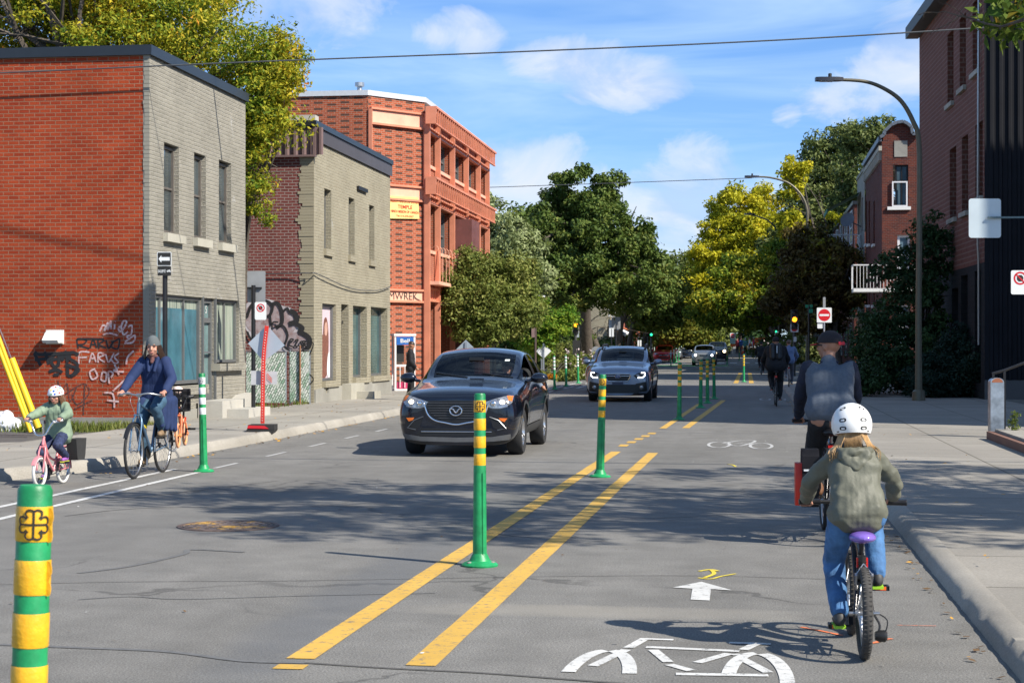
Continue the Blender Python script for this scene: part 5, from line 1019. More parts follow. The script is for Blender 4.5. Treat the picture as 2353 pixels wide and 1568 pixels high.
# ------------------------------------------------------------------ street furniture
def zg(y): return max(0.0, y - 125) * .011
for o in list(bpy.data.objects):            # the road climbs gently in the distance
    if o.get('kind') == 'structure' and o.name.split('.')[0] in ('road', 'sidewalk', 'kerb', 'lane_line_white', 'lane_line_yellow', 'stop_line', 'green_crossing_paint'):
        me = o.data
        if max(v.co.y for v in me.vertices) > 126:
            if o.name.startswith(('road', 'sidewalk')):
                bm = bmesh.new(); bm.from_mesh(me); bmesh.ops.bisect_plane(bm, geom=bm.verts[:] + bm.edges[:] + bm.faces[:], plane_co=(0, 125, 0), plane_no=(0, 1, 0)); bm.to_mesh(me); bm.free()
            for v in me.vertices: v.co.z += zg(v.co.y)
PG = pbr('post_green', (.012, .26, .085), .45, var=.34, scale=11, bmp=.15, bscale=40); PY_ = pbr('reflective_yellow', (.80, .42, .015), .36, var=.16, scale=26, spec=.6, bmp=.2, bscale=90); PW = pbr('reflective_white', (.70, .72, .72), .35, var=.08, scale=60); INK = pbr('ink_black', (.02, .018, .015), .5, var=0)
def wrap(mb, k0, rad, z):                # roll flat artwork (x right, y up) round a post, facing -y
    for i in range(k0, len(mb.v)):
        x, y, w = mb.v[i]; a = x / rad; mb.v[i] = ((rad + w) * math.sin(a), -(rad + w) * math.cos(a), z + y)
def rosette(mb, s, w, off=.0012):
    fr = ((0, 0, 0), (1, 0, 0), (0, 1, 0)); ribbon(mb, fr, [(x * s, 0) for x in np.linspace(-.92, .92, 9)], w, off=off, smooth=False); ribbon(mb, fr, [(0, -.92 * s), (0, .92 * s)], w, off=off + .0002, smooth=False)
    for q in range(4):
        c_, s_ = math.cos(q * math.pi / 2), math.sin(q * math.pi / 2)
        for pts in ([(0, .9), (.24, 1.0), (.5, .9), (.52, .64), (.36, .46)], [(.9, 0), (1.0, .24), (.9, .5), (.64, .52), (.46, .36)]):
            ribbon(mb, fr, [((x * c_ - y * s_) * s, (x * s_ + y * c_) * s) for x, y in pts], w, off=off + .0004, n=4)
def bollard(bandm, bands, label, loc, tilt=(0, 0), group=None, det=True, turn=0, peel=False, n=24):
    t = thing('bollard', label, 'bollard', loc, turn, group); t.rotation_euler = (R(tilt[1]), R(tilt[0]), turn); Ht = 1.22; r0, r1 = .041, .050
    m = MB(); zb_ = Ht - bands[-1][1]
    m.lathe([(r1, .03), (r1 * .99, .12), (.047, .4), (.0445, zb_ - .02), (r0 + .002, zb_), (r0, zb_ + .002), (r0, Ht - .012), (r0 - .006, Ht), (0, Ht + .001)], n=n)
    if det: m.box(-.003 + .02, .003 + .02, -.0505, -.045, .05, zb_ - .05)
    part('post', m, PG, t, 40)
    m = MB(); m.lathe([(.128, 0), (.13, .012), (.115, .024), (.075, .040), (.058, .075), (.05, .09)], n=n)
    if det:
        for a in (0, 2.1, 4.2): m.ball((.095 * math.cos(a - .4), .095 * math.sin(a - .4), .03), (.018, .018, .008), 8, 5, 1)
    part('base', m, [PG, FND], t, 40)
    for i, (a, b_) in enumerate(bands):
        m = MB(); m.lathe([(r0 + .0015, Ht - b_), (r0 + .0022, Ht - b_ + .002), (r0 + .0022, Ht - a - .002), (r0 + .0015, Ht - a)], n=n)
        if peel and i in peel: q_ = spline([(.0, -.002, 0), (.012, .0, .004), (.014, .02, -.003), (.008, .035, .005), (.016, .055, 0), (.011, .078, .003), (0, .08, 0)], 3); m.prism(((r0 * .80, -r0 * .62, Ht - b_), (.8, -.5, 0), (0, 0, 1)), [(p.x, p.y) for p in q_], .002)
        part('reflective_band', m, bandm, t, 40)
    if det:
        m = MB(); s_ = (bands[0][1] - bands[0][0]) * .42; rosette(m, s_, .0045); wrap(m, 0, r0 + .003, Ht - (bands[0][0] + bands[0][1]) / 2); part('emblem', m, INK, t, 0)
    return t
YB_ = [(.049, .132), (.177, .259), (.303, .384), (.428, .508)]; WB_ = [(.05, .135), (.175, .26), (.30, .385), (.425, .51)]
grpY = 'green posts with yellow bands between the car lane and the cycle lane'; grpW = 'green posts with white bands along the left cycle lane'
nl = G(44, 2289); bollard(PY_, YB_, 'nearest green post with torn yellow bands, cut off by the bottom left corner', (nl.x, nl.y, 0), (1.7, 0), grpY, turn=R(22), peel=(0, 1), n=40)
bollard(PY_, YB_, 'upright green post with four yellow bands standing before the dark car', tuple(G(1102, 1299).xy) + (0,), (0, 0), grpY, turn=R(12), n=32)
bollard(PY_, YB_, 'leaning green post with a peeling lowest yellow band, second along the yellow line', tuple(G(1378, 1095).xy) + (0,), (1.6, 0), grpY, turn=R(-2), peel=(3,))
for (x, y), lab in (((1560, 964), 'green and yellow post at the end of the dashed yellow line'), ((1609, 936.5), 'leftmost of the three close green and yellow posts in the shade'), ((1625, 926), 'middle of the three close green and yellow posts in the shade'), ((1640.5, 916), 'rightmost of the three close green and yellow posts in the shade'),
                    ((1708.5, 877), 'green and yellow post between two short yellow lines'), ((1670, 841), 'green and yellow post right of the silver car'), ((1698, 836), 'far green and yellow post below the no entry sign'), ((1716, 822), 'farthest green and yellow post left of the far hooded cyclist')):
    g = G(x, max(y, 832)); bollard(PY_, YB_, lab, (g.x, g.y, zg(g.y)), (random.Random(x).uniform(-.8, .8), 0), grpY, det=y > 930, turn=R(10), n=14)
bollard(PW, WB_, 'green post with white bands beside the woman on the blue bicycle', tuple(G(468, 1083).xy) + (0,), (-1.3, 0), grpW, turn=R(-5))
WL = ['left', 'middle', 'right']
for i, (x, y) in enumerate(((1274, 894), (1300.5, 887), (1328, 880))):
    g = G(x, y); bollard(PW, WB_, WL[i] + ' one of three green and white posts before the planting bed', (g.x, g.y, 0), (-1.2, 0), grpW, det=False, n=14)
for i, (x, y) in enumerate(((1496, 834), (1503, 834), (1541, 843), (1548, 840), (1553, 838), (1559, 836), (1565, 834), (1569, 832.5))):
    g = G(x, y); bollard(PW, WB_, 'small far green and white post ' + ['left of the red car, outer one', 'left of the red car, inner one', 'nearest in the row by the red car', 'second in the row by the red car', 'third in the row by the parked cars', 'fourth in the row by the parked cars', 'fifth in the row by the parked cars', 'last in the row by the parked cars'][i], (g.x, g.y, zg(g.y)), (0, 0), grpW, det=False, n=10)
for x, y, lab in ((1279, 850, 'pinkish white marker post at the left end of the planting bed'), (1350, 849, 'pinkish white marker post near the maple trunk')):
    g = G(x, y); t = thing('marker_post', lab, 'post', (g.x, g.y, .1)); m = MB(); m.lathe([(.06, 0), (.055, .85), (.03, .92), (0, .92)], n=10); part('post', m, pbr('post_pink_white', (.55, .45, .44), .6), t); m = MB(); m.lathe([(.062, .6), (.06, .75)], n=10); part('reflective_band', m, PW, t)
# ---- signs: local x right, z up, face towards -y
RED = pbr('sign_red', (.55, .012, .02), .4, var=.05); ORG = pbr('sign_orange', (.85, .14, .02), .5, var=.05); GRN = pbr('sign_green', (.02, .30, .16), .45, var=.05); ALU = pbr('sign_back_aluminium', (.45, .50, .55), .42, .35, var=.08, scale=3); ALUD = pbr('sign_back_dull', (.26, .27, .28), .6, .2, var=.1, scale=3)
def FR(z, y=-.0, x=0): return ((x, y, z), (1, 0, 0), (0, 0, 1))
def plate(par, w, h, z, mat=WHITEM, r=.03, x=0, y=-.03, edge=None, name='sign_plate', thick=.004, side=None):
    m = MB(); m.prism(FR(z, y, x), rrect(w, h, r), thick, 0, 1); return part(name, m, [mat, side or ALU], par, 0)
def disc(mb, z, r, y, mat=0, x=0, n=28): mb.prism(FR(z, y, x), circ(0, 0, r, n), .0, mat)
def post(par, h, r=.03, mat=BLACKM, z0=0, bend=None):
    m = MB(); m.tube(bend or [(0, 0, z0), (0, 0, h)], r, 10); return part('pole', m, mat, par)
def sgn(name, label, px, dep, zbase=.13, turn=None, cat='sign', group=None):
    p = AT(px, 796, dep); zbase = .08 if (zbase == .13 and px > 1800 and dep < 75) else zbase; t = thing(name, label, cat, (p.x, p.y, zbase), YAW if turn is None else turn, group); t['d'] = dep; return t
def zat(t, py): return CH + (HZ - py) / FPX * t['d'] - t.location.z
def sym_bike(mb, fr, s, w, mat):
    for cx in (-.55, .55): ribbon(mb, fr, [(s * (cx + .38 * math.cos(a)), s * (-.15 + .38 * math.sin(a))) for a in np.linspace(0, 6.283, 12)], w, mat, off=.002, n=3)
    for p in ([(-.55, -.15), (-.25, .35), (.35, .35), (.55, -.15)], [(-.25, .35), (0, -.15), (.35, .35)], [(.35, .35), (.28, .6), (.5, .6)]): ribbon(mb, fr, [(s * a, s * b) for a, b in p], w, mat, off=.0035, smooth=False)
def no_entry(par, z, s, x=0, y=-.03):
    p = plate(par, s, s, z, PW, .03, x, y); m = MB(); disc(m, z, s * .41, y - .006, 0, x); m.prism(FR(z, y - .0085, x), [(-s * .32, -s * .065), (s * .32, -s * .065), (s * .32, s * .065), (-s * .32, s * .065)], 0, 1); part('symbol', m, [RED, PW], p, 0); return p
def no_stop(par, z, w, h, x=0, y=-.03):
    p = plate(par, w, h, z, PW, .03, x, y); m = MB(); c_ = z + h * .17; ring = circ(0, 0, w * .36, 26); k = len(ring)
    for i in range(k): a, b = ring[i], ring[(i + 1) % k]; q = .74; m.poly([(x + a[0], y - .006, c_ + a[1]), (x + b[0], y - .006, c_ + b[1]), (x + b[0] * q, y - .006, c_ + b[1] * q), (x + a[0] * q, y - .006, c_ + a[1] * q)], 0)
    m.prism(FR(c_, y - .007, x), circ(0, 0, w * .19, 8, math.pi / 8, 2 * math.pi + math.pi / 8), 0, 1); ribbon(m, FR(c_, y, x), [(-w * .25, w * .25), (w * .25, -w * .25)], w * .07, 0, off=.009, smooth=False); part('symbol', m, [RED, INK], p, 0); return p
def clamp(par, z, w=.12): m = MB(); m.box(-w / 2, w / 2, -.045, .03, z - .015, z + .015); return part('bracket', m, GALV, par, 0)
# one way sign by the corner house
t = sgn('one_way_sign', 'black and white one way arrow sign with an EXCEPTÉ plate on a black pole', 379, 29.0)
post(t, zat(t, 580), .042); k = t['d'] / FPX
p = plate(t, 33 * k, 32 * k, zat(t, 595), PW, .02, y=-.06); m = MB(); z_ = zat(t, 595); a = 14.5 * k; m.prism(FR(z_, -.067), rrect(30 * k, 29 * k, .012), 0, 0)
A_ = [(-13, 0), (-6.5, 8.5), (-6.5, 4), (12.5, 4), (12.5, -4), (-6.5, -4), (-6.5, -8.5)]; m.prism(FR(z_, -.0695), [(x * k, y * k) for x, y in A_][::-1], 0, 1); part('arrow', m, [INK, PW], p, 0)
z_ = zat(t, 622.5); p = plate(t, 31 * k, 22 * k, z_, INK, .015, y=-.06); m = MB(); text(m, 'EXCEPTÉ', (Vector((-.042, -.067, z_)), (1, 0, 0), (0, 0, 1)), .06, width=17 * k, height=8 * k, bold=.001, off=.001); sym_bike(m, FR(z_, -.067, 10.5 * k), 4.6 * k, .008, 0); part('lettering', m, PW, p, 0); clamp(t, zat(t, 588)); clamp(t, zat(t, 628))
# no stopping sign and big sign back between the houses
g = G(582, 954, .13); t = thing('sign_pole', 'black sign pole with a no stopping sign and a large grey sign seen from behind', 'sign', (g.x, g.y, .13), YAW); t['d'] = (g - CP).dot(_F0); k = t['d'] / FPX
post(t, zat(t, 655), .045); plate(t, 42 * k, 72 * k, zat(t, 658), ALUD, .03, x=5 * k, y=.1, side=ALUD); no_stop(t, zat(t, 714), 26.5 * k, 41 * k, x=17 * k, y=-.03); m = MB(); m.box(-16 * k, 18 * k, .05, .09, zat(t, 663), zat(t, 659)); m.box(0, 8 * k, -.02, .0, zat(t, 720), zat(t, 717)); part('bracket', m, BLACKM, t, 0)
# detour sign on rubber base
g = G(603, 990, .13); t = thing('roadwork_sign', 'back of a diamond roadwork sign on a bent red post with a black rubber foot', 'sign', (g.x, g.y, .13), YAW); t['d'] = (g - CP).dot(_F0); k = t['d'] / FPX
Q = lambda x, y: ((x - 603) * k, zat(t, y))
m = MB(); P = [Q(603, 972), Q(604, 880), Q(605, 830), Q(607, 800), Q(613, 748)]
for i in range(4): m.bar((P[i][0], 0, P[i][1]), (P[i + 1][0], 0, P[i + 1][1]), .062, .05, up=(0, 1, 0))
part('post', m, pbr('sign_post_red', (.62, .035, .02), .5, var=.1), t, 0); m = MB()
for i in range(34): z_ = P[0][1] + .05 + i * .045; x = np.interp(z_, [q[1] for q in P], [q[0] for q in P]); m.box(x - .008, x + .008, -.0335, -.031, z_ - .006, z_ + .006)
part('bolt_holes', m, PW, t, 0)
m = MB(); m.prism(FR(0, .04), [Q(569, 788.5), Q(604.6, 830.5), Q(653, 793), Q(612.6, 746)], -.006); part('sign_plate', m, ALU, t, 0)
m = MB(); m.prism(FR(0, .04), [Q(575, 884), Q(635, 882), Q(636, 853), Q(576, 851)], -.006); p = part('sign_plate', m, pbr('plastic_grey', (.46, .46, .47), .6), t, 0); m = MB()
for i in range(3): ribbon(m, FR(0, .03), [Q(613, 858 + 5 * i), Q(624, 870 + 4 * i)], .015, off=.002 + .001 * i, smooth=False)
part('stencil', m, pbr('stencil_red', (.5, .12, .10), .7), p, 0)
m = MB(); m.prism(FR(.0, -.28), [Q(572, 994), Q(631, 994), Q(634, 986), Q(571, 985)], -.5); m.prism(FR(.0, -.22), [Q(572, 984.5), Q(634, 985.5), Q(634, 974), Q(574, 974)], -.42); part('rubber_base', m, pbr('black_rubber', (.02, .02, .02), .8, var=.3, scale=6), t, 0); m = MB(); m.prism(FR(0, -.225), [Q(572, 982), Q(622, 983), Q(612, 976), Q(575, 975)], .004); part('base_panel', m, RED, t, 0)
# other diamonds
t = sgn('roadwork_sign', 'grey back of a diamond sign showing above the roof of the dark car', 1070, 60); k = t['d'] / FPX; z_ = zat(t, 808); s_ = 28 * k; m = MB(); m.prism(FR(z_, -.02), [(-s_, 0), (0, -s_), (s_, 0), (0, s_)], .005); part('sign_plate', m, pbr('sign_back_blue_grey', (.30, .36, .42), .5, .2), t, 0); m = MB(); m.bar((0, -.05, 0), (0, -.05, z_ + s_ * .8), .07, .04, up=(0, 1, 0)); part('post', m, GALV, t, 0)
t = sgn('roadwork_sign', 'white diamond sign facing away at the planting bed corner', 1248.5, 86); k = t['d'] / FPX; z_ = zat(t, 806); s_ = 17.5 * k; m = MB(); m.prism(FR(z_, -.02), [(-s_, 0), (0, -s_), (s_, 0), (0, s_)], .005); part('sign_plate', m, PW, t, 0); m = MB(); m.bar((0, -.05, 0), (0, -.05, z_ + s_), .08, .04, up=(0, 1, 0)); part('post', m, GALV, t, 0); m = MB()
for x in (-.17, .17): text(m, 'IIIII', ((x, -.03, z_), (0, 0, -1), (1, 0, 0)), .1, off=.0)
t = sgn('sign_pole', 'thin rusty pole with a narrow brown sign before the small green tree', 1230, 85); post(t, zat(t, 750), .05, pbr('rust_brown', (.09, .06, .05), .7)); plate(t, .2, .5, zat(t, 763), pbr('rust_plate', (.2, .13, .12), .6), .02, x=-.1)
t = sgn('street_name_sign', 'white street name plate high on a pole in front of the maple', 1244, 92); k = t['d'] / FPX; post(t, zat(t, 676), .04, GALV); plate(t, 16 * k, 7 * k, zat(t, 682), WHITEM, .02); plate(t, 12 * k, 20 * k, zat(t, 700), pbr('pale_blue_sign', (.35, .45, .5), .5), .02)
t = sgn('sign_pole', 'round grey sign seen from behind on a thin pole by the maple trunk', 1369, 100); post(t, zat(t, 798), .03, GALV); m = MB(); m.prism(FR(zat(t, 806), -.03), circ(0, 0, .28, 20), .004); part('sign_plate', m, ALUD, t, 0)
t = sgn('sign_pole', 'pair of large grey sign backs on a pole right of the maple trunk', 1415, 100); k = t['d'] / FPX; post(t, zat(t, 745), .05); plate(t, 20 * k, 27 * k, zat(t, 742), ALUD, .03, side=ALUD); plate(t, 10 * k, 20 * k, zat(t, 744), ALU, .03, x=-11 * k, y=.02)
t = sgn('sign_pole', 'white parking sign on its own pole below the large grey sign backs', 1404.5, 97); k = t['d'] / FPX; post(t, zat(t, 755), .04); plate(t, 11 * k, 20 * k, zat(t, 763), PW, .03)
t = sgn('sign_pole', 'small white square sign above the roof of the silver wagon', 1468.7, 110); k = t['d'] / FPX; post(t, zat(t, 780), .04); plate(t, 9 * k, 14 * k, zat(t, 788), PW, .03)
t = sgn('banner_pole', 'tall dark banner with white script beside a far tree', 1537, 150, zg(150)); k = t['d'] / FPX; post(t, zat(t, 735), .06); plate(t, 9 * k, 26 * k, zat(t, 750), INK, .02); m = MB(); ribbon(m, FR(zat(t, 750), -.05), [(-.05, -.4), (.1, -.2), (-.1, 0), (.1, .2), (0, .42)], .04, off=.002); part('lettering', m, PW, t, 0)
# traffic lights
AMB = pbr('lamp_amber_lit', (1, .35, .02), .4, var=0, emit=(1, .28, .01), estr=3.2); REDL = pbr('lamp_red_lit', (1, .05, .02), .4, var=0, emit=(1, .05, .02), estr=2.5); GRNL = pbr('lamp_green_lit', (.02, .9, .35), .4, var=0, emit=(.03, 1, .4), estr=1.6); OFF = pbr('lamp_dark', (.03, .02, .02), .3, var=0); HOUS = pbr('signal_housing', (.025, .025, .022), .5)
def traffic_light(label, px, dep, ytop, lit, sy=1.0, extra=None, zb_=.13, pole_h=None):
    t = sgn('traffic_light', label, px, dep, zb_, cat='traffic light'); k = dep / FPX; z1_ = zat(t, ytop); Hh = .95 * sy; post(t, z1_ - Hh + .05 if pole_h is None else pole_h, .07, pbr('signal_pole', (.06, .06, .055), .6))
    m = MB(); m.box(-.15, .15, -.12, .10, z1_ - Hh, z1_); h = part('signal_head', m, HOUS, t, 0)
    for i in range(3):
        zc = z1_ - Hh * (i + .5) / 3; m = MB(); m.lathe([(.115 * sy, 0), (.10 * sy, .03), (0, .045)], (0, -.12, zc), (0, -1, 0), 16); on = lit == i; part('lens', m, [REDL, AMB, GRNL][i] if on else OFF, h); m = MB(); m.lathe([(.13 * sy, 0), (.13 * sy, .16), (.125 * sy, .16), (.125 * sy, 0)], (0, -.12, zc), (0, -1, 0), 12)
        m.f = [f for f in m.f if sum(m.v[i_][2] for i_ in f) / 4 > zc - .03]; m.m = [0] * len(m.f); m.uv = [None] * len(m.f); part('visor', m, HOUS, h)
    return t
t = traffic_light('traffic light glowing amber in front of the big maple trunk', 1322, 93, 726, 1); k = t['d'] / FPX; plate(t, 8 * k, 15 * k, zat(t, 767), ALU, .02, x=4 * k, y=.02); m = MB(); m.box(-.15, .25, -.1, .15, zat(t, 815), zat(t, 781)); part('control_box', m, HOUS, t, 0)
t = traffic_light('traffic light glowing amber on the right, above a no entry sign', 1824, 83, 711, 1); k = t['d'] / FPX; no_entry(t, zat(t, 753.5), 18.5 * k, y=-.1); plate(t, 7 * k, 12 * k, zat(t, 779), PW, .05, x=.03, y=-.09)
traffic_light('distant traffic light showing red beside the far left trees', 1488, 135, 744, 0, zb_=.13 + zg(135)); traffic_light('distant traffic light showing green beside the red one', 1495.5, 140, 748, 2, .9, zb_=.13); traffic_light('very distant red traffic light above the queue of cars', 1579, 190, 758, 0, .8, zb_=zg(190)); traffic_light('distant green traffic light under the dark trees on the right', 1782, 175, 746, 2, .85, zb_=zg(175))
# no entry signs
t = sgn('no_entry_sign', 'large red no entry sign on a white square above the capped cyclist', 1893, 72); k = t['d'] / FPX; post(t, zat(t, 682), .035, GALV); no_entry(t, zat(t, 723.5), 34 * k); plate(t, 15 * k, 14 * k, zat(t, 747), PW, .03, x=-8 * k, y=.01); plate(t, 6 * k, 24 * k, zat(t, 695), ALUD, .01)
t = sgn('no_entry_sign', 'small far no entry sign above a cycle plate and an orange arrow plate', 1683, 158, zg(158)); k = t['d'] / FPX; post(t, zat(t, 765), .035, GALV); no_entry(t, zat(t, 771), 12.5 * k); plate(t, 12 * k, 11 * k, zat(t, 783.5), pbr('pale_green_sign', (.45, .62, .55), .5), .02); plate(t, 11 * k, 6 * k, zat(t, 793), ORG, .02)
t = sgn('street_name_sign', 'teal street name plates on the pole left of the big no entry sign', 1858, 82); k = t['d'] / FPX; plate(t, 17 * k, 7 * k, zat(t, 703), GRN, .02); plate(t, 9 * k, 9 * k, zat(t, 714), GRN, .02, x=4 * k, y=-.05)
post(t, zat(t, 700), .05, BLACKM)
# signs on the pole at the right edge
t = sgn('sign_pole', 'pole at the right edge with a large blank sign seen from behind', 2392, 32); k = t['d'] / FPX; post(t, zat(t, 470), .03, GALV); plate(t, 74 * k, 90 * k, zat(t, 501), pbr('sign_back_pale', (.52, .60, .64), .4, .15, var=.06, scale=2), .05, x=(2263 - 2392) * k, y=.02); m = MB(); m.bar(((2268 - 2392) * k, -.03, zat(t, 500)), (0, -.03, zat(t, 499)), .03, .035); part('bracket', m, pbr('bracket_dark', (.12, .17, .18), .5, .5), t, 0)
t = sgn('no_stopping_sign', 'white no stopping sign cut by the right edge of the view', 2366, 30); k = t['d'] / FPX; post(t, zat(t, 610), .03, GALV); no_stop(t, zat(t, 648.5), 42 * k, 55 * k, x=(2342 - 2366) * k)
# street lamps
LAMPP = pbr('lamp_pole_olive', (.14, .125, .085), .45, .3, var=.1)
def street_lamp(label, px, dep, head, pts, zbase=.13, r=.085):
    t = sgn('street_lamp', label, px, dep, zbase, cat='street lamp', group='curved street lamps on the right sidewalk'); k = dep / FPX; Q = lambda x, y: ((x - px) * k, 0, zat(t, y))
    m = MB(); P = [(0, 0, 0), (0, 0, 1.2)] + [tuple(q) for q in spline([Q(*p) for p in pts], 6)]; n = len(P); m.tube(P, [r * 1.25, r * 1.1] + [r * (1 - .5 * i / (n - 3)) for i in range(n - 2)], 12); part('pole', m, LAMPP, t); m = MB(); m.lathe([(r * 2.2, 0), (r * 2, .25), (r * 1.3, .3)], n=12); part('base', m, LAMPP, t)
    h = Q(*head); m = MB(); w_ = .38; m.prism((Vector(h) + Vector((-w_, -.14, -.04)), (1, 0, 0), (0, 1, 0)), [(0, .04), (.1, 0), (.6, 0), (w_ * 2, .08), (w_ * 2, .20), (.6, .28), (.1, .28), (0, .24)], .10); hd = part('lamp_head', m, pbr('lamp_head_dark', (.05, .055, .07), .4, .4), t, 30); m = MB(); m.box(h[0] - .25, h[0] + .1, -.1, .1, h[2] - .055, h[2] - .041); part('lens', m, pbr('lamp_lens', (.5, .5, .5), .2), hd, 0)
    m = MB(); m.lathe([(.05, 0), (.05, .1), (.035, .11), (0, .12)], (h[0] + .02, 0, h[2] + .06), n=10); part('photocell', m, HOUS, hd); return t
street_lamp('tall curved street lamp against the sky in front of the stepped brick house', 2110, 47, (1905, 183), [(2110, 700), (2112, 500), (2111, 330), (2098, 280), (2070, 232), (2030, 203), (1985, 187), (1920, 183)])
street_lamp('second curved street lamp, over the yellow maple', 1854, 92, (1727, 406), [(1856, 700), (1855, 520), (1852, 475), (1838, 445), (1810, 420), (1770, 408), (1735, 406)])
street_lamp('third curved street lamp, half hidden in the yellow leaves', 1790, 125, (1722, 492), [(1790, 700), (1790, 560), (1785, 530), (1765, 507), (1740, 497), (1728, 494)])
# overhead wires
def wire(name, label, pts, r, mat=BLACKM):
    m = MB(); m.tube(spline(pts, 8), r, 5); return single(name, m, mat, label, 'cable')
WIR = pbr('cable_grey', (.10, .105, .11), .5, .3)
wire('overhead_cable', 'single grey cable crossing the whole sky from left to right', [PY(-300, 180, 30.17), PY(0, 168, 30.17), PY(596, 142, 30.2), PY(1200, 119, 30.3), PY(1800, 92, 30.4), PY(2352, 58, 30.5), PY(2900, 18, 30.6)], .014, WIR)
wire('overhead_cable', 'thin cable crossing low behind the central maple to the second lamp', [AT(1110, 431, 96), AT(1400, 421, 95), AT(1727, 409, 93)], .02, WIR)
wire('overhead_cable', 'unseen cable added high over the street in front of the view for its shadow', [(-14, 20.2, 7.9), (0, 19.3, 7.5), (18, 18.2, 8.1)], .03, WIR)  # added out of view so a thin shadow crosses road and sidewalk
wire('overhead_cable', 'unseen cable added just above the top of the view for its shadow', [(-14, 33.5, 9.6), (2, 32.0, 9.0), (22, 30.6, 9.6)], .03, WIR)  # another unseen cable, put in for the shadow line it casts
wire('overhead_cable', 'unseen high cable added above the top of the view to carry the shadow casting sign', [(-14, 27.9, 9.9), (-4.2, 27.1, 9.42), (18, 25.2, 10)], .02, WIR)  # added only to hold up the unseen panel on the next line
t = thing('added_shadow_sign', 'unseen narrow panel added on a high cable to cast the slanting shadow on the red wall', 'sign', (-4.2, 27.1, 8.25)); m = MB(); m.box(-.02, .02, -.55, .25, 0, 1.0); part('sign_plate', m, ALUD, t, 0); m = MB(); m.bar((0, -.4, 1.0), (0, -.4, 1.17), .02, .02); m.bar((0, .1, 1.0), (0, .1, 1.17), .02, .02); part('bracket', m, BLACKM, t, 0)  # made-up panel above the view, sized to cast the wall's diagonal shadow
wire('facade_cable', 'slack cable looped along the beige and maroon walls', [(-13.2, 42.22, PY(570, 632, 42.3).z), (-11.5, 42.22, PY(660, 628, 42.3).z), (-10.95, 42.2, PY(715, 628, 42.3).z), (-10.78, 42.5, b(724, 630)[1]), (-10.78, b(800, 0)[0], b(800, 662)[1]), (-10.78, b(860, 0)[0], b(860, 667)[1]), (-10.78, b(892, 0)[0], b(892, 658)[1])], .014, WIR)
# yellow guy wire guards
YG = pbr('guard_yellow', (.80, .52, .02), .4, var=.08, scale=3)
def guard(label, a, b_, r, dep):
    t = thing('guy_wire_guard', label, 'cable guard', tuple(AT(*b_, dep)), 0, 'yellow guards leaning by the red wall'); o = AT(*b_, dep); q = AT(*a, dep) ; m = MB(); m.tube([(0, 0, 0), q - o], r, 12); part('sleeve', m, YG, t); m = MB(); m.tube([(q - o), (q - o) + (q - o).normalized() * 5], .008, 5); part('cable', m, GALV, t)
guard('thin yellow guard pole leaning from the left edge', (-40, 674), (74, 985), .035, 29.4); guard('thick capped yellow guard pole leaning beside the thinner one', (26, 823), (88, 982), .062, 29.8); guard('second thin yellow guard pole just under the first', (-60, 650), (70, 992), .035, 29.2)
# rubbish bag
bl = Blob(); g = PY(12, 985, 29.9)
for dx, dz, r_ in ((0, .14, .2), (.16, .11, .15), (-.18, .12, .17), (.03, .27, .12), (-.06, .3, .07), (.0, .34, .04)): bl.ell((dx, 0, dz), (r_, r_ * .8, r_ * .95))
o = put('rubbish_bag', bl.mesh('rubbish_bag', pbr('white_plastic', (.72, .73, .75), .35, var=.05), .018, 2, (.015, 9, 1)), loc=(g.x, 29.9, 0)); tag(o, 'white plastic rubbish bag slumped at the foot of the red wall', 'rubbish bag')
# chain link panels with woven slats
def weave():
    m, nt, b_ = newmat('woven_slats'); uv = coords(nt, 'UV'); mp = N(nt, 'ShaderNodeMapping'); mp.inputs['Rotation'].default_value = (0, 0, R(-62)); mp.inputs['Scale'].default_value = (1, 1, 1); L(nt, uv, mp.inputs[0])
    t = N(nt, 'ShaderNodeTexBrick'); t.inputs['Scale'].default_value = 1; t.inputs['Brick Width'].default_value = .12; t.inputs['Row Height'].default_value = .055; t.inputs['Mortar Size'].default_value = .012; t.inputs['Mortar Smooth'].default_value = .6; t.inputs['Bias'].default_value = .25
    t.inputs['Color1'].default_value = (.10, .30, .15, 1); t.inputs['Color2'].default_value = (.72, .76, .70, 1); t.inputs['Mortar'].default_value = (.10, .15, .11, 1); L(nt, mp.outputs[0], t.inputs['Vector']); n_ = noise_n(nt, uv, 3, 4)
    L(nt, mixc(nt, ramp(nt, n_, [(.5, 0), (.62, .8)]), t.outputs['Color'], (.62, .65, .60)), b_.inputs['Base Color']); b_.inputs['Roughness'].default_value = .6; return m
WEA = weave()
def fence_panel(label, pxs, yt, yb, Y):
    a = PY(pxs[0], yb, Y); b_ = PY(pxs[1], yb, Y); t = thing('fence_panel', label, 'fence', (a.x, Y, .13), 0, 'green and white slatted panels closing the gap'); W = b_.x - a.x; Hh = PY(pxs[0], yt, Y).z - .13; m = MB(); m.prism(((0, 0, .05), (1, 0, 0), (0, 0, 1)), [(0, 0), (W, 0), (W, Hh), (0, Hh)], .02); part('slats', m, WEA, t, 0)
    m = MB(); m.tube([(0, .02, 0), (0, .02, Hh + .08), (W, .02, Hh + .08), (W, .02, 0)], .025, 8); part('frame', m, GALV, t); return t
t1 = fence_panel('wide slatted fence panel left of the maroon brick strip', (566, 656), 815, 948, 40.9); t2 = fence_panel('narrow slatted fence panel with a rusty post beside the beige corner', (666, 711), 812, 942, 41.6)
m = MB(); m.tube([(.27, -.05, 0), (.27, -.05, 1.45)], .022, 8); part('post', m, pbr('rusty_post', (.25, .11, .05), .8), t2); m = MB(); ribbon(m, FR(.9, -.0), [(.2, -.3), (.5, .2), (.3, .5), (.6, .6), (.4, 0), (.6, -.3), (.3, -.55)], .03, off=.012); part('graffiti', m, INK, t2, 0)
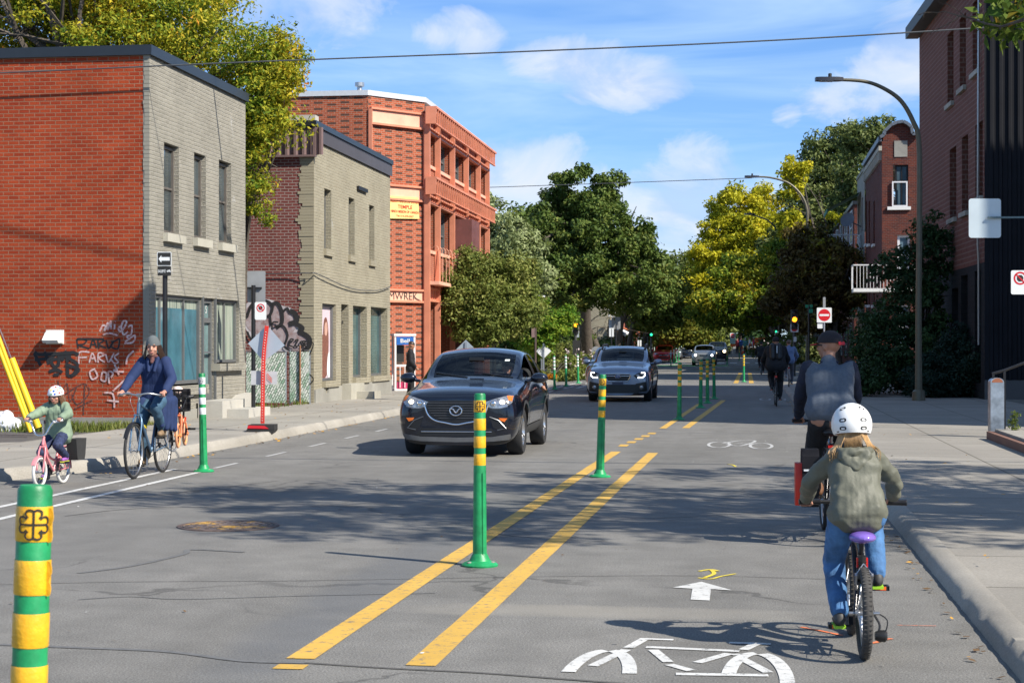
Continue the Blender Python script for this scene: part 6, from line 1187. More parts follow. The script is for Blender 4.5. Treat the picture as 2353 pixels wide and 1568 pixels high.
# telephone booth
g = G(927, 897, .13); dB = 55.5; kk = dB / FPX; p = AT(930, 796, dB); t = thing('telephone_booth', 'white telephone booth with blue panels in front of the orange brick temple', 'telephone booth', (p.x, p.y, .13), YAW + R(12)); k = kk; Wd, Dp, Ht = .62, .62, (900 - 769) * k
m = MB()
for x in (-Wd / 2, Wd / 2):
    for y in (0, Dp): m.box(x - .03, x + .03, y - .03, y + .03, 0, Ht)
m.box(-Wd / 2 - .05, Wd / 2 + .05, -.05, Dp + .05, Ht - .08, Ht); m.box(-Wd / 2, Wd / 2, 0, Dp, 0, .06)
for x in np.linspace(-Wd / 2, Wd / 2, 5)[1:-1]: m.box(x - .012, x + .012, -.01, .01, .1, Ht * .42); m.box(Wd / 2 - .01, Wd / 2 + .01, (x + Wd / 2) - .012, (x + Wd / 2) + .012, .1, Ht * .42)
m.box(-Wd / 2, Wd / 2, -.015, .015, Ht * .42, Ht * .46); part('frame', m, WHITEM, t, 0)
BLU = pbr('panel_blue', (.02, .13, .45), .4)
m = MB(); m.box(-Wd / 2 + .03, Wd / 2 - .03, -.04, -.0, Ht - .36, Ht - .10); hd = part('header_panel', m, BLU, t, 0); m = MB(); m.box(Wd / 2, Wd / 2 + .04, .03, Dp - .03, Ht - .36, Ht - .10); part('header_panel', m, BLU, t, 0)
m = MB(); text(m, 'Bell', ((0, -.043, Ht - .23), (1, 0, 0), (0, 0, 1)), .2, width=.3, height=.13, bold=.004, off=.002); part('lettering', m, PW, hd, 0)
m = MB(); m.box(-Wd / 2 + .06, 0, .2, .35, Ht * .5, Ht * .8); part('telephone', m, HOUS, t, 0); m = MB(); m.box(-.25, .1, .05, .2, .07, .28); part('box_inside', m, pbr('magenta_box', (.5, .04, .12), .5), t, 0)
m = MB(); m.box(-Wd / 2 + .02, Wd / 2 - .02, Dp - .01, Dp + .01, .1, Ht - .4); part('pane', m, glassmat('booth_glass', (.8, .85, .85)), t, 0)
# ramp with rail and steel guard post at the right
g = G(2287, 1003, .08); k = (g - CP).dot(_F0) / FPX; t = thing('guard_post', 'thick galvanised guard post with a rusty round top at the driveway', 'bollard', (g.x, g.y, .08), YAW); m = MB(); h_ = 133 * k; m.prism(FR(0, -.1), [(-.11, 0), (.11, 0), (.11, h_ - .05)] + [(.11 * math.cos(a), h_ - .05 + .07 * math.sin(a)) for a in np.linspace(0, math.pi, 9)][1:-1] + [(-.11, h_ - .05)], -.16); part('post', m, pbr('galvanised_stained', (.34, .38, .42), .35, .7, var=.45, scale=5), t, 30); m = MB(); m.prism(FR(0, -.102), [(.09 * math.cos(a), h_ - .055 + .07 * math.sin(a)) for a in np.linspace(0, math.pi, 9)], .003); part('rusty_cap', m, pbr('rust_orange', (.28, .10, .05), .8), t, 0)
g2 = G(2300, 1003, .08); t = thing('handrail', 'dark steel handrail rising to the right behind the galvanised guard post', 'handrail', (g2.x, g2.y - .05, .08), 0); dd = (g2 - CP).dot(_F0); q0 = AT(2281, 858, dd) - g2; q1 = AT(2306, 850, dd) - g2; q2 = AT(2420, 806, dd) - g2
m = MB(); m.bar((q0.x, 0, .02), (q0.x, 0, q0.z), .035, .035); m.bar((q1.x, 0, 0), (q1.x, 0, q1.z), .035, .035); part('upright', m, BLACKM, t, 0); m = MB(); m.tube([(q0.x - .02, 0, q0.z), (q1.x, 0, q1.z), (q2.x, 0, q2.z)], .022, 8); part('top_rail', m, BLACKM, t); m = MB(); m.bar((q0.x, 0, .25), (q1.x, 0, .25), .03, .03); part('lower_rail', m, BLACKM, t, 0)
m = MB(); a0 = G(2278, 1012, .08); m.box(a0.x, a0.x + 4.5, a0.y - 4.2, a0.y + .6, 0, .20); single('ramp_slab', m, concrete('slab_red_brown', (.22, .12, .09), joints=False), 'low reddish concrete slab at the right edge under the handrail', 'slab', smooth=0)
m = MB(); m.box(a0.x + .12, a0.x + 4.5, a0.y - 4.1, a0.y + .5, .195, .24); single('slab_top', m, CONC, 'pale concrete top laid on the reddish slab at the right edge', 'slab', smooth=0)
rnd = random.Random(7); pts = [tuple(AT(2330 + rnd.gauss(0, 6), 1000 - 55 * rnd.random(), 27.0)) for _ in range(26)]; o = put('weed', leaves_mesh('weed', foliage('leaf_weed', [(.1, (.08, .13, .03)), (.9, (.3, .32, .08))], .8, .3), pts, .05, 22, .035, 9)); tag(o, 'tall yellowish weed growing beside the handrail', 'plant')
# barricades at the far end
def barricade(label, px, dep):
    p = AT(px, 796, dep); t = thing('barricade', label, 'barricade', (p.x, p.y, zg(p.y)), YAW, 'orange barricades across the far road'); m = MB()
    for z_ in (.5, 1.0): m.box(-1.1, 1.1, -.02, .02, z_ - .12, z_ + .12)
    part('board', m, PW, t, 0); m = MB()
    for z_ in (.5, 1.0):
        for i in range(5): x = -1.0 + i * .44; m.prism(FR(z_, -.021), [(x, -.12), (x + .22, -.12), (x + .3, .12), (x + .08, .12)], .004)
    part('stripe', m, ORG, t, 0); m = MB()
    for x in (-.9, .9): m.bar((x, -.3, 0), (x, 0, 1.3), .05, .05); m.bar((x, .3, 0), (x, 0, 1.3), .05, .05)
    part('leg', m, GALV, t, 0)
for i, px in enumerate((1722, 1746, 1770)): barricade(('left', 'middle', 'right')[i] + ' striped orange and white barricade closing the far road', px, 196)
for px, lab in ((1740, 'left orange detour board on the far barricades'), (1752, 'right orange detour board on the far barricades')): t = sgn('detour_sign', lab, px, 194, zg(194)); k = t['d'] / FPX; post(t, zat(t, 776), .03, GALV); plate(t, 12 * k, 11 * k, zat(t, 781), ORG, .02); m = MB(); z_ = zat(t, 781); m.prism(FR(z_, -.04), [(-.2, -.04), (.1, -.04), (.1, -.12), (.25, 0), (.1, .12), (.1, .04), (-.2, .04)], 0); part('arrow', m, INK, t, 0)
t = sgn('roadwork_sign', 'orange diamond roadwork sign half hidden behind the capped cyclist', 1845, 105); k = t['d'] / FPX; z_ = zat(t, 792); m = MB(); s_ = 16 * k; m.prism(FR(z_, -.02), [(-s_, 0), (0, -s_), (s_, 0), (0, s_)], .005); part('sign_plate', m, ORG, t, 0); post(t, z_, .03, GALV)
for i, (px, dep) in enumerate(((1640, 165), (1662, 160), (1668, 163), (1706, 188))):
    p = AT(px, 796, dep); t = thing('traffic_cone', ['orange cone near the far dark van', 'orange cone below the small no entry sign', 'orange cone just right of the small no entry sign', 'orange cone at the foot of the barricades'][i], 'traffic cone', (p.x, p.y, zg(p.y)), 0, 'orange cones at the far works'); m = MB(); m.lathe([(.2, .03), (.04, .9), (0, .9)], n=12); part('cone', m, ORG, t); m = MB(); m.box(-.25, .25, -.25, .25, 0, .035); part('base', m, HOUS, t, 0); m = MB(); m.lathe([(.135, .4), (.105, .55)], n=12); part('reflective_band', m, PW, t)
# ------------------------------------------------------------------ cars (local: +y forward, z up)
RUB = pbr('tyre_rubber', (.022, .022, .023), .8, var=.2, scale=20); RIM = pbr('alloy_silver', (.55, .56, .58), .28, .9, var=.05); RIMD = pbr('alloy_dark', (.12, .12, .125), .35, .8); CBL = pbr('car_black_trim', (.012, .012, .013), .35, var=.1); CLAD = pbr('grey_cladding', (.035, .036, .038), .5, var=.1)
CGL = glassmat('car_window', (.78, .82, .81), rough=.02); CGLD = glassmat('car_window_tinted', (.10, .12, .12), rough=.02); CHR = pbr('chrome', (.75, .75, .76), .12, 1, var=0); LENS = pbr('lamp_lens_clear', (.35, .36, .38), .08, .6, var=.5, scale=30); INT = pbr('car_interior', (.018, .018, .02), .8); HLT = pbr('headlamp_lit', (1, .95, .8), .3, var=0, emit=(1, .80, .50), estr=2.6); HLW = pbr('headlamp_white_lit', (1, 1, 1), .3, var=0, emit=(.9, .95, 1), estr=2.0); IND = pbr('indicator_amber', (.7, .16, .02), .3)
def paint(name, col, metal=.35, rough=.28): return pbr(name, col, rough, metal, var=.04, scale=2, coat=1.0)
def ring(zb, pts): return [(0, zb), (pts[0][0] * .82, zb)] + pts
def car(label, loc, rot, body, P, cat='car', group=None, detail=2, L_=4.275, W_=1.765, H_=1.54, wr=.335, wb=2.57, front=None, rims=RIM, cladding=None, glass=CGL, roofrails=False, name='parked_car', arch=.39):
    t = thing(name, label, cat, loc, rot, group); hx = W_ / 2 / .8825; sz = H_ / 1.54; sy = L_ / 4.275
    S = [  # y, bottom, then sill, mid, shoulder, belt, win, roof edge, pillar inner, roof mid, centre
        (2.135, .17, [(.60, .22), (.70, .46), (.69, .66), (.62, .765), (.53, .79), (.43, .80), (.37, .805), (.2, .815), (0, .82)]),
        (2.06, .165, [(.76, .21), (.83, .46), (.82, .69), (.75, .83), (.64, .865), (.51, .885), (.45, .89), (.24, .90), (0, .905)]),
        (1.88, .18, [(.81, .24), (.87, .48), (.86, .74), (.785, .88), (.68, .915), (.54, .935), (.48, .94), (.26, .955), (0, .96)]),
        (1.60, .20, [(.81, .27), (.88, .5), (.875, .78), (.795, .92), (.69, .955), (.52, .965), (.46, .972), (.25, .99), (0, .995)]),
        (1.15, .20, [(.81, .27), (.88, .5), (.875, .82), (.79, .97), (.70, 1.0), (.56, 1.02), (.50, 1.028), (.28, 1.045), (0, 1.05)]),
        (.80, .20, [(.80, .27), (.88, .5), (.88, .86), (.81, 1.01), (.76, 1.04), (.68, 1.055), (.62, 1.06), (.33, 1.08), (0, 1.085)]),
        (.42, .20, [(.80, .27), (.875, .5), (.88, .87), (.81, 1.03), (.765, 1.13), (.70, 1.255), (.64, 1.265), (.34, 1.30), (0, 1.31)]),
        (.02, .20, [(.80, .27), (.87, .5), (.88, .88), (.81, 1.045), (.745, 1.24), (.655, 1.425), (.60, 1.445), (.32, 1.49), (0, 1.50)]),
        (-.30, .20, [(.80, .27), (.87, .5), (.88, .89), (.81, 1.06), (.735, 1.26), (.635, 1.46), (.58, 1.485), (.3, 1.525), (0, 1.535)]),
        (-.42, .20, [(.80, .27), (.87, .5), (.88, .89), (.81, 1.065), (.735, 1.26), (.632, 1.462), (.578, 1.488), (.3, 1.528), (0, 1.538)]),
        (-1.05, .20, [(.80, .27), (.87, .5), (.88, .90), (.80, 1.09), (.72, 1.28), (.61, 1.455), (.555, 1.48), (.3, 1.522), (0, 1.53)]),
        (-1.18, .20, [(.80, .27), (.87, .5), (.88, .90), (.80, 1.10), (.715, 1.28), (.60, 1.45), (.545, 1.475), (.3, 1.515), (0, 1.525)]),
        (-1.68, .22, [(.80, .28), (.875, .5), (.875, .92), (.77, 1.15), (.68, 1.29), (.55, 1.41), (.50, 1.435), (.27, 1.47), (0, 1.48)]),
        (-1.95, .26, [(.78, .32), (.85, .5), (.84, .92), (.72, 1.10), (.65, 1.2), (.53, 1.32), (.48, 1.34), (.26, 1.37), (0, 1.38)]),
        (-2.10, .32, [(.72, .36), (.78, .52), (.76, .85), (.66, .97), (.6, 1.03), (.5, 1.08), (.45, 1.09), (.25, 1.10), (0, 1.10)]),
        (-2.137, .38, [(.6, .42), (.66, .52), (.64, .72), (.56, .80), (.5, .83), (.42, .85), (.36, .855), (.2, .86), (0, .86)])]
    if P.get('mod'): S = P['mod'](S)
    Fc = []; Mi = []
    nV = []; idx = []
    for y, zb_, pts in S:
        rg_ = ring(zb_, pts); row = []; 
        for k, (x, z) in enumerate(rg_): nV.append((x * hx, y * sy, z * sz)); row.append(len(nV) - 1)
        lrow = []
        for k, (x, z) in enumerate(rg_):
            if k in (0, 10): lrow.append(row[k])
            else: nV.append((-x * hx, y * sy, z * sz)); lrow.append(len(nV) - 1)
        idx.append((row, lrow))
    ns = len(S); WS0, WS1 = 5, 7
    for s_ in range(ns - 1):
        for k in range(10):
            mat = 0
            if k in (5, 6) and 5 <= s_ <= 11: mat = 1 if not (s_ in (8,) or s_ == 10) else 2
            if k in (5, 6) and s_ in (5,): mat = 1
            if k in (8, 9) and s_ in (5, 6): mat = 3
            if k in (8, 9) and s_ in (12,) : mat = 1 if False else 0
            if k in (8, 9) and s_ == 13: mat = 1
            if k in (0, 1): mat = 2
            a, b_ = idx[s_], idx[s_ + 1]
            Fc.append((a[0][k], b_[0][k], b_[0][k + 1], a[0][k + 1])); Mi.append(mat); Fc.append((a[1][k], a[1][k + 1], b_[1][k + 1], b_[1][k])); Mi.append(mat)
    for s_, rev in ((0, False), (ns - 1, True)):
        r_, l_ = idx[s_]
        for k in range(10):
            q = [r_[k], r_[k + 1], l_[k + 1], l_[k]]
            q = list(dict.fromkeys(q)); q = q[::-1] if rev else q; Fc.append(tuple(q)); Mi.append(0)
    me = bpy.data.meshes.new('hull'); me.from_pydata(nV, [], Fc); me.polygons.foreach_set('material_index', Mi)
    for k in range(4): me.materials.append([body, glass, CBL, glass][k])
    me.materials.append(CBL); ob = bpy.data.objects.new('hull', me); COL.objects.link(ob)
    md = ob.modifiers.new('s', 'SUBSURF'); md.levels = 2 if detail > 1 else 1
    cut = MB(); fa = (wb / 2 + P.get('shift', 0)); 
    for yy in (fa, fa - wb):
        for sx in (-1, 1): cut.lathe([(0, 0), (arch, 0), (arch, .6), (0, .6)], (sx * (W_ / 2 - .27), yy, wr + .0), (sx, 0, 0), 26, 4)
    cm = cut.mesh('cut', [body, glass, CBL, glass, CBL], 0); co = put('cut', cm); md = ob.modifiers.new('b', 'BOOLEAN'); md.operation = 'DIFFERENCE'; md.object = co; md.solver = 'EXACT'
    bm0 = bmesh.new(); bm0.from_mesh(cm); bmesh.ops.recalc_face_normals(bm0, faces=bm0.faces); bmesh.ops.remove_doubles(bm0, verts=bm0.verts, dist=1e-4); bm0.to_mesh(cm); bm0.free()
    bm0 = bmesh.new(); bm0.from_mesh(me); bmesh.ops.recalc_face_normals(bm0, faces=bm0.faces); bm0.to_mesh(me); bm0.free()
    ev = bpy.data.meshes.new_from_object(ob.evaluated_get(bpy.context.evaluated_depsgraph_get()))
    bpy.data.objects.remove(ob); bpy.data.objects.remove(co)
    vs_ = [v.co.copy() for v in ev.vertices]; polys = [(tuple(p.vertices), p.material_index) for p in ev.polygons]
    tree_ = BVHTree.FromPolygons([tuple(v) for v in vs_], [p[0] for p in polys])
    def sub(pred):
        mp = {}; mb = MB()
        for f, mi in polys:
            if not pred(mi, sum((vs_[i] for i in f), Vector()) / len(f)): continue
            for i in f:
                if i not in mp: mp[i] = mb.P(vs_[i])
            mb.F([mp[i] for i in f], 0 if mi in (0,) else (1 if mi in (2, 4) else 0))
        return mb
    part('body', sub(lambda mi, c_: mi in (0, 2, 4)), [body, CBL], t, 40)
    part('windscreen', sub(lambda mi, c_: mi == 3), CGL, t, 60)
    for sx in (-1, 1):
        for y0, y1 in ((-.37, 9), (-1.1, -.37), (-9, -1.1)):
            s_ = sub(lambda mi, c_: mi == 1 and c_.x * sx > 0 and y0 * sy < c_.y <= y1 * sy and c_.y > -1.9 * sy)
            if P.get('open') and sx == -1 and y0 == -.37: s_ = sub(lambda mi, c_: mi == 1 and c_.x * sx > 0 and .42 * sy < c_.y)
            if s_.f: part('side_window', s_, glass, t, 60)
    s_ = sub(lambda mi, c_: mi == 1 and c_.y <= -1.9 * sy)
    if s_.f: part('rear_window', s_, CGLD, t, 60)
    # surface patches thrown onto the shell
    def patch(poly, axis, off, res=.03, sign=1):
        pts = [Vector(p) for p in poly]; B = []
        for k in range(len(pts)):
            a, b_ = pts[k], pts[(k + 1) % len(pts)]; n = max(1, int((b_ - a).length / res))
            for i in range(n): B.append(a.lerp(b_, i / n))
        nb = len(B); x0, x1 = min(p.x for p in B), max(p.x for p in B); z0, z1_ = min(p.y for p in B), max(p.y for p in B); ex = []
        x = x0 + res * .7
        while x < x1:
            z = z0 + res * .7
            while z < z1_: ex.append(Vector((x + random.Random(int(x * 999 + z * 7777)).uniform(-.1, .1) * res, z))); z += res
            x += res
        vo, eo, fo, _, _, _ = delaunay_2d_cdt(B + ex, [(i, (i + 1) % nb) for i in range(nb)], [list(range(nb))], 1, 1e-5); mb = MB(); ids = []; ok = []
        for p in vo:
            if axis == 'y': o = Vector((p.x, 4 * sign, p.y)); d = Vector((0, -sign, 0))
            else: o = Vector((4 * sign, p.x, p.y)); d = Vector((-sign, 0, 0))
            h, n_, _, _ = tree_.ray_cast(o, d)
            ok.append(h is not None); 
            if h is None: h = o
            ids.append(mb.P(h - d * off))
        for f in fo:
            if all(ok[i] for i in f): mb.F([ids[i] for i in f])
        return mb
    def fpatch(name, poly, mat, off=.004, par=None, res=.035, mirror=True):
        out = []
        for sx in ((1, -1) if mirror else (1,)): out.append(part(name, patch([(x * sx, z) for x, z in poly], 'y', off, res), mat, par or t, 60))
        return out
    # wheels
    for yy in (fa, fa - wb):
        for sx in (-1, 1):
            c_ = Vector((sx * (W_ / 2 - .15), yy, wr)); m = MB(); ax = (sx, 0, 0); m.lathe([(wr * .60, .10), (wr * .62, .105), (wr * .5, .02), (wr * .2, .03)], c_, ax, 26); m.lathe([(0, .075), (.06, .07), (.07, .04)], c_, ax, 14)
            for k in range(5 if detail > 1 else 0):
                a = k * 2 * math.pi / 5; 
                for da in (-.13, .13): m.bar(c_ + Vector((sx * .06, math.cos(a) * .05, math.sin(a) * .05)), c_ + Vector((sx * .085, math.cos(a + da) * wr * .6, math.sin(a + da) * wr * .6)), .03, .035, up=ax)
            w_ = part('wheel', m, rims, t, 40); m = MB(); m.lathe([(wr * .61, .108), (wr * .72, .118), (wr * .93, .115), (wr * .99, .09), (wr, .03), (wr, -.06), (wr * .95, -.10), (wr * .6, -.1)], c_, ax, 30); part('tyre', m, RUB, w_, 40); m = MB(); m.lathe([(wr * .6, -.02), (0, -.02)], c_, ax, 20); part('brake', m, CBL, w_, 0)
    # mirrors
    for sx in (-1, 1):
        bl = Blob(); cx = sx * (W_ / 2 + .10); cy = .62 * sy; cz = 1.085 * sz; bl.ell((cx, cy, cz), (.125, .075, .078)); bl.ell((cx + sx * .02, cy - .03, cz), (.12, .05, .075)); bl.cap((cx - sx * .08, cy, cz - .03), (sx * (W_ / 2 - .08), cy + .02, cz - .045), .025)
        part('mirror', bl.mesh('mirror', body if P.get('mirror_body', True) else CBL, .014 if detail > 1 else .03, 2), None, t)
    # cabin
    if detail > 1:
        m = MB(); m.box(-.72 * hx, .72 * hx, -1.7 * sy, .75 * sy, .42, .46); m.prism(((-.70 * hx, .40 * sy, .6), (0, 1, 0), (0, 0, 1)), [(0, 0), (.42, 0), (.42, .36 * sz), (.08, .37 * sz), (0, .30 * sz)], 1.4 * hx); part('dashboard', m, INT, t, 30)
        for sx in (-1, 1):
            bl = Blob(); bl.cap((sx * .36, -.35, .62), (sx * .36, -.02, .60), .13); bl.cap((sx * .28, -.42, .68), (sx * .29, -.55, 1.12), .10); bl.cap((sx * .44, -.42, .68), (sx * .43, -.55, 1.12), .10); bl.ell((sx * .36, -.57, 1.30), (.12, .05, .085)); part('seat', bl.mesh('seat', INT, .03, 2), None, t)
        bl = Blob(); bl.cap((-.5, -1.25, .75), (-.5, -1.4, 1.1), .12); bl.cap((.5, -1.25, .75), (.5, -1.4, 1.1), .12); bl.cap((-.5, -1.35, 1.0), (.5, -1.35, 1.0), .12); bl.cap((-.5, -1.1, .7), (.5, -1.1, .7), .12); part('seat', bl.mesh('seat', INT, .035, 2), None, t)
        m = MB(); cw = Vector((-.36, .26, .98 * sz)); m.tube([cw + Vector((.185 * math.cos(a), -.06 * math.sin(a) * 1.2, .17 * math.sin(a))) for a in np.linspace(0, 6.283, 25)[:-1]], .015, 6, closed=True); m.bar(cw + Vector((-.17, 0, 0)), cw + Vector((.17, 0, 0)), .03, .04); m.bar(cw, cw + Vector((0, .18, -.08)), .05, .05); part('steering_wheel', m, INT, t)
        m = MB(); m.box(-.11, .11, .30 * sy, .33 * sy, 1.34 * sz, 1.39 * sz); part('rear_view_mirror', m, CBL, t, 0)
    # door lines and handles
    for sx in (-1, 1):
        if detail > 1:
            for y in (.72, -.37, -1.2):
                pl = [(y * sy - .004, .36), (y * sy + .004, .36), (y * sy + .004, 1.02 * sz), (y * sy - .004, 1.02 * sz)]; part('door_seam', patch(pl, 'x', .0015, .05, sx), CBL, t, 60)
            for y in (-.22, -1.05): part('door_handle', patch([(y * sy - .09, .885 * sz), (y * sy + .09, .895 * sz), (y * sy + .09, .93 * sz), (y * sy - .09, .92 * sz)], 'x', .022, .05, sx), body, t, 60)
        if cladding:
            for yy in (fa, fa - wb):
                po = [(yy + (arch + .07) * math.cos(a), wr + (arch + .06) * math.sin(a)) for a in np.linspace(-.35, math.pi + .35, 20)] + [(yy + (arch + .012) * math.cos(a), wr + (arch + .012) * math.sin(a)) for a in np.linspace(math.pi + .2, -.2, 20)]
                part('arch_trim', patch(po, 'x', .012, .05, sx), cladding, t, 60)
            part('sill_trim', patch([(fa - arch - .08, .26), (fa - wb + arch + .08, .26), (fa - wb + arch + .08, .42), (fa - arch - .08, .40)], 'x', .01, .06, sx), cladding, t, 60)
        if roofrails: m = MB(); m.tube([(sx * .60 * hx, .0, 1.44 * sz), (sx * .585 * hx, -.15, 1.56 * sz), (sx * .57 * hx, -1.2 * sy, 1.57 * sz), (sx * .54 * hx, -1.5 * sy, 1.48 * sz)], .028, 8); part('roof_rail', m, CBL, t)
    if front: front(t, fpatch, patch, sz, hx, sy, tree_)
    return t
def _proj(tr, x, z, off): 
    h, n_, _, _ = tr.ray_cast(Vector((x, 4, z)), Vector((0, -1, 0))); return (h or Vector((x, 2, z))) + Vector((0, off, 0))
def bars(t, tr, name, zs, hw, mat, r=.007, par=None, vee=0):
    m = MB()
    for z, w_ in zip(zs, hw): m.tube([_proj(tr, x, z + vee * (1 - abs(x) / w_) * -.02, .010) for x in np.linspace(-w_, w_, 15)], r, 6)
    return part(name, m, mat, par or t)
def front_dark(t, fpatch, patch, sz, hx, sy, tr):
    g_ = fpatch('grille', [(-.44, .795), (.44, .795), (.40, .66), (.33, .56), (.15, .50), (0, .475), (-.15, .50), (-.33, .56), (-.40, .66)], CBL, .004, mirror=False)[0]
    bars(t, tr, 'grille_bar', (.76, .725, .69, .655, .62, .585, .55), (.42, .41, .40, .385, .36, .32, .25), pbr('grille_bar_grey', (.10, .10, .105), .3, .6), .0065, g_)
    m = MB(); wing = [(-.50, .80), (-.455, .74), (-.40, .60), (-.30, .52), (-.15, .487), (0, .462), (.15, .487), (.30, .52), (.40, .60), (.455, .74), (.50, .80)]
    m.tube([_proj(tr, x, z, .012) for x, z in [tuple(p.xy) for p in spline([(x, z, 0) for x, z in wing], 4)]], .013, 8); part('grille_trim', m, CHR, g_)
    c_ = _proj(tr, 0, .655, .03); m = MB(); m.tube([c_ + Vector((.085 * math.cos(a), 0, .066 * math.sin(a))) for a in np.linspace(0, 6.283, 25)[:-1]], .011, 8, closed=True)
    m.tube(spline([c_ + Vector(p) for p in ((-.072, 0, .03), (-.04, .0, .022), (0, .0, -.028), (.04, .0, .022), (.072, 0, .03))], 3), .010, 6); m.ball(c_ - Vector((0, .012, 0)), (.08, .006, .062), 16, 8, 1); part('badge', m, [CHR, CBL], t)
    for sx in (1, -1):
        h = part('headlight', patch([(sx * x, z) for x, z in ((.40, .775), (.55, .825), (.72, .87), (.78, .86), (.78, .77), (.70, .705), (.55, .69), (.44, .72))], 'y', .006, .03), LENS, t, 60)
        m = MB(); p = _proj(tr, sx * .645, .775, .0); m.ball(p, (.04, .03, .032), 12, 8); part('lamp', m, HLT, h); m = MB(); p = _proj(tr, sx * .52, .755, .004); m.ball(p, (.04, .02, .04), 12, 8); part('reflector', m, CHR, h)
        part('indicator', patch([(sx * x, z) for x, z in ((.70, .865), (.775, .86), (.775, .79), (.73, .80))], 'y', .009, .03), IND, h, 60)
        m = MB(); m.tube([_proj(tr, sx * x, z, .010) for x, z in ((.44, .715), (.52, .69), (.62, .69), (.72, .715))], .006, 6); part('light_trim', m, CHR, h)
        f_ = part('fog_recess', patch([(sx * x, z) for x, z in ((.48, .565), (.74, .57), (.72, .44), (.60, .39), (.52, .42))], 'y', .004, .03), CBL, t, 60); m = MB(); m.tube([_proj(tr, sx * x, z, .010) for x, z in ((.47, .57), (.60, .52), (.70, .41), (.58, .385))], .007, 6); part('fog_trim', m, pbr('satin_trim', (.25, .26, .27), .3, .8), f_); part('indicator', patch([(sx * x, z) for x, z in ((.60, .555), (.72, .55), (.68, .50), (.62, .52))], 'y', .010, .03), IND, f_, 60)
    i_ = fpatch('lower_intake', [(-.50, .41), (.50, .41), (.58, .32), (.50, .30), (-.50, .30), (-.58, .32)], CBL, .005, mirror=False)[0]; bars(t, tr, 'intake_bar', (.36,), (.50,), CHR, .007, i_)
    fpatch('bumper_trim', [(-.76, .33), (-.5, .29), (0, .28), (.5, .29), (.76, .33), (.76, .25), (.5, .225), (0, .215), (-.5, .225), (-.76, .25)], pbr('bumper_lip_grey', (.09, .092, .095), .4), .012, mirror=False)
    part('inspection_sticker', (lambda q: q)(patch([(-.50, 1.335), (-.43, 1.335), (-.43, 1.36), (-.50, 1.36)], 'y', .004, .03)), pbr('sticker_pale', (.7, .75, .7), .5), t, 60)
    m = MB()
    for x0, x1 in ((-.62, -.15), (.05, .55)): m.tube([_proj(tr, x, 1.10 + .03 * abs(i), .015) for i, x in enumerate(np.linspace(x0, x1, 3))], .009, 5)
    part('wiper', m, CBL, t)
def front_wagon(t, fpatch, patch, sz, hx, sy, tr):
    s = sz
    g_ = fpatch('grille', [(-.36, .70 * s), (-.33, .765 * s), (.33, .765 * s), (.36, .70 * s), (.28, .56 * s), (-.28, .56 * s)], CBL, .006, mirror=False)[0]; m = MB(); m.tube([_proj(tr, x, z * s, .014) for x, z in ((-.36, .70), (-.33, .765), (0, .77), (.33, .765), (.36, .70), (.28, .565), (0, .555), (-.28, .565))], .014, 6, closed=True); part('grille_trim', m, CHR, g_); bars(t, tr, 'grille_bar', (.71 * s,), (.33,), CHR, .012, g_)
    c_ = _proj(tr, 0, .70 * s, .03); m = MB(); m.ball(c_, (.085, .012, .045), 16, 8, 1); m.tube([c_ + Vector((.085 * math.cos(a), .0, .045 * math.sin(a))) for a in np.linspace(0, 6.283, 19)[:-1]], .006, 6, closed=True)
    for x, z, r_ in ((-.04, .012, .014), (0, .018, .009), (.035, .012, .009), (.01, -.012, .009), (.045, -.01, .009), (-.01, -.002, .009)): m.ball(c_ + Vector((x, .014, z)), (r_, .004, r_), 8, 5)
    part('badge', m, [CHR, pbr('badge_blue', (.02, .05, .18), .3)], t)
    for sx in (1, -1):
        h = part('headlight', patch([(sx * x, z * s) for x, z in ((.44, .72), (.56, .79), (.76, .84), (.78, .72), (.72, .655), (.52, .65))], 'y', .006, .03), CBL, t, 60); m = MB(); m.tube([_proj(tr, sx * x, z * s, .016) for x, z in ((.56, .665), (.70, .672), (.755, .72), (.755, .80), (.66, .80))], .018, 6); part('lamp', m, HLW, h); m = MB(); m.ball(_proj(tr, sx * .56, .725 * s, .0), (.05, .02, .035), 10, 6); part('reflector', m, LENS, h)
        f_ = part('fog_recess', patch([(sx * x, z * s) for x, z in ((.50, .50), (.80, .56), (.82, .30), (.60, .26), (.52, .36))], 'y', .006, .04), CBL, t, 60); m = MB(); m.ball(_proj(tr, sx * .66, .40 * s, .005), (.055, .02, .055), 12, 8); part('fog_lamp', m, LENS, f_)
    fpatch('lower_intake', [(-.52, .48 * s), (.52, .48 * s), (.60, .24 * s), (-.60, .24 * s)], CBL, .006, mirror=False)
    c_ = _proj(tr, 0, .515 * s, .02); m = MB(); m.box(-.155, .155, c_.y, c_.y + .01, c_.z - .045, c_.z + .045); part('number_plate', m, pbr('plate_dark_blue', (.05, .06, .10), .5), t, 0)
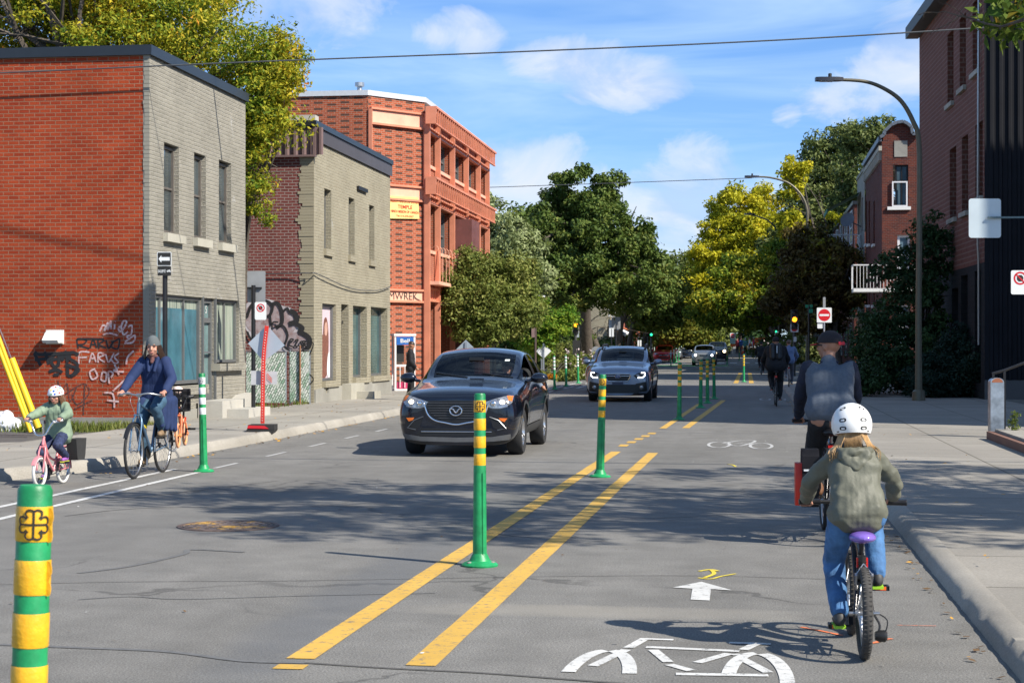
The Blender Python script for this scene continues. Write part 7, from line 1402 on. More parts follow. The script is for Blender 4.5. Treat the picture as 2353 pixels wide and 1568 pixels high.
def front_simple(grille=(.30, .66, .78), lit=None, gm=None, low=True, plate_=False):
    def f(t, fpatch, patch, sz, hx, sy, tr):
        a, z0, z1_ = grille; fpatch('grille', [(-a, z1_ * sz), (a, z1_ * sz), (a * .85, z0 * sz), (-a * .85, z0 * sz)], gm or CBL, .006, mirror=False, res=.08); bars(t, tr, 'grille_bar', ((z0 + z1_) / 2 * sz,), (a,), CHR, .012)
        for sx in (1, -1):
            h = part('headlight', patch([(sx * x, z * sz) for x, z in ((.42, .74), (.56, .82), (.74, .85), (.76, .72), (.56, .67))], 'y', .008, .06), LENS, t, 60)
            if lit and (lit[1] == 0 or lit[1] == sx): m = MB(); m.ball(_proj(tr, sx * .63, .76 * sz, .03), (lit[2], .03, lit[2]), 10, 6); part('lamp', m, lit[0], h)
        if low: fpatch('lower_intake', [(-.5, .46 * sz), (.5, .46 * sz), (.44, .34 * sz), (-.44, .34 * sz)], CBL, .006, mirror=False, res=.1)
        if plate_: m = MB(); c_ = _proj(tr, 0, .52 * sz, .02); m.box(-.15, .15, c_.y, c_.y + .01, c_.z - .05, c_.z + .05); part('number_plate', m, PW, t, 0)
    return f
def sedan(S):
    out = []
    for y, zb_, p in S:
        k = .955 if y < 1 else 1.0
        if y < -1.4: p = [(x, z if i < 4 else min(z, .98 + (z - .98) * max(0, .62 - (-1.4 - y) * 1.3))) for i, (x, z) in enumerate(p)]
        out.append((y, zb_, p))
    return out
HD_ = math.pi
carD = car('black compact crossover with one driver arm out of the window, heading toward the camera', (-4.05, 25.9, 0), HD_, paint('paint_midnight_black', (.006, .009, .020), .5, .22), dict(open=True, mirror_body=True), front=front_dark, cladding=CLAD, name='car')
carO = car('blue grey wagon with roof rails and white lit headlights behind the black crossover', (-3.62, 50.6, 0), HD_, paint('paint_blue_grey', (.20, .25, .34), .55, .3), {}, L_=4.82, W_=1.86, H_=1.58, wr=.355, wb=2.745, front=front_wagon, cladding=CLAD, roofrails=True, name='car', arch=.41, glass=CGLD)
car('brownish grey car partly hidden left behind the blue grey wagon', (-4.6, 60.5, 0), HD_, paint('paint_bronze', (.14, .11, .10)), {}, detail=1, L_=4.6, W_=1.85, H_=1.6, front=front_simple(lit=(HLW, 0, .05)), name='car', glass=CGLD)
def far(label, px, dep, pn, col, dims, fr, X=None, mod=None, group=None, rr=False, metal=.4):
    p = AT(px, 796, dep); car(label, (p.x if X is None else X, p.y, zg(p.y)), HD_, paint(pn, col, metal), dict(mod=mod) if mod else {}, detail=1, L_=dims[0], W_=dims[1], H_=dims[2], front=fr, name='car' if not group else 'parked_car', group=group, glass=CGLD, roofrails=rr)
GP = 'cars parked along the left kerb'
far('silver crossover with lit headlights coming down the far road', 1618, 134, 'paint_silver', (.36, .37, .36), (4.8, 1.92, 1.61), front_simple((.32, .66, .78), (HLW, 0, .10)), metal=.7)
far('dark sport utility vehicle with one orange glowing lamp behind the silver crossover', 1648, 152, 'paint_dark_blue', (.03, .04, .06), (4.6, 1.9, 1.72), front_simple((.30, .62, .76), (HLT, -1, .14)))
far('bright red sedan parked at the left kerb', 1527, 146, 'paint_red', (.55, .010, .018), (4.8, 1.85, 1.46), front_simple((.36, .56, .70)), mod=sedan, group=GP)
far('silver blue sedan parked right behind the red sedan', 1545, 158, 'paint_pale_blue', (.26, .31, .36), (4.6, 1.8, 1.45), front_simple(), mod=sedan, group=GP, metal=.6)
far('light silver hatchback parked third in the far row', 1553, 168, 'paint_light_silver', (.40, .42, .44), (4.4, 1.8, 1.5), front_simple(), group=GP, metal=.6)
far('navy sedan with shining lamps fourth in the far parked row', 1571, 165, 'paint_navy', (.03, .05, .10), (4.7, 1.85, 1.46), front_simple(lit=(HLW, -1, .06)), mod=sedan)
far('grey blue hatchback roof behind the navy sedan', 1568, 182, 'paint_grey_blue', (.14, .19, .25), (4.6, 1.85, 1.6), front_simple())
far('dark blue van at the back of the far queue', 1627, 176, 'paint_steel_blue', (.06, .09, .14), (4.9, 1.95, 1.85), front_simple(), rr=True)
# ------------------------------------------------------------------ bicycles (local: +y forward, origin at rear tyre contact)
V = Vector
SPK = pbr('spoke_steel', (.5, .5, .5), .3, .9, var=0); DER = pbr('drivetrain_dark', (.04, .04, .04), .4, .6)
def bike_wheel(par, c_, r, tr, rim, tyre, name='wheel', spokes=24, hub=.045, fork_w=.0):
    m = MB(); m.tube([c_ + V((0, math.cos(a), math.sin(a))) * (r - tr * 1.9) for a in np.linspace(0, 6.2832, 37)[:-1]], tr * .42, 6, closed=True); m.lathe([(.02, -hub), (.02, -hub * .6), (.013, -hub * .5), (.013, hub * .5), (.02, hub * .6), (.02, hub)], c_, (1, 0, 0), 10)
    for i in range(spokes):
        a = i * 6.2832 / spokes; d = V((0, math.cos(a), math.sin(a))); e = V((0, math.cos(a + .35 * (-1) ** i), math.sin(a + .35 * (-1) ** i))); m.tube([c_ + e * .02 + V(((-1) ** i * hub * .7, 0, 0)), c_ + d * (r - tr * 2)], .0016 if r > .3 else .0018, 3, cap=False)
    w_ = part(name, m, rim, par, 40); m = MB(); m.tube([c_ + V((0, math.cos(a), math.sin(a))) * (r - tr) for a in np.linspace(0, 6.2832, 45)[:-1]], tr, 8, closed=True)
    if tr > .022:
        for i in range(60):
            a = i * 6.2832 / 60
            for x in (-.45, .45): q = c_ + V((0, math.cos(a), math.sin(a))) * (r - tr * .14) + V((x * tr, 0, 0)); m.bar(q - V((tr * .3, 0, 0)), q + V((tr * .3, 0, 0)), .006, .004, up=(0, math.cos(a), math.sin(a)))
    part('tyre', m, tyre, w_, 50); return w_
def bicycle(label, loc, rot, r=.33, wb=1.04, tr=.018, seat=.95, bar=1.03, bw=.54, col=None, style='diamond', barstyle='flat', rim=None, tyre=RUB, barm=None, seatm=None, lean=0, rack=False, fender=None, reflector=True, crank=.17, ca=-1.2, tube=.016, steer=0, gripm=None, group=None, wheelgap=.05, name='bicycle', seatw=.075, spokes=24, chaincase=False):
    t = thing(name, label, 'bicycle', loc, rot, group); t.rotation_euler = (0, R(lean), rot); rim = rim or SPK; barm = barm or BLACKM
    A, B = V((0, 0, r)), V((0, wb, r)); bb = V((0, wb * .41, r * .86 if r > .28 else r * .95)); st_ = V((0, wb * .20, seat - .10)); hb_ = V((0, wb * .86, min(bar - .20, r * 2 + .10 + (r < .28) * .02))); ht = V((0, wb * .83, hb_.z + .13 * (r / .33) ** .5)); hbar = V((0, wb * .84, bar))
    fm_ = MB(); fm_.tube([bb, st_ - (st_ - bb).normalized() * .02], tube, 10); fm_.tube([hb_, ht], tube * 1.25, 10)
    if style == 'diamond': fm_.tube([st_ - (st_ - bb) * .12, ht - V((0, 0, .02))], tube * .95, 10); fm_.tube([bb, hb_ + V((0, 0, .02))], tube * 1.1, 10)
    elif style == 'low': fm_.tube(spline([bb + (st_ - bb) * .45, bb.lerp(ht, .5) + V((0, 0, -.02)), ht - V((0, 0, .03))], 5), tube * .95, 10); fm_.tube(spline([bb, bb.lerp(hb_, .5) - V((0, 0, .03)), hb_], 5), tube * 1.1, 10)
    for sx in (-1, 1): fm_.tube([bb + V((sx * .02, -.03, 0)), A + V((sx * wheelgap, 0, 0))], tube * .6, 8); fm_.tube([st_ - (st_ - bb) * .14 + V((sx * .012, 0, 0)), V((sx * wheelgap, 0, 0)) + A.lerp(st_, .6) * 0 + A + (st_ - A) * .0], tube * .5, 8)
    part('frame', fm_, col, t, 50); m = MB(); m.tube([st_ - (st_ - bb).normalized() * .05, st_ + (st_ - bb).normalized() * .09], tube * .8, 8); m.box(-.013, .013, st_.y - .03, st_.y + .02, seat - .045, seat - .02); part('seat_post', m, SPK if r > .28 else BLACKM, t, 40)
    fk = MB(); 
    for sx in (-1, 1): fk.tube(spline([hb_ + V((sx * .02, 0, -.01)), hb_.lerp(B, .25) + V((sx * wheelgap, 0, 0)), B + V((sx * wheelgap, 0, 0))], 4), tube * .75, 8)
    fk.tube([hb_ + V((-wheelgap * .9, .0, -.02)), hb_ + V((wheelgap * .9, 0, -.02))], tube, 8); part('fork', fk, col, t, 50)
    bike_wheel(t, A, r, tr, rim, tyre, 'rear_wheel', spokes); bike_wheel(t, B, r, tr, rim, tyre, 'front_wheel', spokes)
    m = MB(); h = bw / 2; m.tube([ht, hbar - V((0, 0, .01))], .013, 8); m.bar(hbar - V((0, .03, 0)), hbar + V((0, .04, 0)), .04, .04)
    f_ = hbar + V((0, .05, 0)); pts = dict(flat=[(-h, -.02, 0), (-h * .4, 0, 0), (h * .4, 0, 0), (h, -.02, 0)], swept=[(-h, -.20, .0), (-h * .85, -.08, .0), (-h * .45, .0, .02), (0, .01, 0), (h * .45, 0, .02), (h * .85, -.08, .0), (h, -.20, .0)], bmx=[(-h, -.06, .02), (-h * .6, -.01, 0), (-h * .28, .02, -.13), (0, .02, -.15), (h * .28, .02, -.13), (h * .6, -.01, 0), (h, -.06, .02)])[barstyle]
    P = spline([f_ + V(p) for p in pts], 4); m.tube(P, .011, 8)
    for sx in (-1, 1): g_ = f_ + V(pts[0 if sx < 0 else -1]); m.tube([g_ + V((-sx * .10, .03, .01)), g_ + V((-sx * .08, .07, .0)), g_ + V((-sx * .01, .075, -.02))], .005, 5)
    if r > .28: m.tube(spline([hbar + V((-.05, .06, 0)), hbar + V((-.06, .16, -.05)), hb_ + V((-.03, .08, -.05))], 4), .003, 5); m.tube(spline([hbar + V((.06, .06, 0)), hbar + V((.05, .15, -.07)), hb_ + V((.02, .05, 0))], 4), .003, 5)
    hn = part('handlebar', m, barm, t, 50)
    for sx in (-1, 1):
        g_ = f_ + V(pts[0 if sx < 0 else -1]); g1 = f_ + V(pts[1 if sx < 0 else -2]); d = (g1 - g_).normalized(); m = MB(); m.lathe([(0, -.005), (.016, -.004), (.017, 0), (.0155, .01), (.0155, .10), (.018, .105), (.018, .11), (.012, .112)], g_, d, 12); part('grip', m, gripm or BLACKM, hn)
    s_ = st_ + V((0, .0, .10)); bl = Blob(); bl.ell((0, s_.y - .06, seat - .03), (seatw, .09, .032)); bl.cap((0, s_.y - .02, seat - .03), (0, s_.y + .12, seat - .035), .04 * seatw / .075, .018); part('saddle', bl.mesh('saddle', seatm or BLACKM, .008, 3), None, t)
    m = MB(); m.lathe([(.0, .03), (crank * .52, .03), (crank * .55, .033), (crank * .52, .036), (0, .036)], bb, (1, 0, 0), 24); cr_ = part('crankset', m, DER, t, 30); pe = []
    for sx, a in ((1, ca), (-1, ca + math.pi)):
        d = V((0, math.cos(a), math.sin(a))); p0 = bb + V((sx * .045, 0, 0)); p1 = p0 + d * crank; m = MB(); m.bar(p0, p1, .014, .022, up=(1, 0, 0)); m.tube([p1, p1 + V((sx * .03, 0, 0))], .008, 6); part('crank_arm', m, SPK if r > .28 else DER, cr_, 0); c_ = p1 + V((sx * .07, 0, 0)); m = MB()
        for y in (-.035, .025): m.box(c_.x - .045, c_.x + .045, c_.y + y, c_.y + y + .012, c_.z - .012, c_.z + .012)
        for x in (-.045, .035): m.box(c_.x + x, c_.x + x + .01, c_.y - .035, c_.y + .037, c_.z - .011, c_.z + .011)
        pd = part('pedal', m, BLACKM, cr_, 0); m = MB(); m.box(c_.x - .028, c_.x + .028, c_.y - .038, c_.y - .0352, c_.z - .009, c_.z + .009); part('reflector', m, ORG, pd, 0); pe.append(c_)
    m = MB(); q = crank * .5; m.tube([bb + V((.033, 0, q)), A + V((.033, 0, .035))], .005, 4); m.tube([bb + V((.033, 0, -q)), A + V((.033, 0, -.035))], .005, 4); m.lathe([(.042, .0), (.042, .008), (.02, .01)], A + V((.03, 0, 0)), (1, 0, 0), 18); part('chain', m, DER, t, 40)
    if reflector: m = MB(); z_ = seat - .16; y_ = st_.y - .03 if r > .28 else st_.y - .025; m.box(-.028, .028, y_ - .02, y_, z_ - .025, z_ + .025); part('reflector', m, pbr('reflector_red', (.75, .02, .01), .25, emit=(.6, .02, .01), estr=.0), t, 0)
    if rack:
        m = MB(); z_ = r * 2 + .07
        for sx in (-1, 1): m.tube([(sx * .06, st_.y - .05, z_), (sx * .06, -.25, z_)], .006, 6); m.tube([A + V((sx * .06, 0, 0)), (sx * .06, -.05, z_)], .006, 6); m.tube([A + V((sx * .06, 0, 0)), (sx * .06, -.2, z_)], .005, 6)
        for y in (.0, -.12, -.25): m.tube([(-.06, y, z_), (.06, y, z_)], .005, 6)
        part('rack', m, rack if rack is not True else BLACKM, t)
    if fender:
        for c_, a0, a1 in ((A, .3, 3.2), (B, .5, 2.7)):
            m = MB(); n = 16; k = [[m.P(c_ + V((x, math.cos(a), math.sin(a))) * 1 if False else c_ + V((x, math.cos(a) * (r + .012 - abs(x) * .3), math.sin(a) * (r + .012 - abs(x) * .3)))) for x in (-tr * 1.5, 0, tr * 1.5)] for a in np.linspace(a0, a1, n)]
            for i in range(n - 1):
                for j in range(2): m.F([k[i][j], k[i][j + 1], k[i + 1][j + 1], k[i + 1][j]])
            part('mudguard', m, fender, t, 60)
    t['pedals'] = [tuple(p) for p in pe]; return t, dict(bb=bb, seat=V((0, st_.y, seat)), gripR=f_ + V(pts[-1]) , gripL=f_ + V(pts[0]), ped=pe, st=st_, A=A, B=B)
# ------------------------------------------------------------------ people
SK = pbr('skin_fair', (.52, .26, .18), .5, var=.1, scale=9); SK2 = pbr('skin_tan', (.38, .18, .11), .5, var=.1, scale=9); EYEW = pbr('eye_dark', (.03, .02, .015), .25, var=0); LIP = pbr('lip', (.40, .11, .10), .5, var=0)
def hairm(n, c): return pbr(n, c, .45, var=.35, scale=40)
H_BR = hairm('hair_dark_brown', (.035, .018, .010)); H_BL = hairm('hair_blond', (.40, .24, .10)); H_MB = hairm('hair_brown', (.12, .06, .03))
def rotm(yaw=0, pitch=0, roll=0): return Matrix.Rotation(R(yaw), 3, 'Z') @ Matrix.Rotation(R(pitch), 3, 'X') @ Matrix.Rotation(R(roll), 3, 'Y')
def head_blob(bl, c, s, M):
    q = lambda x, y, z: c + M @ V((x * s, y * s, z * s)); e = lambda p, r_: bl.ell(q(*p), tuple(x * s for x in r_), M)
    e((0, -.008, .022), (.077, .094, .088)); e((0, .018, -.035), (.060, .070, .078)); e((0, .045, -.085), (.028, .030, .024)); e((0, .088, -.018), (.013, .022, .022)); bl.cap(q(0, .080, .02), q(0, .104, -.022), .009 * s, .012 * s); e((.036, .060, -.03), (.026, .022, .022)); e((-.036, .060, -.03), (.026, .022, .022))
    e((0, .072, .038), (.05, .018, .014)); e((0, .078, -.062), (.024, .012, .010))
    for sx in (-1, 1): e((sx * .078, -.002, -.01), (.010, .018, .030))
def hand(bl, g, axis, inner, s=1, open_=False, down=V((0, 0, -1)), fwd=V((0, 1, 0))):
    """four fingers closed round a grip at g (grip axis), thumb under it; returns the wrist"""
    a = axis.normalized(); up = -down; bl.ell(g - fwd * .022 * s + up * .026 * s, (.043 * s, .042 * s, .017 * s)); 
    for i, k in enumerate((-1.5, -.5, .5, 1.5)):
        o = g + a * (k * .0205 * s); ln = (.9, 1, .97, .8)[i]; p = [o + up * .030 * s + fwd * .008 * s, o + up * .018 * s + fwd * .034 * s * ln, o - up * .010 * s + fwd * .033 * s, o - up * .024 * s + fwd * .012 * s]; bl.chain(p, [.0098 * s, .0092 * s, .0088 * s, .0078 * s])
    o = g + a * inner * .036 * s; bl.chain([o - fwd * .03 * s + up * .018 * s, o - fwd * .018 * s - up * .006 * s + a * inner * .008, o + fwd * .012 * s - up * .020 * s], [.012 * s, .011 * s, .009 * s]); w_ = g - fwd * .07 * s + up * .038 * s; bl.cap(g - fwd * .03 * s + up * .028 * s, w_, .024 * s, .025 * s); return w_
def person(label, loc, rot, J, s=1.0, skin=SK, yaw=0, pitch=0, vox=.009, top=None, bottom=None, shoe=None, hs=1.0, group=None, grips=None, face=True, lean=0, sleeves=True, hemz=None, g=.018, topn='jacket', thick=1.0, disp=None, blg=.014, glovem=None, jvox=None, roll=0):
    t = thing('person', label, 'person', loc, rot, group); t.rotation_euler = (0, R(lean), rot); M = rotm(yaw, pitch, roll); J = {k: V(v) for k, v in J.items()}; k = s * thick
    bl = Blob(); head_blob(bl, J['head'], s * hs, M); bl.cap(J['nk'], J['head'] + V((0, -.015, -.05)) * s, .052 * s, .05 * s)
    def torso(b_, g_, hem=None):
        for sx in (-1, -.5, 0, .5, 1):
            X = V((sx, 0, 0)); b_.cap((hem or J['pel']) + X * .085 * k, J['wai'] + X * .078 * k, (.112 if g_ else .100) * k + g_ * 1.6, (.105 if g_ else .098) * k + g_); b_.cap(J['wai'] + X * .075 * k, J['ch'] + X * .085 * k, .098 * k + g_, .105 * k + g_)
            if abs(sx) == 1: b_.cap(J['ch'] + X * .075 * k + V((0, 0, .02 * s)), J['sh' + 'LR'[sx > 0]], .088 * k + g_, .052 * k + g_)
        b_.cap(J['ch'], J['nk'], .09 * k + g_, .058 * s + g_ * .6)
    torso(bl, 0)
    for S_ in 'LR':
        sx = 1 if S_ == 'R' else -1; w_ = J.get('wr' + S_)
        if grips: w_ = hand(bl, V(grips[S_]), V((1, .15 * sx, 0)), -sx, s)
        elif w_ is not None and vox < .02:
            d = (w_ - J['el' + S_]).normalized(); u, w2 = basis(d); bl.ell(w_ + d * .045 * s, (.034 * s, .022 * s, .045 * s))
            for i in range(4): o = w_ + d * .075 * s + V((0, 1, 0)) * (i - 1.5) * .019 * s; bl.chain([o, o + d * .04 * s, o + d * .07 * s + V((-sx * .01, 0, 0)) * s], [.0095 * s, .009 * s, .008 * s])
            bl.chain([w_ + d * .03 * s + V((0, .03, 0)) * s, w_ + d * .06 * s + V((0, .048, 0)) * s, w_ + d * .085 * s + V((0, .045, 0)) * s], [.011 * s, .0105 * s, .009 * s])
        J['wr' + S_] = w_; bl.chain([J['sh' + S_], J['el' + S_], w_], [.050 * k, .040 * k, .027 * k])
        bl.chain([J['hip' + S_], J['kn' + S_], J['an' + S_]], [.088 * k, .055 * k, .038 * k]); bl.chain([J['an' + S_] - V((0, .02, .02)) * s, J['to' + S_]], [.036 * s, .03 * s])
    o = put('body', bl.mesh('body', skin, vox, 3), t)
    q = lambda x, y, z: J['head'] + M @ V((x, y, z)) * s * hs
    if face:
        m = MB()
        for sx in (-1, 1): m.ball(q(sx * .031, .0755, .008), (.0125 * s, .006 * s, .0065 * s), 10, 6, T=M); m.tube([q(sx * .018, .088, .028), q(sx * .034, .088, .034), q(sx * .052, .072, .028)], [.003 * s, .004 * s, .002 * s], 5)
        part('eyes', m, EYEW, t); m = MB(); m.tube([q(-.024, .082, -.058), q(-.01, .091, -.0615), (q(.01, .091, -.0615)), q(.024, .082, -.058)], [.002 * s, .0045 * s, .0045 * s, .002 * s], 6); part('mouth', m, LIP, t)
    jv = jvox or max(vox * 1.15, .010)
    if bottom:
        b2 = Blob(); 
        for S_ in 'LR':
            e = J['an' + S_]; b2.chain([J['hip' + S_], J['kn' + S_], e.lerp(J['kn' + S_], .06)], [.088 * k + blg, .057 * k + blg, .042 * k + blg]); sx = 1 if S_ == 'R' else -1; b2.cap(J['pel'] + V((sx * .05, 0, -.01)) * s, J['hip' + S_], .092 * k + blg * .4, .090 * k + blg)
        b2.cap(J['pel'] + V((-.06, 0, .03)) * s, J['pel'] + V((.06, 0, .03)) * s, .095 * k + blg * .3)
        put('trousers', b2.mesh('trousers', bottom, jv, 3, (.006 * s, 9 / s, .6)), t)
    if top:
        b1 = Blob(); torso(b1, g, (V((J['pel'].x, J['pel'].y, hemz)) if hemz else None))
        if sleeves:
            for S_ in 'LR': b1.chain([J['sh' + S_], J['el' + S_], J['wr' + S_].lerp(J['el' + S_], .10)], [.052 * k + g, .045 * k + g, .031 * k + g * .8])
        if disp is None: disp = (.007 * s, 8 / s, .7)
        t['_'] = 0; del t['_']; b1x = b1
        put(topn, b1.mesh(topn, top, jv, 3, disp), t)
    if shoe:
        for S_ in 'LR':
            b3 = Blob(); a = J['an' + S_]; to = J['to' + S_]; b3.cap(a - V((0, .025, .03)) * s, a + V((0, 0, .01)) * s, .043 * s, .040 * s); b3.cap(a - V((0, .03, .045)) * s, to, .040 * s, .034 * s); b3.cap(a - V((0, .02, .02)) * s, to + V((0, -.03, .005)) * s, .042 * s, .034 * s); h_ = put('shoe', b3.mesh('shoe', shoe[0], max(vox, .009), 2), t)
            if len(shoe) > 1: m = MB(); d = (to - a); d = V((0, d.y, d.z + .045 * s)).normalized(); n_ = V((0, -d.z, d.y)); p0 = a - V((0, .055, .085)) * s * 1; p1 = to + d * .03 * s - n_ * .032 * s; m.bar(p0, p1, .075 * s, .020 * s, up=tuple(n_)); part('sole', m, shoe[1], h_, 0)
    return t, J, q, M
def rider_joints(bk, s, lean=.18, kn=(.0, .0), hipw=.085, shw=.175, arm=.10, feet_y=-.03, seat_up=.04, tl=.50, spread=.0):
    se = bk['seat']; pel = se + V((0, -.0, .085 * s + seat_up * s)); J = dict(pel=pel); ln = tl * s; d = V((0, math.sin(lean), math.cos(lean))); J['wai'] = pel + d * ln * .30; J['ch'] = pel + d * ln * .70; J['nk'] = pel + d * ln * 1.0 + V((0, -.0, 0)); J['head'] = J['nk'] + V((0, .055, .135)) * s
    for S_, sx in (('L', -1), ('R', 1)):
        J['sh' + S_] = pel + d * ln * .90 + V((sx * shw * s, 0, 0)); gr_ = bk['grip' + S_]; wr_ = gr_ + V((0, -.07, .04)) * s; mid = J['sh' + S_].lerp(wr_, .5); J['el' + S_] = mid + V((sx * (arm * .8 + spread), -.06, -arm * .55)) * 1.0 * s; J['hip' + S_] = pel + V((sx * hipw, .02, -.03)) * s
        pe = bk['ped'][0 if S_ == 'R' else 1]; an = V((pe.x * .9, pe.y + feet_y - .06 * s, pe.z + .10 * s)); h_ = J['hip' + S_]; L1, L2 = .43 * s, .42 * s; D = (an - h_); dl = min(D.length, (L1 + L2) * .995); D.normalize(); x = (L1 * L1 - L2 * L2 + dl * dl) / (2 * dl); hh = math.sqrt(max(0, L1 * L1 - x * x)); f_ = V((0, 1, .3)); f_ = (f_ - D * f_.dot(D)).normalized(); J['kn' + S_] = h_ + D * x + f_ * hh + V((sx * .025 * s, 0, 0)); J['an' + S_] = h_ + D * dl if D.length and (an - h_).length > dl else an; J['to' + S_] = J['an' + S_] + V((sx * .01, .14, -.055)) * s
    return J
def hair_tubes(par, q, M, strands, mat, r=.012, s=1, name='hair'):
    m = MB()
    for st_ in strands: P = spline([q(*p) for p in st_], 4); n = len(P); m.tube(P, [r * s * (1 - .75 * i / (n - 1)) for i in range(n)], 6)
    return part(name, m, mat, par)
def cap_shell(q, M, c, r_, zc, mat, name, par, n=28, s=1, a=.0):
    """dome cut at height zc (helmet, hat)"""
    m = MB(); g_ = []; T0 = math.acos(max(-1, min(1, zc / r_[2])))
    for i in range(13):
        t_ = T0 * i / 12; g_.append([m.P(q(c[0] + r_[0] * math.sin(t_) * math.cos(b_), c[1] + r_[1] * math.sin(t_) * math.sin(b_), c[2] + r_[2] * math.cos(t_) - a * (1 + math.sin(b_)) * (i / 12) ** 2 * 0)) for b_ in np.linspace(0, 6.2832, n + 1)[:-1]])
    g_.append([m.P(q(c[0] + r_[0] * .90 * math.sin(T0) * math.cos(b_), c[1] + r_[1] * .90 * math.sin(T0) * math.sin(b_), c[2] + zc + .004)) for b_ in np.linspace(0, 6.2832, n + 1)[:-1]])
    for i in range(13):
        for j in range(n): m.F([g_[i][j], g_[i + 1][j], g_[i + 1][(j + 1) % n], g_[i][(j + 1) % n]])
    return part(name, m, mat, par, 60)
# ---- child on the 20-inch bicycle, nearest rider, seen from behind
def at(g): return (g.x, g.y, 0)
BK = pbr('bike_black_gloss', (.015, .015, .017), .2, .3); CHRM = CHR
g0 = G(1985, 1513); tK, k = bicycle('black child bicycle with a purple saddle under the child in the white helmet', at(g0), R(1.5), r=.228, wb=.74, tr=.026, seat=.625, bar=.72, bw=.56, col=BK, style='diamond', barstyle='flat', seatm=pbr('saddle_purple', (.20, .12, .48), .22, coat=.6), crank=.115, ca=math.pi * .28, tube=.015, wheelgap=.045, seatw=.07, spokes=20, gripm=BLACKM, tyre=pbr('tyre_worn_grey', (.055, .052, .048), .85, var=.3, scale=30))
m = MB(); m.lathe([(.0, 0), (.02, 0), (.03, .02), (.03, .05), (.02, .06), (0, .06)], (.05, -.02, .12), (1, 0, 0), 12); m.tube(spline([(.05, 0, .22), (.075, -.01, .17), (.06, -.02, .12)], 4), .006, 6); m.tube(spline([(.03, .02, .24), (.11, -.02, .20), (.09, -.03, .11)], 5), .0035, 5); part('derailleur', m, DER, tK)
m = MB()
for sx in (-1, 1): m.bar((sx * .035, .06, .34), (sx * .04, .0, .42), .012, .02); m.tube([(sx * .04, .0, .42), (0, .03, .47)], .003, 4); m.tube([(sx * .047, 0, .228), (sx * .075, 0, .228)], .009, 8)
part('rim_brake', m, SPK, tK); m = MB(); m.tube([(.0, .12, .36), (.0, .11, .50)], .022, 10); [m.tube([V((.026 * math.cos(a * 6.28), .115 + .026 * math.sin(a * 6.28), .37 + .0125 * i)) for a in np.linspace(0, 1, 9)[:-1]], .003, 4, closed=True) for i in range(9)]; part('spring', m, DER, tK)
J = rider_joints(k, .74, lean=.46, hipw=.10, shw=.12, arm=.05, tl=.46, spread=.0)
JAC = pbr('jacket_olive', (.118, .120, .088), .62, var=.14, scale=6, bmp=.5, bscale=22); JEAN = pbr('denim_blue', (.05, .14, .30), .8, var=.45, scale=9, bmp=.8, bscale=24)
gr_ = dict(L=k['gripL'] + V((.05, .01, 0)), R=k['gripR'] + V((-.05, .01, 0)))
pK, J, q, M = person('child with white helmet, olive jacket and blue jeans riding away in the foreground', at(g0), R(1.5), J, .74, top=JAC, bottom=JEAN, shoe=(pbr('shoe_black_grey', (.035, .035, .035), .6, var=.5, scale=30), pbr('shoe_lime', (.33, .62, .03), .5)), hs=1.22, grips=gr_, yaw=0, pitch=-8, vox=.0065, g=.015, jvox=.0075, disp=(.010, 6.5, 1.3), hemz=k['seat'].z + .085, thick=.84, blg=.020, lean=-1.6)
he = .74 * 1.22; e_ = (.116, .128, .125); hc = (0, -.008, .028); cap_shell(q, M, hc, e_, -.055, pbr('helmet_white', (.80, .80, .78), .35, var=.06, scale=12, coat=.3), 'helmet', pK, n=40); hl = [c_ for c_ in pK.children if c_.name.startswith('helmet')][0]
m = MB(); 
def slot(cx, cz, w_, h_, rot_=0):
    pts = []
    for x, z in rrect(w_, h_, min(w_, h_) * .45, 3): X = cx + x * math.cos(rot_) - z * math.sin(rot_); Z_ = cz + x * math.sin(rot_) + z * math.cos(rot_); y = -math.sqrt(max(0, 1 - (X / e_[0]) ** 2 - (Z_ / e_[2]) ** 2)) * e_[1] * 1.008; pts.append(q(hc[0] + X * 1.006, hc[1] + y, hc[2] + Z_ * 1.006))
    m.poly(pts)
for sx in (-1, 1): slot(sx * .058, .016, .038, .022, -sx * .1); slot(sx * .058, -.030 + .0, .036, .020, sx * .1); slot(sx * .052, .085, .036, .011, -sx * .45); slot(sx * .084, -.046, .012, .006)
part('vent_slot', m, INK, hl, 0)
rnd = random.Random(3); S1 = []
for sx in (-1, 1):
    for i in range(13): x0 = sx * (.04 + .003 * i); S1.append([(x0, -.095 + .004 * i, -.03), (x0 + sx * .028, -.105 + .004 * i, -.09), (x0 + sx * (.045 + .002 * i), -.10 + rnd.uniform(-.02, .02), -.14), (x0 + sx * (.04 + .03 * rnd.random()), -.10, -.19 + rnd.uniform(-.02, .02))])
for i in range(15): S1.append([(-.05 + .0072 * i, -.09, -.02), (-.05 + .0072 * i, -.10, -.07), (-.05 + .007 * i, -.09, -.11)])
hair_tubes(pK, q, M, S1, H_BL, .0038, .9)
bl = Blob(); c_ = J['nk'] + V((0, -.045, -.01)); [bl.cap(c_ + V((.075 * math.cos(a), .055 * math.sin(a), .0)), c_ + V((.075 * math.cos(a + .5), .055 * math.sin(a + .5), 0)), .024) for a in np.arange(0, 6.28, .5)]; bl.cap(c_ + V((-.055, -.045, -.02)), c_ + V((.0, -.075, -.075)), .03, .022); bl.cap(c_ + V((.055, -.045, -.02)), c_ + V((.0, -.075, -.075)), .03, .022); bl.cap(c_ + V((-.04, -.06, -.05)), c_ + V((.04, -.06, -.05)), .028)
put('hood', bl.mesh('hood', JAC, .007, 3, (.006, 14, 1)), pK)
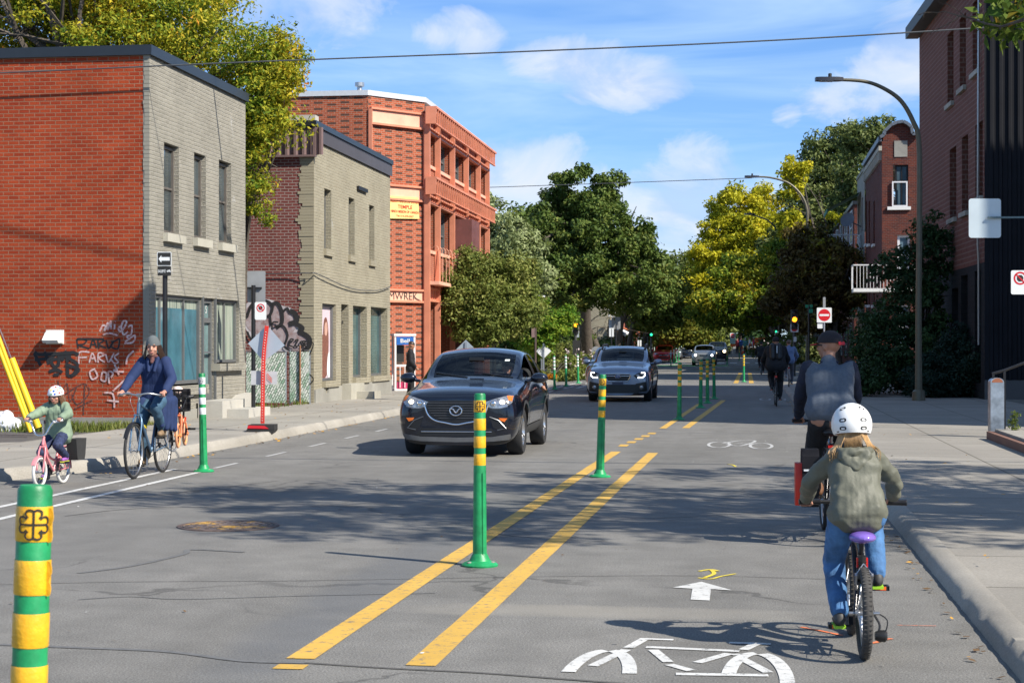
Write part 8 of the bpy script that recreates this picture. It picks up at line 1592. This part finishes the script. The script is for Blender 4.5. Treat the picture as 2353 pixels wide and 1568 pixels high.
# ---- man with the cap, riding away
g0 = G(1914, 1249); tM, k = bicycle('black city bicycle with a rear rack under the man in the grey and navy top', at(g0), R(1.5), r=.34, wb=1.06, tr=.021, seat=.90, bar=.93, bw=.54, col=BK, barstyle='flat', rack=True, ca=math.pi * .9 + math.pi, fender=None, wheelgap=.055)
J = rider_joints(k, 1.0, lean=.42, hipw=.085, shw=.165, arm=.03, tl=.50, spread=-.02, seat_up=-.02)
GRYT = pbr('knit_grey_blue', (.095, .115, .145), .9, var=.14, scale=50, bmp=.3, bscale=160); NAV = pbr('sleeve_navy', (.010, .015, .035), .85, var=.2); BLKT = pbr('trousers_black', (.012, .012, .014), .85, var=.3)
pM, J, q, M = person('man with a backward red and black cap, grey back and navy sleeves riding away', at(g0), R(1.5), J, 1.0, skin=SK2, top=GRYT, bottom=BLKT, shoe=(pbr('shoe_brown', (.16, .07, .03), .7, var=.3, scale=20), pbr('sole_dark', (.02, .02, .02), .8)), grips=dict(L=k['gripL'] + V((.05, .01, 0)), R=k['gripR'] + V((-.05, .01, 0))), yaw=58, vox=.009, sleeves=False, topn='shirt', thick=.95, g=.014, disp=(.006, 7, .5), hemz=k['seat'].z + .15)
b4 = Blob()
for S_ in 'LR': b4.chain([J['sh' + S_] + V((0, 0, -.005)), J['el' + S_], J['wr' + S_].lerp(J['el' + S_], .06)], [.066, .052, .040])
put('sleeve', b4.mesh('sleeve', NAV, .010, 3, (.008, 8, .6)), pM); b4 = Blob(); [b4.cap(J['nk'] + V((.062 * math.cos(a), .05 * math.sin(a) , .0)), J['nk'] + V((.062 * math.cos(a + .5), .05 * math.sin(a + .5), 0)), .016) for a in np.arange(0, 6.28, .5)]; put('collar', b4.mesh('collar', NAV, .009, 2), pM)
CAPB = pbr('cap_dark', (.018, .014, .018), .85, var=.2); CAPR = pbr('cap_red', (.50, .015, .03), .7)
cap_shell(q, M, (0, -.012, .036), (.088, .106, .090), -.012, CAPB, 'cap', pM, n=28); hc_ = [c_ for c_ in pM.children if c_.name.startswith('cap')][0]
m = MB(); P = [(.075 * math.cos(a), .075 + .085 * math.sin(a)) for a in np.linspace(0, math.pi, 12)]; m.prism((q(0, 0, .022), M @ V((1, 0, 0)), M @ V((0, 1, -.12))), P, .006); part('brim', m, CAPR, hc_, 30); m = MB(); m.prism((q(0, -.118, .022), M @ V((-1, 0, 0)), M @ V((0, .18, 1))), rrect(.10, .028, .01), .006); part('strap', m, CAPR, hc_, 0)
m = MB(); m.tube([q(.070, .02, .005), q(.066, .075, .008), q(0.02, .098, .006), q(-.02, .098, .006), q(-.066, .075, .008), q(-.070, .02, .005)], .005, 5); part('glasses', m, BLACKM, pM); cap_shell(q, M, (0, -.012, .0), (.080, .098, .075), -.05, pbr('hair_cropped', (.07, .05, .04), .9), 'hair', pM) if False else None
b4 = Blob(); [b4.cap(J['pel'] + V((.150 * math.cos(a), .105 * math.sin(a) + .01, .05)), J['pel'] + V((.150 * math.cos(a + .4), .105 * math.sin(a + .4) + .01, .05)), .022) for a in np.arange(0, 6.28, .4)]; put('belt', b4.mesh('belt', pbr('leather_tan', (.30, .12, .045), .6), .010, 2), pM)
tb = thing('pannier_bag', 'red and black pannier bag hanging on the left of the man\'s bicycle', 'bag', (g0.x, g0.y, 0), R(1.5)); m = MB(); m.prism(((-.085, -.20, .30), (0, 1, 0), (0, 0, 1)), [(0, .03), (.03, 0), (.27, 0), (.30, .03), (.29, .44), (.01, .44)], -.0 or .001); bx_ = [( -.26, -.085)]
m = MB(); m.prism(((-.25, -.2, .30), (0, 1, 0), (0, 0, 1)), [(.05, .03), (.08, 0), (.22, 0), (.25, .03), (.30, .30), (.29, .40), (.24, .45), (.06, .45), (.01, .40), (.0, .30)], .13); part('bag_body', m, pbr('pannier_black', (.010, .010, .013), .75, spec=.2), tb, 30)
m = MB(); m.prism(((-.30, -.19, .31), (0, 1, 0), (0, 0, 1)), [(.07, .03), (.09, 0), (.19, 0), (.21, .04), (.24, .22), (.22, .33), (.06, .33), (.04, .22)], .055); part('pocket', m, pbr('pannier_red', (.65, .03, .015), .5), tb, 30); m = MB(); m.box(-.24, -.11, -.204, -.199, .585, .60); part('reflective_strip', m, PW, tb, 0)
# ---- woman in the blue coat
gw = V((-7.156, 20.44, 0)); STB = pbr('frame_steel_blue', (.09, .17, .27), .3, .35, coat=.5)
tW, k = bicycle('steel blue city bicycle with a yellow tube lock under the woman in the blue coat', tuple(gw), math.pi + R(1), r=.33, wb=1.05, tr=.019, seat=.87, bar=.98, bw=.56, col=STB, style='diamond', barstyle='swept', barm=SPK, rack=pbr('rack_alloy', (.4, .4, .42), .4, .7), fender=BLACKM, ca=-math.pi * .46, wheelgap=.055, gripm=BLACKM)
m = MB(); m.tube([(.05, .62, .60), (.045, .52, .585)], .026, 10); part('tube_lock', m, pbr('lock_yellow', (.80, .60, .03), .4), tW)
J = rider_joints(k, .97, lean=.24, hipw=.08, shw=.145, arm=.06, tl=.49, seat_up=.0)
COAT = pbr('coat_royal_blue', (.011, .027, .092), .85, var=.12, scale=8, bmp=.3, bscale=120); DEN = pbr('denim_dark', (.035, .085, .14), .8, var=.4, scale=9)
pW, J, q, M = person('woman in a long royal blue coat and grey beanie cycling toward the camera', tuple(gw), math.pi + R(1), J, .97, top=COAT, bottom=DEN, shoe=(pbr('boot_tan', (.24, .16, .09), .7, var=.3), pbr('boot_sole', (.03, .025, .02), .8)), grips=dict(L=k['gripL'] + V((.02, .04, 0)), R=k['gripR'] + V((-.02, .04, 0))), yaw=8, pitch=-6, vox=.0075, topn='coat', g=.020, disp=(.007, 6, .5), hemz=k['seat'].z + .04, thick=.90)
b4 = Blob()
for x0, y0, x1, y1, z1_, r0, r1 in ((-.12, .16, -.13, .22, .60, .05, .03), (-.15, .10, -.17, .15, .57, .06, .035), (-.17, .03, -.20, .06, .55, .06, .035), (-.18, -.05, -.21, -.03, .55, .06, .035), (-.15, -.12, -.18, -.12, .58, .06, .035), (-.08, -.16, -.10, -.18, .64, .06, .035), (0, -.17, 0, -.2, .70, .06, .035), (.10, -.15, .12, -.16, .72, .06, .035), (.16, -.06, .18, -.06, .72, .06, .035), (.17, .04, .19, .06, .74, .06, .035), (.14, .12, .16, .17, .78, .05, .03)): b4.cap(k['seat'] + V((x0, y0, .02)), V((x1, k['seat'].y + y1, z1_)), r0, r1)
put('coat_skirt', b4.mesh('coat_skirt', COAT, .010, 4, (.010, 7, .35)), pW)
b4 = Blob(); [b4.cap(J['nk'] + V((.06 * math.cos(a), .055 * math.sin(a) + .01, .02)), J['nk'] + V((.06 * math.cos(a + .5), .055 * math.sin(a + .5) + .01, .02)), .026) for a in np.arange(0, 6.28, .5)]; b4.cap(J['nk'] + V((0, .06, .0)), J['nk'] + V((0, .085, -.05)), .030, .022); put('scarf', b4.mesh('scarf', pbr('scarf_brown', (.13, .055, .05), .9), .010, 2, (.006, 14, 1)), pW)
b4 = Blob(); [b4.cap(J['nk'] + V((sx * .06, .04, -.0)), J['ch'] + V((sx * .035, .135, -.02)), .028, .02) for sx in (-1, 1)]; put('lapel', b4.mesh('lapel', COAT, .010, 3), pW)
cap_shell(q, M, (0, -.012, .03), (.086, .102, .118), -.005, pbr('beanie_grey', (.11, .125, .13), .95, bmp=.5, bscale=120), 'beanie', pW); S1 = []
for sx in (-1, 1):
    for i in range(9): S1.append([(sx * (.070 + .002 * i), .035 - .012 * i, .02), (sx * (.082 + .003 * i), .03 - .012 * i, -.05), (sx * (.085 + .006 * i), .02 - .012 * i, -.11), (sx * (.10 + .008 * i), .0 - .01 * i, -.15 - .006 * (i % 3))])
hair_tubes(pW, q, M, S1, H_BR, .013)
# load at the back of her bicycle: crate and a towed child's bicycle
tc = thing('milk_crate', 'black milk crate with bottles on the rack behind the woman', 'crate', tuple(gw), math.pi + R(1)); m = MB(); z0 = .76; cx_ = -.05
for z_ in (z0, z0 + .09, z0 + .18, z0 + .25):
    for a_, b_ in (((cx_ - .18, -.38), (cx_ + .16, -.38)), ((cx_ + .16, -.38), (cx_ + .16, -.06)), ((cx_ + .16, -.06), (cx_ - .18, -.06)), ((cx_ - .18, -.06), (cx_ - .18, -.38))): m.bar((*a_, z_), (*b_, z_), .012, .03)
for i in range(8):
    for y in (-.38, -.06): m.bar((cx_ - .18 + .048 * i, y, z0), (cx_ - .18 + .048 * i, y, z0 + .25), .012, .012)
    for x in (cx_ - .18, cx_ + .16): m.bar((x, -.38 + .045 * i, z0), (x, -.38 + .045 * i, z0 + .25), .012, .012)
part('crate', m, BLACKM, tc, 0); m = MB(); m.box(cx_ - .16, cx_ + .14, -.36, -.08, z0, z0 + .02); part('crate_floor', m, BLACKM, tc, 0)
m = MB(); m.ball((cx_ - .08, -.2, z0 + .24), (.07, .08, .06)); m.ball((cx_ + .05, -.25, z0 + .22), (.06, .06, .07)); single('grocery_bag', m, pbr('bag_pale', (.7, .55, .5), .6, var=.3, scale=20), 'pale groceries sticking out of the black crate', 'groceries', loc=tuple(gw), rotz=math.pi + R(1))
tO, _ = bicycle('small child bicycle with orange wheels hung upright behind the woman', (gw.x + .10, gw.y + .55, .30), math.pi + R(10), r=.155, wb=.56, tr=.016, seat=.50, bar=.62, bw=.34, col=pbr('frame_orange', (.75, .22, .10), .4), style='low', barstyle='bmx', rim=pbr('rim_orange', (.85, .35, .12), .4), tyre=pbr('tyre_orange', (.75, .35, .18), .5), crank=.08, spokes=12, wheelgap=.035, seatm=WHITEM)
m = MB(); m.tube(spline([(0, -.1, .32), (-.06, -.25, .25), (-.10, -.38, .40)], 4), .012, 8); part('tow_arm', m, GALV, tW)
# ---- child on the pink bicycle
gc = V((-7.70, 18.64, 0)); PNK = pbr('frame_pink', (.70, .25, .27), .3, coat=.5); WT = pbr('tyre_white', (.62, .61, .58), .6)
tP, k = bicycle('little pink bicycle with white tyres under the child in the dotted helmet', tuple(gc), math.pi - R(2), r=.172, wb=.60, tr=.019, seat=.50, bar=.72, bw=.44, col=PNK, style='low', barstyle='bmx', rim=SPK, tyre=WT, barm=CHR, crank=.095, ca=-math.pi * .42, tube=.014, wheelgap=.038, fender=PNK, spokes=14, gripm=pbr('grip_white', (.6, .6, .6), .5), rack=PNK)
J = rider_joints(k, .66, lean=.10, hipw=.10, shw=.135, arm=.06, tl=.50)
JGR = pbr('jacket_sage', (.20, .27, .185), .7, var=.12, scale=8, bmp=.3, bscale=60); LEG = pbr('leggings_navy', (.02, .03, .08), .8, var=.6, scale=34)
pP, J, q, M = person('small child in a sage green jacket and dotted helmet cycling toward the camera', tuple(gc), math.pi - R(2), J, .66, top=JGR, bottom=LEG, shoe=(pbr('shoe_purple', (.30, .10, .38), .6), pbr('sole_lime', (.55, .60, .05), .6)), grips=dict(L=k['gripL'] + V((.03, .02, 0)), R=k['gripR'] + V((-.03, .02, 0))), yaw=-4, pitch=-8, vox=.006, jvox=.0075, hs=1.28, g=.022, disp=(.007, 10, .7), hemz=k['seat'].z + .05, thick=.98)
e_ = (.105, .125, .110); hc = (0, -.005, .028); hl = cap_shell(q, M, hc, e_, -.012, pbr('helmet_white_dotted', (.80, .80, .80), .3, coat=.4, var=0), 'helmet', pP, n=36); rnd = random.Random(12)
DOT = [pbr('dot_red', (.7, .06, .04), .35, var=0), pbr('dot_blue', (.02, .10, .55), .35, var=0), pbr('dot_green', (.05, .40, .10), .35, var=0), pbr('dot_yellow', (.85, .55, .03), .35, var=0)]; m = MB(); pts = []
for i in range(400):
    u_ = V((rnd.gauss(0, 1), rnd.gauss(0, 1), abs(rnd.gauss(0, 1)) + .05)).normalized()
    if all((u_ - w_).length > .36 for w_ in pts): pts.append(u_)
for i, u_ in enumerate(pts):
    a_, b_ = basis(u_); rr_ = .10 + .04 * (i % 3) / 2; m.poly([q(*[hc[j] + e_[j] * 1.012 * w_[j] for j in range(3)]) for w_ in [(u_ + a_ * rr_ * math.cos(t_) + b_ * rr_ * math.sin(t_)).normalized() for t_ in np.linspace(0, 6.283, 13)[:-1]]], i % 4)
part('dot', m, DOT, hl, 0); S1 = []
for sx in (-1, 1):
    for i in range(7): S1.append([(sx * .072, .04 - .015 * i, .0), (sx * (.085 + .003 * i), .035 - .015 * i, -.07), (sx * (.088 + .004 * i), .02 - .01 * i, -.14)])
hair_tubes(pP, q, M, S1, H_MB, .012); b4 = Blob()
for sx in (-1, 1): gq = k['grip' + 'LR'[sx > 0]] + V((-sx * .03, -.01, .008)); b4.ell(gq, (.036, .040, .030)); b4.cap(gq + V((0, -.03, .01)), gq + V((0, -.055, .025)), .026, .024)
put('glove', b4.mesh('glove', pbr('glove_dark', (.03, .03, .045), .8), .006, 2), pP)
m = MB(); m.prism(((-.20, -.16, .27), (0, 1, 0), (0, 0, 1)), [(.0, .05), (.02, 0), (.20, 0), (.22, .05), (.25, .24), (-.03, .24)], .12); single('bicycle_basket', m, pbr('basket_black', (.03, .03, .03), .7, bmp=.6, bscale=80), 'black side basket hung on the rear rack of the pink bicycle', 'basket', loc=tuple(gc), rotz=math.pi - R(2), smooth=30)
# ---- far cyclists riding away
def far_rider(label, blabel, loc, rot, top, bottom, hat, s=1.0, thick=1.0, bag=None, skin=SK, lean=.25, leanx=0, vox=.016, bottomg=.014, bcol=BK, shoe=None):
    tb_, k = bicycle(blabel, loc, rot, r=.34, wb=1.05, tr=.019, seat=.93, bar=1.0, bw=.56, col=bcol, ca=-.9, spokes=14, group='bicycles of the riders ahead')
    J = rider_joints(k, s, lean=lean, shw=.19, tl=.52); p, J, q, M = person(label, loc, rot, J, s, skin=skin, top=top, bottom=bottom, shoe=(shoe or BLACKM,), grips=dict(L=k['gripL'] + V((.05, .01, 0)), R=k['gripR'] + V((-.05, .01, 0))), face=False, vox=vox, thick=thick, group='riders ahead in the cycle lane')
    if hat: cap_shell(q, M, (0, -.01, .03), (.088, .105, .10), -.04, hat, 'hair' if hat in (H_BR, H_MB) else 'hood', p)
    return p, J, k
BLKJ = pbr('jacket_black', (.010, .010, .013), .8, var=.2); JBL = pbr('jacket_blue_grey', (.16, .22, .38), .8, var=.1); GT = pbr('trousers_grey', (.10, .10, .12), .85)
ga = G(1783, 933); p, J, k = far_rider('rider all in black with a backpack, nearest of those far ahead', 'dark bicycle under the rider with the black backpack', at(ga), R(1), BLKJ, pbr('shorts_black', (.01, .01, .012), .8), CAPB, 1.0, 1.28)
b4 = Blob(); d = (J['nk'] - J['pel']).normalized(); n_ = V((0, -d.z, d.y)) * -1; c_ = J['ch'] + V((0, -.19, .0)); b4.cap(c_ + V((-.08, .02, -.14)), c_ + V((-.08, .06, .15)), .09); b4.cap(c_ + V((.08, .02, -.14)), c_ + V((.08, .06, .15)), .09); tb = thing('backpack', 'black backpack with a white stripe worn by the rider in black', 'backpack', at(ga), R(1)); put('bag_body', b4.mesh('bag_body', BLACKM, .015, 2), tb); m = MB(); m.bar(c_ + V((0.02, -.092, -.02)), c_ + V((.02, -.05, .17)), .02, .01); part('stripe', m, PW, tb, 0)
far_rider('rider in a blue grey hooded jacket and grey trousers, right of the backpack rider', 'pale bicycle under the rider in the blue grey jacket', at(G(1812, 893)), R(-1), JBL, GT, H_MB, .98, 1.0, bcol=SPK, shoe=pbr('shoe_grey', (.3, .3, .32), .6))
far_rider('distant rider in a black hood, leftmost of the riders ahead', 'dark bicycle under the distant hooded rider', at(G(1749, 861)), R(1), BLKJ, BLKT, CAPB, 1.0, 1.05, vox=.022)
# ---- driver of the black crossover
def seated(label, loc, rot, x, top, skin, s=.98, vox=.012, arm_out=True, face=True, dz=0):
    J = dict(pel=(x, -.42, .60 + dz), wai=(x, -.46, .74 + dz), ch=(x, -.50, .95 + dz), nk=(x, -.50, 1.07 + dz), head=(x, -.44, 1.21 + dz), shL=(x - .18, -.47, 1.02 + dz), shR=(x + .18, -.47, 1.02 + dz), elR=(x + .24, -.20, .88 + dz), wrR=(x + .16, .10, 1.06 + dz), hipL=(x - .09, -.38, .58 + dz), hipR=(x + .09, -.38, .58 + dz), knL=(x - .14, .05, .66 + dz), knR=(x + .12, .05, .66 + dz), anL=(x - .12, .35, .45 + dz), anR=(x + .10, .35, .45 + dz), toL=(x - .12, .47, .42 + dz), toR=(x + .10, .47, .42 + dz))
    J.update(dict(elL=(-.80, -.16, 1.02), wrL=(-.955, .02, .94)) if arm_out else dict(elL=(x - .24, -.2, .88 + dz), wrL=(x - .14, .1, 1.06 + dz)))
    return person(label, loc, rot, J, s, skin=skin, top=top, bottom=BLKT, face=face, vox=vox, g=.014)
pD, J, q, M = seated('bearded driver in a grey shirt resting one arm out of the black crossover', carD.location, carD.rotation_euler[2], -.36, pbr('shirt_grey_blue', (.16, .20, .26), .8), SK2)
cap_shell(q, M, (0, -.012, .03), (.084, .100, .094), .0, H_BR, 'hair', pD); m = MB(); m.tube([q(-.07, .02, .006), q(-.05, .088, .008), q(.05, .088, .008), q(.07, .02, .006)], .008, 5); part('glasses', m, BLACKM, pD); b4 = Blob(); b4.ell(q(0, .055, -.075), (.045, .035, .035)); part('beard', b4.mesh('beard', H_BR, .008, 2), None, pD)
pO, J, q, M = seated('driver dimly seen behind the windscreen of the blue grey wagon', carO.location, carO.rotation_euler[2], -.38, NAV, SK2, vox=.02, arm_out=False, face=False, dz=.06); cap_shell(q, M, (0, -.012, .03), (.084, .100, .094), .0, H_BR, 'hair', pO)
# ---- man standing by the phone booth
def standing(label, loc, rot, top, bottom, s=1.0, skin=SK, hair=H_BR, vox=.014, yaw=0, pitch=0, group=None, arms=.0, helmet=None, face=False):
    J = dict(pel=(0, 0, .94), wai=(0, .01, 1.10), ch=(0, .0, 1.32), nk=(0, 0, 1.47), head=(0, .03, 1.62)); 
    for S_, sx in (('L', -1), ('R', 1)): J.update({'sh' + S_: (sx * .18, -.01, 1.42), 'el' + S_: (sx * .23, -.03 + arms * .5, 1.14), 'wr' + S_: (sx * .22, .08 + arms, .95 + arms * .4), 'hip' + S_: (sx * .09, 0, .90), 'kn' + S_: (sx * .10, .02 * sx + .02, .49), 'an' + S_: (sx * .10, -.02 + .05 * sx, .085), 'to' + S_: (sx * .12, .13 + .05 * sx, .035)})
    J = {k_: tuple(x * s for x in v_) for k_, v_ in J.items()}; p, J, q, M = person(label, loc, rot, J, s, skin=skin, top=top, bottom=bottom, shoe=(BLACKM,), yaw=yaw, pitch=pitch, vox=vox, face=face, group=group); cap_shell(q, M, (0, -.012, .03), (.082, .100, .094), .0 if not helmet else -.02, helmet or hair, 'hair' if not helmet else 'helmet', p); return p, J
p_ = AT(943, 796, 46); standing('man in a black hooded top standing beside the telephone booth', (p_.x, p_.y, .13), R(-75), BLKJ, BLKT, .90, skin=SK2, yaw=0, pitch=-14, arms=.06, face=True)
# ---- people beyond the barricades
CR = [('shirt_maroon', (.25, .03, .05)), ('shirt_blue', (.05, .12, .35)), ('shirt_teal', (.06, .25, .25)), ('shirt_white', (.6, .6, .6)), ('shirt_crimson', (.5, .04, .10)), ('shirt_grey', (.2, .2, .22)), ('shirt_yellow', (.5, .4, .08)), ('shirt_black', (.02, .02, .02)), ('shirt_sky', (.2, .35, .5)), ('shirt_rose', (.5, .2, .22))]
for i, (px, dep) in enumerate(((1693, 186), (1702, 190), (1712, 184), (1722, 200), (1731, 203), (1762, 201), (1770, 190), (1779, 188), (1786, 198), (1792, 184))):
    p_ = AT(px, 796, dep); n_, c_ = CR[i]; standing('tiny distant figure in a ' + n_[6:] + ' top among the crowd at the barricades', (p_.x, p_.y, zg(p_.y) + .05), R(random.Random(i).uniform(0, 360)), pbr(n_, c_, .8), GT if i % 2 else BLKT, 1.0, vox=.035, group='people beyond the barricades', helmet=PW if i in (2, 4, 7) else None)
    if i % 2 == 0: bicycle('tiny distant bicycle held by the figure in the ' + n_[6:] + ' top', (p_.x + .5, p_.y - .4, zg(p_.y) + .0), R(60 * i), col=DOT[i % 4], spokes=0, group='bicycles in the distant crowd')
# ---- depth of field of the lens
cd.dof.use_dof = True; cd.dof.focus_distance = 17.0; cd.dof.aperture_fstop = 13
